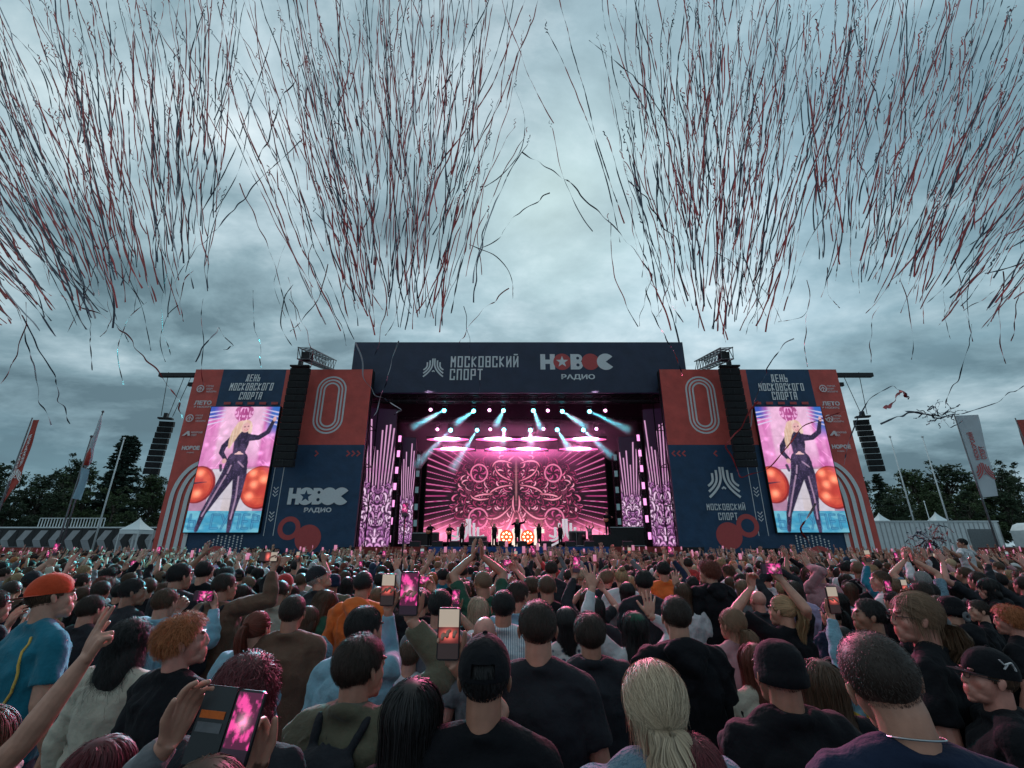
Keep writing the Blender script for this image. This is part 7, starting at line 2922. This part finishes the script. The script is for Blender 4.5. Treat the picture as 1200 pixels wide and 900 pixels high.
M['white_ink'] = M['white_print']
t, tl, tr_, br, bl, ox = banner_flag([(39, 492), (46.5, 492), (23, 564), (3.5, 590)], [(37.5, 491), (0, 600)], 17, 'tall red feather flag with white lettering at the left edge', 'flag_red',
                                     [('МОСКОВСКИЙ', .75, .35, .66, .22), ('СПОРТ', .30, .02, .66, .42)], 'white_print')
pr = Print(-.05, .0)
q = tl.lerp(bl, .78).lerp(tr_.lerp(br, .78), .5)
emblem(pr, q.x - ox, q.z, .22, 0)
pr.build('printed_emblem', [M['white_print']], t)
t, tl, tr_, br, bl, ox = banner_flag([(1119, 487), (1146, 486), (1170, 581), (1151.5, 583)], [(1118, 486), (1170, 650)], 20, 'tall white banner flag with red lettering below the right streamers', 'flag_white',
                                     [('МОСКОВСКИЙ', .50, .22, .56, .22), ('СПОРТ', .86, .58, .56, .40)], 'red_print')
pr = Print(-.05, .0)
q = tl.lerp(bl, .70).lerp(tr_.lerp(br, .70), .52)
emblem(pr, q.x - ox, q.z, .36, 0)
pr.build('printed_emblem', [M['red_print']], t)
banner_flag([(1191, 492), (1212, 491), (1236, 586), (1218, 588)], [(1190, 491), (1240, 650)], 20, 'red banner flag cut off by the right edge of the picture', 'flag_red', [], 'white_print')

# ------------------------------------------------------------------ on the stage: band, dancers, gear
pose('guitar', yaw=R(0), R_=dict(w=V(.10, .24, 1.08), f=V(-1, .1, -.2), n=V(0, -1, 0), hand='fist', pole=V(1, -.3, -.4)), L_=dict(w=V(-.42, .26, 1.22), f=V(.2, .3, 1), n=V(1, -.3, 0), hand='fist', pole=V(-1, -.2, -.6)))
pose('sing', yaw=R(0), R_=dict(w=V(.10, .20, 1.52), f=V(-.3, .2, 1), n=V(-1, 0, 0), hand='fist', pole=V(1, 0, -.8)), L_=dict(w=V(-.55, .10, 1.72), f=V(-1, .1, .8), n=V(0, 1, 0), hand='open', pole=V(-1, 0, -.5)))
M['prop_white_glow'] = mat('prop_white_glow', (.8, .82, .82), .5, emit=(.6, .66, .66), estr=.35)  # weak emission makes the emblems look lit; they are no lamps
M['guitar'] = mat('guitar_wood', (.45, .16, .07), .25)
M['drum'] = mat('drum_shell', (.10, .02, .03), .3)
M['cymbal'] = mat('cymbal', (.55, .42, .18), .3, .9)


def on_stage(px, Y, key, top, tm, hair, hm, label, rz=180, s=1.0, legs='black', skin=0, cat='performers on the stage'):
    o = person(label, get_body(key), get_top(key, top), tm, hair, hm, skin, POSES[key].H, 'people performing on the stage', None, None, False, legs)
    x = U(px, 640, Y).x
    o.location = (x, Y, DECK)
    o.rotation_euler.z = R(rz)
    o.scale = (s, s, s)
    return o


def guitar(o, label):
    t = thing('electric_guitar', label, 'guitar')
    t.matrix_world = Matrix.Translation(o.location) @ Matrix.Rotation(o.rotation_euler.z, 4, 'Z')
    mb = MB()
    mb.ball((.08, .20, 1.05), (.17, .035, .13), 14, 8)
    mb.ball((-.02, .20, 1.08), (.13, .033, .10), 14, 8)
    mb.build('guitar_body', M['guitar'], t, True)
    mb = MB()
    mb.bar((-.08, .235, 1.10), (-.58, .255, 1.27), .05, .02)
    mb.bar((-.58, .255, 1.27), (-.70, .255, 1.32), .075, .02)
    mb.build('guitar_neck', M['black'], t)


o = on_stage(503, 36.2, 'guitar', 'tee', 'black', 'crop', 'grey', 'guitarist in black with pale hair at the left of the stage', 170)
guitar(o, 'reddish electric guitar held by the guitarist at the left')
o = on_stage(526, 38.6, 'guitar', 'tee', 'black', 'short', 'black', 'bass player in black standing further back at the left', 185)
guitar(o, 'electric bass held by the player further back at the left')
on_stage(541, 36.8, 'palm_up', 'tank', 'black', 'long', 'black', 'dancer in black with one arm straight up beside the left white emblem', 10)
on_stage(579, 37.2, 'palm_high', 'tank', 'black', 'long', 'pale blonde', 'blonde dancer with one arm up left of the singer', 190)
o = on_stage(606.5, 34.6, 'sing', 'shirt', 'black', 'long', 'pale blonde', 'blonde singer in a tight black suit in the middle of the stage', 170, 1.12)
on_stage(632, 37.0, 'both_up', 'tank', 'black', 'long', 'light brown', 'dancer in black with both arms raised right of the singer', 10)
on_stage(657, 37.2, 'palm_high', 'tank', 'black', 'bun', 'black', 'dancer in black bending beside the right white emblem', 200, .95)
o = on_stage(713.5, 37.0, 'guitar', 'tee', 'black', 'short', 'dark brown', 'guitarist in black standing high at the right of the stage', 160)
guitar(o, 'dark electric guitar held by the guitarist at the right')
o.location.z += .9
for g_ in [x for x in COL.objects if x.get('label', '') == 'dark electric guitar held by the guitarist at the right']:
    g_.location.z += .9
rz_ = thing('stage_riser', 'low black riser under the guitarist at the right', 'riser', (U(713, 640, 37).x, 37.0, DECK))
mb = MB()
mb.box((-1.3, -.9, .003), (1.3, .9, .88))
mb.build('riser_box', M['black'], rz_)
on_stage(692, 39.2, 'both_up', 'tee', 'grey', 'short', 'dark brown', 'drummer sitting behind the drum kit', 180, .95)
# drum kit
t = thing('drum_kit', 'drum kit with brass cymbals in front of the right part of the backdrop', 'drum kit', (U(690, 640, 38).x, 38.0, DECK))
mb = MB()
mb.tube([(0, -.25, .32), (0, .2, .32)], .30, 20)
mb.build('bass_drum', M['drum'], t, True)
for x, y_, z, r in ((-.35, -.1, .78, .17), (.30, -.1, .78, .18), (.75, .1, .45, .22), (-.75, .2, .62, .18)):
    mb = MB()
    mb.tube([(x, y_, z - .12), (x, y_, z + .12)], r, 16)
    mb.tube([(x, y_, 0), (x, y_, z - .1)], .02, 5)
    mb.build('drum', M['drum'], t, True)
for x, y_, z, r in ((-.95, -.1, 1.25, .24), (.85, -.15, 1.35, .26), (1.25, .1, 1.05, .22), (-.55, .3, 1.45, .22)):
    mb = MB()
    mb.tube([(x, y_, z), (x, y_, z + .02), (x, y_, z + .04)], [r, r * .5, .03], 18)
    mb.build('cymbal', M['cymbal'], t, True)
    mb = MB()
    mb.tube([(x, y_, 0), (x, y_, z)], .018, 5)
    mb.build('cymbal_stand', M['metal'], t)
# white three-bar emblems standing on the stage
for px, lab in ((548, 'white three-bar emblem standing on the stage left of the singer'), (663, 'white three-bar emblem standing on the stage right of the singer')):
    c = U(px, 640, 38.6).x
    t = thing('emblem_prop', lab, 'stage prop', (c, 38.6, DECK), group='white emblems standing on the stage')
    for sgn in (-1, 1):
        for i in range(3):
            xx = .12 + .34 * i
            pts = [(xx, 2.15 - .32 * i)]
            for k in range(0, 9):
                u = k / 8
                pts.append((xx * (1 - u * u) + 1.30 * u * u, (1.15 - .15 * i) * (1 - u) ** 2 + 2 * u * (1 - u) * (.45 + .1 * i) + (.05 + .42 * i) * u * u))
            mb = MB()
            L_ = []
            for p0, p1 in zip(pts[:-1], pts[1:]):
                mb.bar((sgn * p0[0], 0, p0[1]), (sgn * p1[0], 0, p1[1]), .20, .16)
            mb.build('emblem_band', M['prop_white_glow'], t)
# marquee letters with red discs
t = thing('marquee_sign', 'row of lit white letters and round orange lamps behind the singer', 'sign', (U(604, 640, 39.5).x, 39.5, DECK))
M['letter_lit'] = mat('letter_lit', (.8, .78, .7), .5, emit=(1.0, .86, .66), estr=.75)
M['disc_lit'] = mat('disc_lit', (.5, .05, .02), .4, emit=(.85, .10, .03), estr=1.0)
M['bulb'] = mat('bulb', (1, .8, .5), .3, emit=(1, .75, .4), estr=6)
mk = lambda v: U(v, 640, 39.5).x - U(604, 640, 39.5).x
S_ = 1.25


def letter(strokes, xa, xb_):
    mb = MB()
    for k, (a, b_, c, d) in enumerate(strokes):
        y_ = .004 * k
        mb.bar((xa + a * (xb_ - xa), y_, .15 + b_ * S_), (xa + c * (xb_ - xa), y_, .15 + d * S_), .30, .22 + .002 * k)
    mb.build('lit_letter', M['letter_lit'], t)


letter(GL['Н'], mk(578), mk(586))
letter(GL['В'], mk(602), mk(610))
letter(GL['С'], mk(628), mk(636))
for a in (593.5, 618.5):
    mb = MB()
    mb.tube([(mk(a), -.12, .78), (mk(a), .12, .78)], .56, 28)
    d_ = mb.build('round_lamp', M['disc_lit'], t)
    for k in range(9):
        r_ = .34 if k else 0
        mb = MB()
        mb.ball((mk(a) + r_ * math.cos(k * .785), -.15, .78 + r_ * math.sin(k * .785)), .07, 8, 5)
        mb.build('bulb', M['bulb'], d_)
# monitor wedges and flight cases along the front
for i, px in enumerate((487, 513, 533, 566, 590, 612, 640, 668, 690, 735)):
    x = U(px, 643, 34.2).x
    t = thing('monitor_wedge', 'black floor monitor on the stage edge, number %s from the left' % ['one', 'two', 'three', 'four', 'five', 'six', 'seven', 'eight', 'nine', 'ten'][i], 'loudspeaker', (x, 34.0, DECK),
              group='floor monitors along the stage edge')
    mb = MB()
    mb.add([(-.35, -.25, 0), (.35, -.25, 0), (.35, .3, 0), (-.35, .3, 0), (-.35, -.2, .36), (.35, -.2, .36), (.35, .05, .42), (-.35, .05, .42)], [(0, 3, 2, 1), (4, 5, 6, 7), (0, 1, 5, 4), (1, 2, 6, 5), (2, 3, 7, 6), (3, 0, 4, 7)])
    mb.build('wedge_box', M['black'], t)
for px, Y, w_, h_, lab in ((497, 38.2, 2.2, 1.1, 'wide black equipment case left of the guitarist'), (560, 38.0, 1.4, .8, 'low black equipment case right of the left white emblem'), (735, 37.4, 2.6, 1.5, 'tall black equipment stack by the narrow right panel'),
                           (677, 38.4, 1.3, 1.2, 'black equipment case between the right emblem and the drums')):
    t = thing('equipment_case', lab, 'case', (U(px, 640, Y).x, Y, DECK))
    mb = MB()
    mb.box((-w_ / 2, -.4, .003), (w_ / 2, .4, h_))
    mb.build('case_box', M['black'], t)
    mb = MB()
    for zz in (.1, h_ - .06):
        mb.box((-w_ / 2 - .012, -.412, zz - .02), (w_ / 2 + .012, -.402, zz + .02))
    mb.build('case_trim', M['metal'], t)
# phone on a long stick above the crowd
q = U(474.5, 597, 6.8)
ph_ = phone(q, Matrix.Rotation(0, 3, 'Z'), 1, 'phone on a long black stick high above the crowd, before the left panels', 1.15)
stk = thing('selfie_stick', 'long black stick that holds a phone high above the crowd', 'stick', (q.x, 6.85, 1.45))
mb = MB()
mb.tube([(0, 0, 0), (0, 0, q.z - 1.45 - .09)], .012, 8)
mb.build('stick_pole', M['black_metal'], stk, True)
mb = MB()
mb.box((-.05, -.02, q.z - 1.45 - .10), (.05, .02, q.z - 1.45 - .085))
mb.build('clamp', M['black_metal'], stk)
# ------------------------------------------------------------------ paper streamers shot over the crowd
def two_sided(name, front, back):
    m = bpy.data.materials.new(name)
    m.use_nodes = True
    t = m.node_tree
    b = t.nodes['Principled BSDF']
    b.inputs['Roughness'].default_value = .6
    ge = t.nodes.new('ShaderNodeNewGeometry')
    mx = t.nodes.new('ShaderNodeMix')
    mx.data_type = 'RGBA'
    mx.inputs[6].default_value = (*front, 1)
    mx.inputs[7].default_value = (*back, 1)
    t.links.new(ge.outputs['Backfacing'], mx.inputs[0])
    t.links.new(mx.outputs[2], b.inputs['Base Color'])
    return m


ST_M = [two_sided('paper_navy_red', (.012, .016, .04), (.38, .028, .03)), two_sided('paper_navy', (.010, .014, .035), (.03, .035, .07)),
        two_sided('paper_red_white', (.30, .022, .022), (.40, .36, .38)), two_sided('paper_navy_white', (.012, .016, .04), (.42, .42, .46)),
        two_sided('paper_red', (.45, .03, .035), (.30, .015, .02))]
SR = np.random.RandomState(77)


def streamer_mesh(pts, wid, seed, n_sub=4, mt=0):
    """pts: world points along the paper band; the band twists as it goes"""
    rs = np.random.RandomState(seed)
    P = np.array([tuple(p) for p in pts])
    # smooth the polyline
    K = (len(P) - 1) * n_sub + 1
    s = np.linspace(0, len(P) - 1, K)
    i = np.clip(s.astype(int), 0, len(P) - 2)
    f = (s - i)[:, None]
    Pm = np.concatenate([2 * P[:1] - P[1:2], P, 2 * P[-1:] - P[-2:-1]])
    a, b, c, d = Pm[i], Pm[i + 1], Pm[i + 2], Pm[i + 3]
    Q = .5 * ((2 * b) + (-a + c) * f + (2 * a - 5 * b + 4 * c - d) * f ** 2 + (-a + 3 * b - 3 * c + d) * f ** 3)
    T = np.gradient(Q, axis=0)
    T /= np.linalg.norm(T, axis=1)[:, None] + 1e-9
    L = np.concatenate([[0], np.cumsum(np.linalg.norm(np.diff(Q, axis=0), axis=1))])
    tw = rs.rand() * .6 + .9 * np.sin(L * rs.uniform(.5, 1.4) + rs.rand() * 6) + .5 * np.sin(L * rs.uniform(3, 6) + rs.rand() * 6) + (L / L[-1]) ** 6 * 5 + np.pi * (rs.rand() < .5) + np.pi * sst(.0, .5, L - rs.rand() * L[-1])
    up = np.array([0, 1.0, 0.15])
    A = np.cross(T, up)
    A /= np.linalg.norm(A, axis=1)[:, None] + 1e-9
    B = np.cross(T, A)
    S = A * np.cos(tw)[:, None] + B * np.sin(tw)[:, None]
    w = wid * .5 * np.ones(K)
    V_ = np.concatenate([Q - S * w[:, None], Q + S * w[:, None]])
    F = np.stack([np.arange(K - 1), np.arange(1, K), K + np.arange(1, K), K + np.arange(K - 1)], 1)
    return V_.astype(np.float32), F


def to3(path, Y0, Y1):
    n = len(path)
    return [U(x, y, Y0 + (Y1 - Y0) * k / (n - 1)) for k, (x, y) in enumerate(path)]


def wander(x0, y0, x1, y1, rs, bend=0.0, wob=3.0, curl_end=True):
    n = max(6, int(math.hypot(x1 - x0, y1 - y0) / 12))
    out = []
    dx, dy = x1 - x0, y1 - y0
    L = math.hypot(dx, dy)
    nx, ny = -dy / L, dx / L
    ph, fr = rs.rand() * 6, rs.uniform(1.5, 4)
    walk = np.cumsum(rs.normal(0, wob * .38, n + 1))
    walk -= np.linspace(0, walk[-1], n + 1)
    for k in range(n + 1):
        u = k / n
        o = bend * 4 * u * (1 - u) + walk[k] + wob * .4 * math.sin(ph + u * fr * 6)
        out.append([x0 + dx * u + nx * o, y0 + dy * u + ny * o])
    if curl_end:                       # the loose end coils
        m = rs.randint(3, 8)
        x, y = out[-1]
        a = math.atan2(dy, dx)
        for k in range(m):
            j = rs.uniform(.5, 3.2) * (1 if k % 2 else -1)
            st_ = rs.uniform(1.2, 4.0)
            x += math.cos(a) * st_ + nx * j
            y += math.sin(a) * st_ + ny * j
            out.append([x, y])
    return out


# each burst: x range of the feet, y range of feet, fan centre, spread, count, colours
BURSTS = [  # origin the fan points back to, angles, radii of the feet, lengths, number
    ('far left', 350, (225, 590), (-55, 5), (215, 480), (90, 270), 'left burst of streamers above the left trees'),
    ('centre left', 250, (470, 570), (-29, 27), (175, 470), (100, 290), 'burst of streamers above the left banner wall'),
    ('centre right', 270, (836, 585), (-28, 24), (185, 480), (100, 290), 'burst of streamers above the right banner wall'),
    ('far right', 370, (965, 590), (-1, 58), (225, 500), (80, 260), 'right burst of streamers above the right trees'),
]
ALL = []
for bi, (nm, cnt, og, an, rd, ln, lab) in enumerate(BURSTS):
    for k in range(cnt):
        mid = (an[0] + an[1]) / 2
        a = R(SR.triangular(an[0], mid + (an[0] - mid) * SR.uniform(-.6, .6), an[1]) if bi in (1, 2) else SR.uniform(*an))
        r0 = SR.uniform(*rd)
        # wide angles start farther out so that the lower edge of the shower stays level
        r0 = max(r0, rd[0] / max(.45, math.cos(a)) * (1 + abs(SR.normal(0, .22)) - .10))
        L = SR.uniform(*ln)
        x0, y0 = og[0] + r0 * math.sin(a), og[1] - r0 * math.cos(a)
        a2 = a + SR.normal(0, .10)
        x1, y1 = x0 + math.sin(a2) * L, y0 - math.cos(a2) * L
        if (bi == 1 and (x1 > 648 - .12 * max(0, y1) or x0 > 600)) or (bi == 2 and x1 < 690 + .15 * max(0, y1)) and SR.rand() < .93:
            continue
        if y0 < 40 or x0 < -90 or x0 > 1290:
            continue
        p = wander(x0, y0, x1, y1, SR, SR.normal(0, 9), SR.uniform(.8, 2.2))
        Y = SR.uniform(9, 19)
        wpx = SR.uniform(1.0, 2.15)
        vis = sum(1 for q in p if -5 < q[0] < 1205 and -5 < q[1] < 905) / len(p)
        mt = SR.choice([0, 1, 2, 3, 4], p=[.42, .16, .08, .10, .24])
        ALL.append((L * vis * wpx, bi, p, Y, wpx, mt, lab, L, a2, y0))
ALL.sort(key=lambda t_: -t_[0])
# stray ones, each with its own look
STRAY = [
    ([(612, 178), (640, 195), (668, 214), (690, 238), (716, 262), (742, 292), (764, 322)], 'double-bent streamer trailing down from the open sky in the middle', 1, 2.0),
    ([(764, 322), (757, 345), (768, 372), (782, 400), (800, 440)], 'streamer dangling just above the right end of the roof banner', 0, 1.8),
    ([(690, 48), (722, 72), (748, 96), (770, 122), (790, 160), (800, 220)], 'long thin streamer curling in from the upper middle of the sky', 1, 1.8),
    ([(736, 212), (757, 232), (775, 262), (792, 280), (800, 320)], 'short streamer with a coiled head left of the burst above the right wall', 3, 1.8),
    ([(645, 225), (620, 240), (600, 256), (585, 280), (560, 292)], 'thin streamer leaning far right at the edge of the left centre burst', 1, 1.6),
    ([(597, 337), (580, 352), (560, 370), (545, 392), (538, 402)], 'small streamer just above the left half of the roof banner', 4, 1.5),
    ([(302, 188), (318, 152), (332, 112), (350, 88), (362, 60)], 'streamer crossing the gap between the two left bursts, rising right', 1, 2.0),
    ([(205, 330), (232, 290), (250, 272), (262, 258), (280, 240), (300, 215), (352, 165)], 'long streamer slanting across the gap between the two left bursts', 1, 1.8),
    ([(280, 215), (305, 265), (322, 310), (330, 345), (348, 400)], 'thin streamer falling to the left lattice truss', 0, 1.5),
    ([(72, 345), (95, 360), (128, 372), (148, 392), (165, 415), (190, 440), (208, 470), (214, 490)], 'long red streamer sinking towards the outer left loudspeakers', 4, 1.9),
    ([(20, 360), (32, 400), (40, 430), (48, 470), (60, 498)], 'thin streamer hanging down at the left near the red feather flag', 3, 1.5),
    ([(25, 370), (45, 410), (66, 440), (70, 470), (82, 497)], 'pair-like thin streamer hanging left of the furled flag', 1, 1.5),
    ([(98, 335), (104, 380), (106, 400), (108, 434)], 'short thin streamer between the left burst and the left wall', 1, 1.4),
    ([(230, 424), (244, 398), (256, 385), (272, 404), (262, 410)], 'hooked streamer just above the left banner wall', 3, 1.6),
    ([(296, 340), (298, 380), (304, 402), (306, 430)], 'thin streamer that falls onto the left banner wall', 1, 1.4),
    ([(986, 545), (1000, 500), (1020, 468), (1046, 452), (1062, 462), (1064, 468)], 'arched streamer over the outer right loudspeakers', 1, 1.5),
    ([(1036, 478), (1044, 476), (1050, 466), (1056, 458), (1062, 466)], 'crumpled bright red streamer scrap right of the outer right loudspeakers', 4, 4.0),
    ([(1032, 497), (1052, 490), (1070, 482), (1086, 484)], 'curved streamer left of the tangle in the sky', 3, 2.2),
    ([(1060, 482), (1078, 484), (1096, 490), (1115, 480), (1125, 474)], 'streamer at the knot of the tangle in the sky', 1, 2.2),
    ([(1100, 490), (1140, 482), (1172, 468), (1200, 452)], 'long thin streamer rising to the right edge beside the white banner flag', 1, 1.2),
    ([(1140, 380), (1136, 405), (1126, 436), (1112, 462), (1108, 478)], 'thin streamer falling from the right burst to the tangle', 1, 1.4),
    ([(930, 395), (905, 420), (898, 438), (884, 470), (880, 500)], 'streamer that falls across the heading of the right wall', 3, 1.6),
    ([(888, 470), (868, 500), (850, 525), (868, 560), (905, 545), (940, 500), (990, 482)], 'looping streamer that drapes over the right line array and screen', 4, 1.6),
    ([(955, 590), (938, 622), (950, 640)], 'pale scrap of streamer hanging below the right video screen', 2, 2.2),
    ([(418, 400), (426, 440), (440, 462), (470, 480), (462, 486)], 'streamer caught on the left end of the roof banner', 3, 1.8),
    ([(468, 398), (456, 430), (448, 460), (436, 490)], 'streamer falling in front of the left end of the roof banner', 3, 1.6),
]
for k in range(46):
    side = k % 4
    x0 = [SR.uniform(0, 300), SR.uniform(330, 560), SR.uniform(770, 920), SR.uniform(930, 1200)][side]
    y0 = SR.uniform(270, 360)
    x1, y1 = x0 + SR.normal(0, 26), y0 + SR.uniform(40, 110)
    p = wander(x0, y0, x1, y1, SR, SR.normal(0, 10), 2.6, False)
    ALL.append((100 + k, side, p, SR.uniform(10, 18), SR.uniform(.8, 1.4), SR.choice([0, 1, 4]), 'sky below the ' + BURSTS[side][6].replace('burst of ', ''), math.hypot(x1 - x0, y1 - y0), 0.0, 320))
n_ind = 0
LIMIT = 296 - len(STRAY)
SHAPES = ['long', 'wavy', 'kinked', 'nearly straight', 'coil-ended']
rest_v, rest_f, rest_m, off = [], [], [], 0
COLN = {0: 'navy and red', 1: 'dark navy', 2: 'red and white', 3: 'navy and white', 4: 'red'}


def add_streamer(path, Y, wpx, mt, label, seed, group):
    P = to3(path, Y, Y + 2.5)
    v, F = streamer_mesh(P, wpx * Y / FPX / .95, seed, 4)
    c = v.mean(0)
    me = raw_mesh('paper_streamer', v - c, np.full(len(F), 4), F.ravel(), [ST_M[mt]], smooth=True)
    o = link(bpy.data.objects.new('paper_streamer', me))
    o.location = c
    tag(o, label, 'streamer', group)


for i, (path, lab, mt, wpx) in enumerate(STRAY):
    rs0 = np.random.RandomState(500 + i)
    pth = []
    for a_, b_ in zip(path[:-1], path[1:]):
        for k in range(3):
            u = k / 3
            pth.append((a_[0] + (b_[0] - a_[0]) * u + rs0.normal(0, 1.0), a_[1] + (b_[1] - a_[1]) * u + rs0.normal(0, 1.0)))
    pth.append(path[-1])
    add_streamer(pth, SR.uniform(12, 18), wpx, mt, lab, 900 + i, 'stray streamers')
for i, (sc, bi, p, Y, wpx, mt, lab, Lp, a2, yf) in enumerate(ALL):
    if n_ind < LIMIT:
        n_ind += 1
        add_streamer(p, Y, wpx, mt, '%s %s streamer, %s, %s in the %s' % ('long' if Lp > 220 else 'short' if Lp < 140 else 'medium', COLN[mt], 'leaning left' if a2 < -.2 else 'leaning right' if a2 > .2 else 'upright',
                     'high' if yf < 190 else 'low' if yf > 300 else 'halfway', lab.replace('burst of streamers', 'burst')), i, lab.replace('burst of streamers', 'streamers shot up'))
    else:
        P = to3(p, Y, Y + 2.5)
        v, F = streamer_mesh(P, wpx * Y / FPX / .95, i, 3)
        rest_v.append(v)
        rest_f.append(F + off)
        rest_m.append(np.full(len(F), mt))
        off += len(v)
F = np.concatenate(rest_f)
me = raw_mesh('streamer_shower', np.concatenate(rest_v), np.full(len(F), 4), F.ravel(), ST_M, smooth=True)
me.polygons.foreach_set('material_index', np.concatenate(rest_m).astype(np.int32))
tag(link(bpy.data.objects.new('streamer_shower', me)), 'the many shorter paper streamers among the bursts', kind='stuff')
# tangle that has sunk into the crowd at the right, and one in the sky
for (cx, cy, rx, ry, Y, nn, lab, cols) in ((1090, 632, 24, 15, 13, 44, 'pale and dark tangle of streamers caught above the crowd at the right', [2, 3, 3, 2, 3, 0]),
                                           (1104, 487, 26, 17, 15, 16, 'thin knotted tangle of streamers hanging in the sky left of the white banner flag', [1, 3, 1])):
    vs, fs, ms, off = [], [], [], 0
    for k in range(nn):
        a = SR.uniform(0, 6.28)
        r0, r1 = SR.uniform(0, .4), SR.uniform(.7, 1.3)
        p = wander(cx + math.cos(a) * rx * r0, cy + math.sin(a) * ry * r0, cx + math.cos(a + .5) * rx * r1, cy + math.sin(a + .5) * ry * r1, SR, SR.normal(0, 5), 3.0, False)
        v, F = streamer_mesh(to3(p, Y, Y + .4), SR.uniform(.8, 1.7) * Y / FPX, 3000 + k, 3)
        vs.append(v)
        fs.append(F + off)
        ms.append(np.full(len(F), SR.choice(cols)))
        off += len(v)
    F = np.concatenate(fs)
    me = raw_mesh('streamer_tangle', np.concatenate(vs), np.full(len(F), 4), F.ravel(), ST_M, smooth=True)
    me.polygons.foreach_set('material_index', np.concatenate(ms).astype(np.int32))
    tag(link(bpy.data.objects.new('streamer_tangle', me)), lab, kind='stuff')
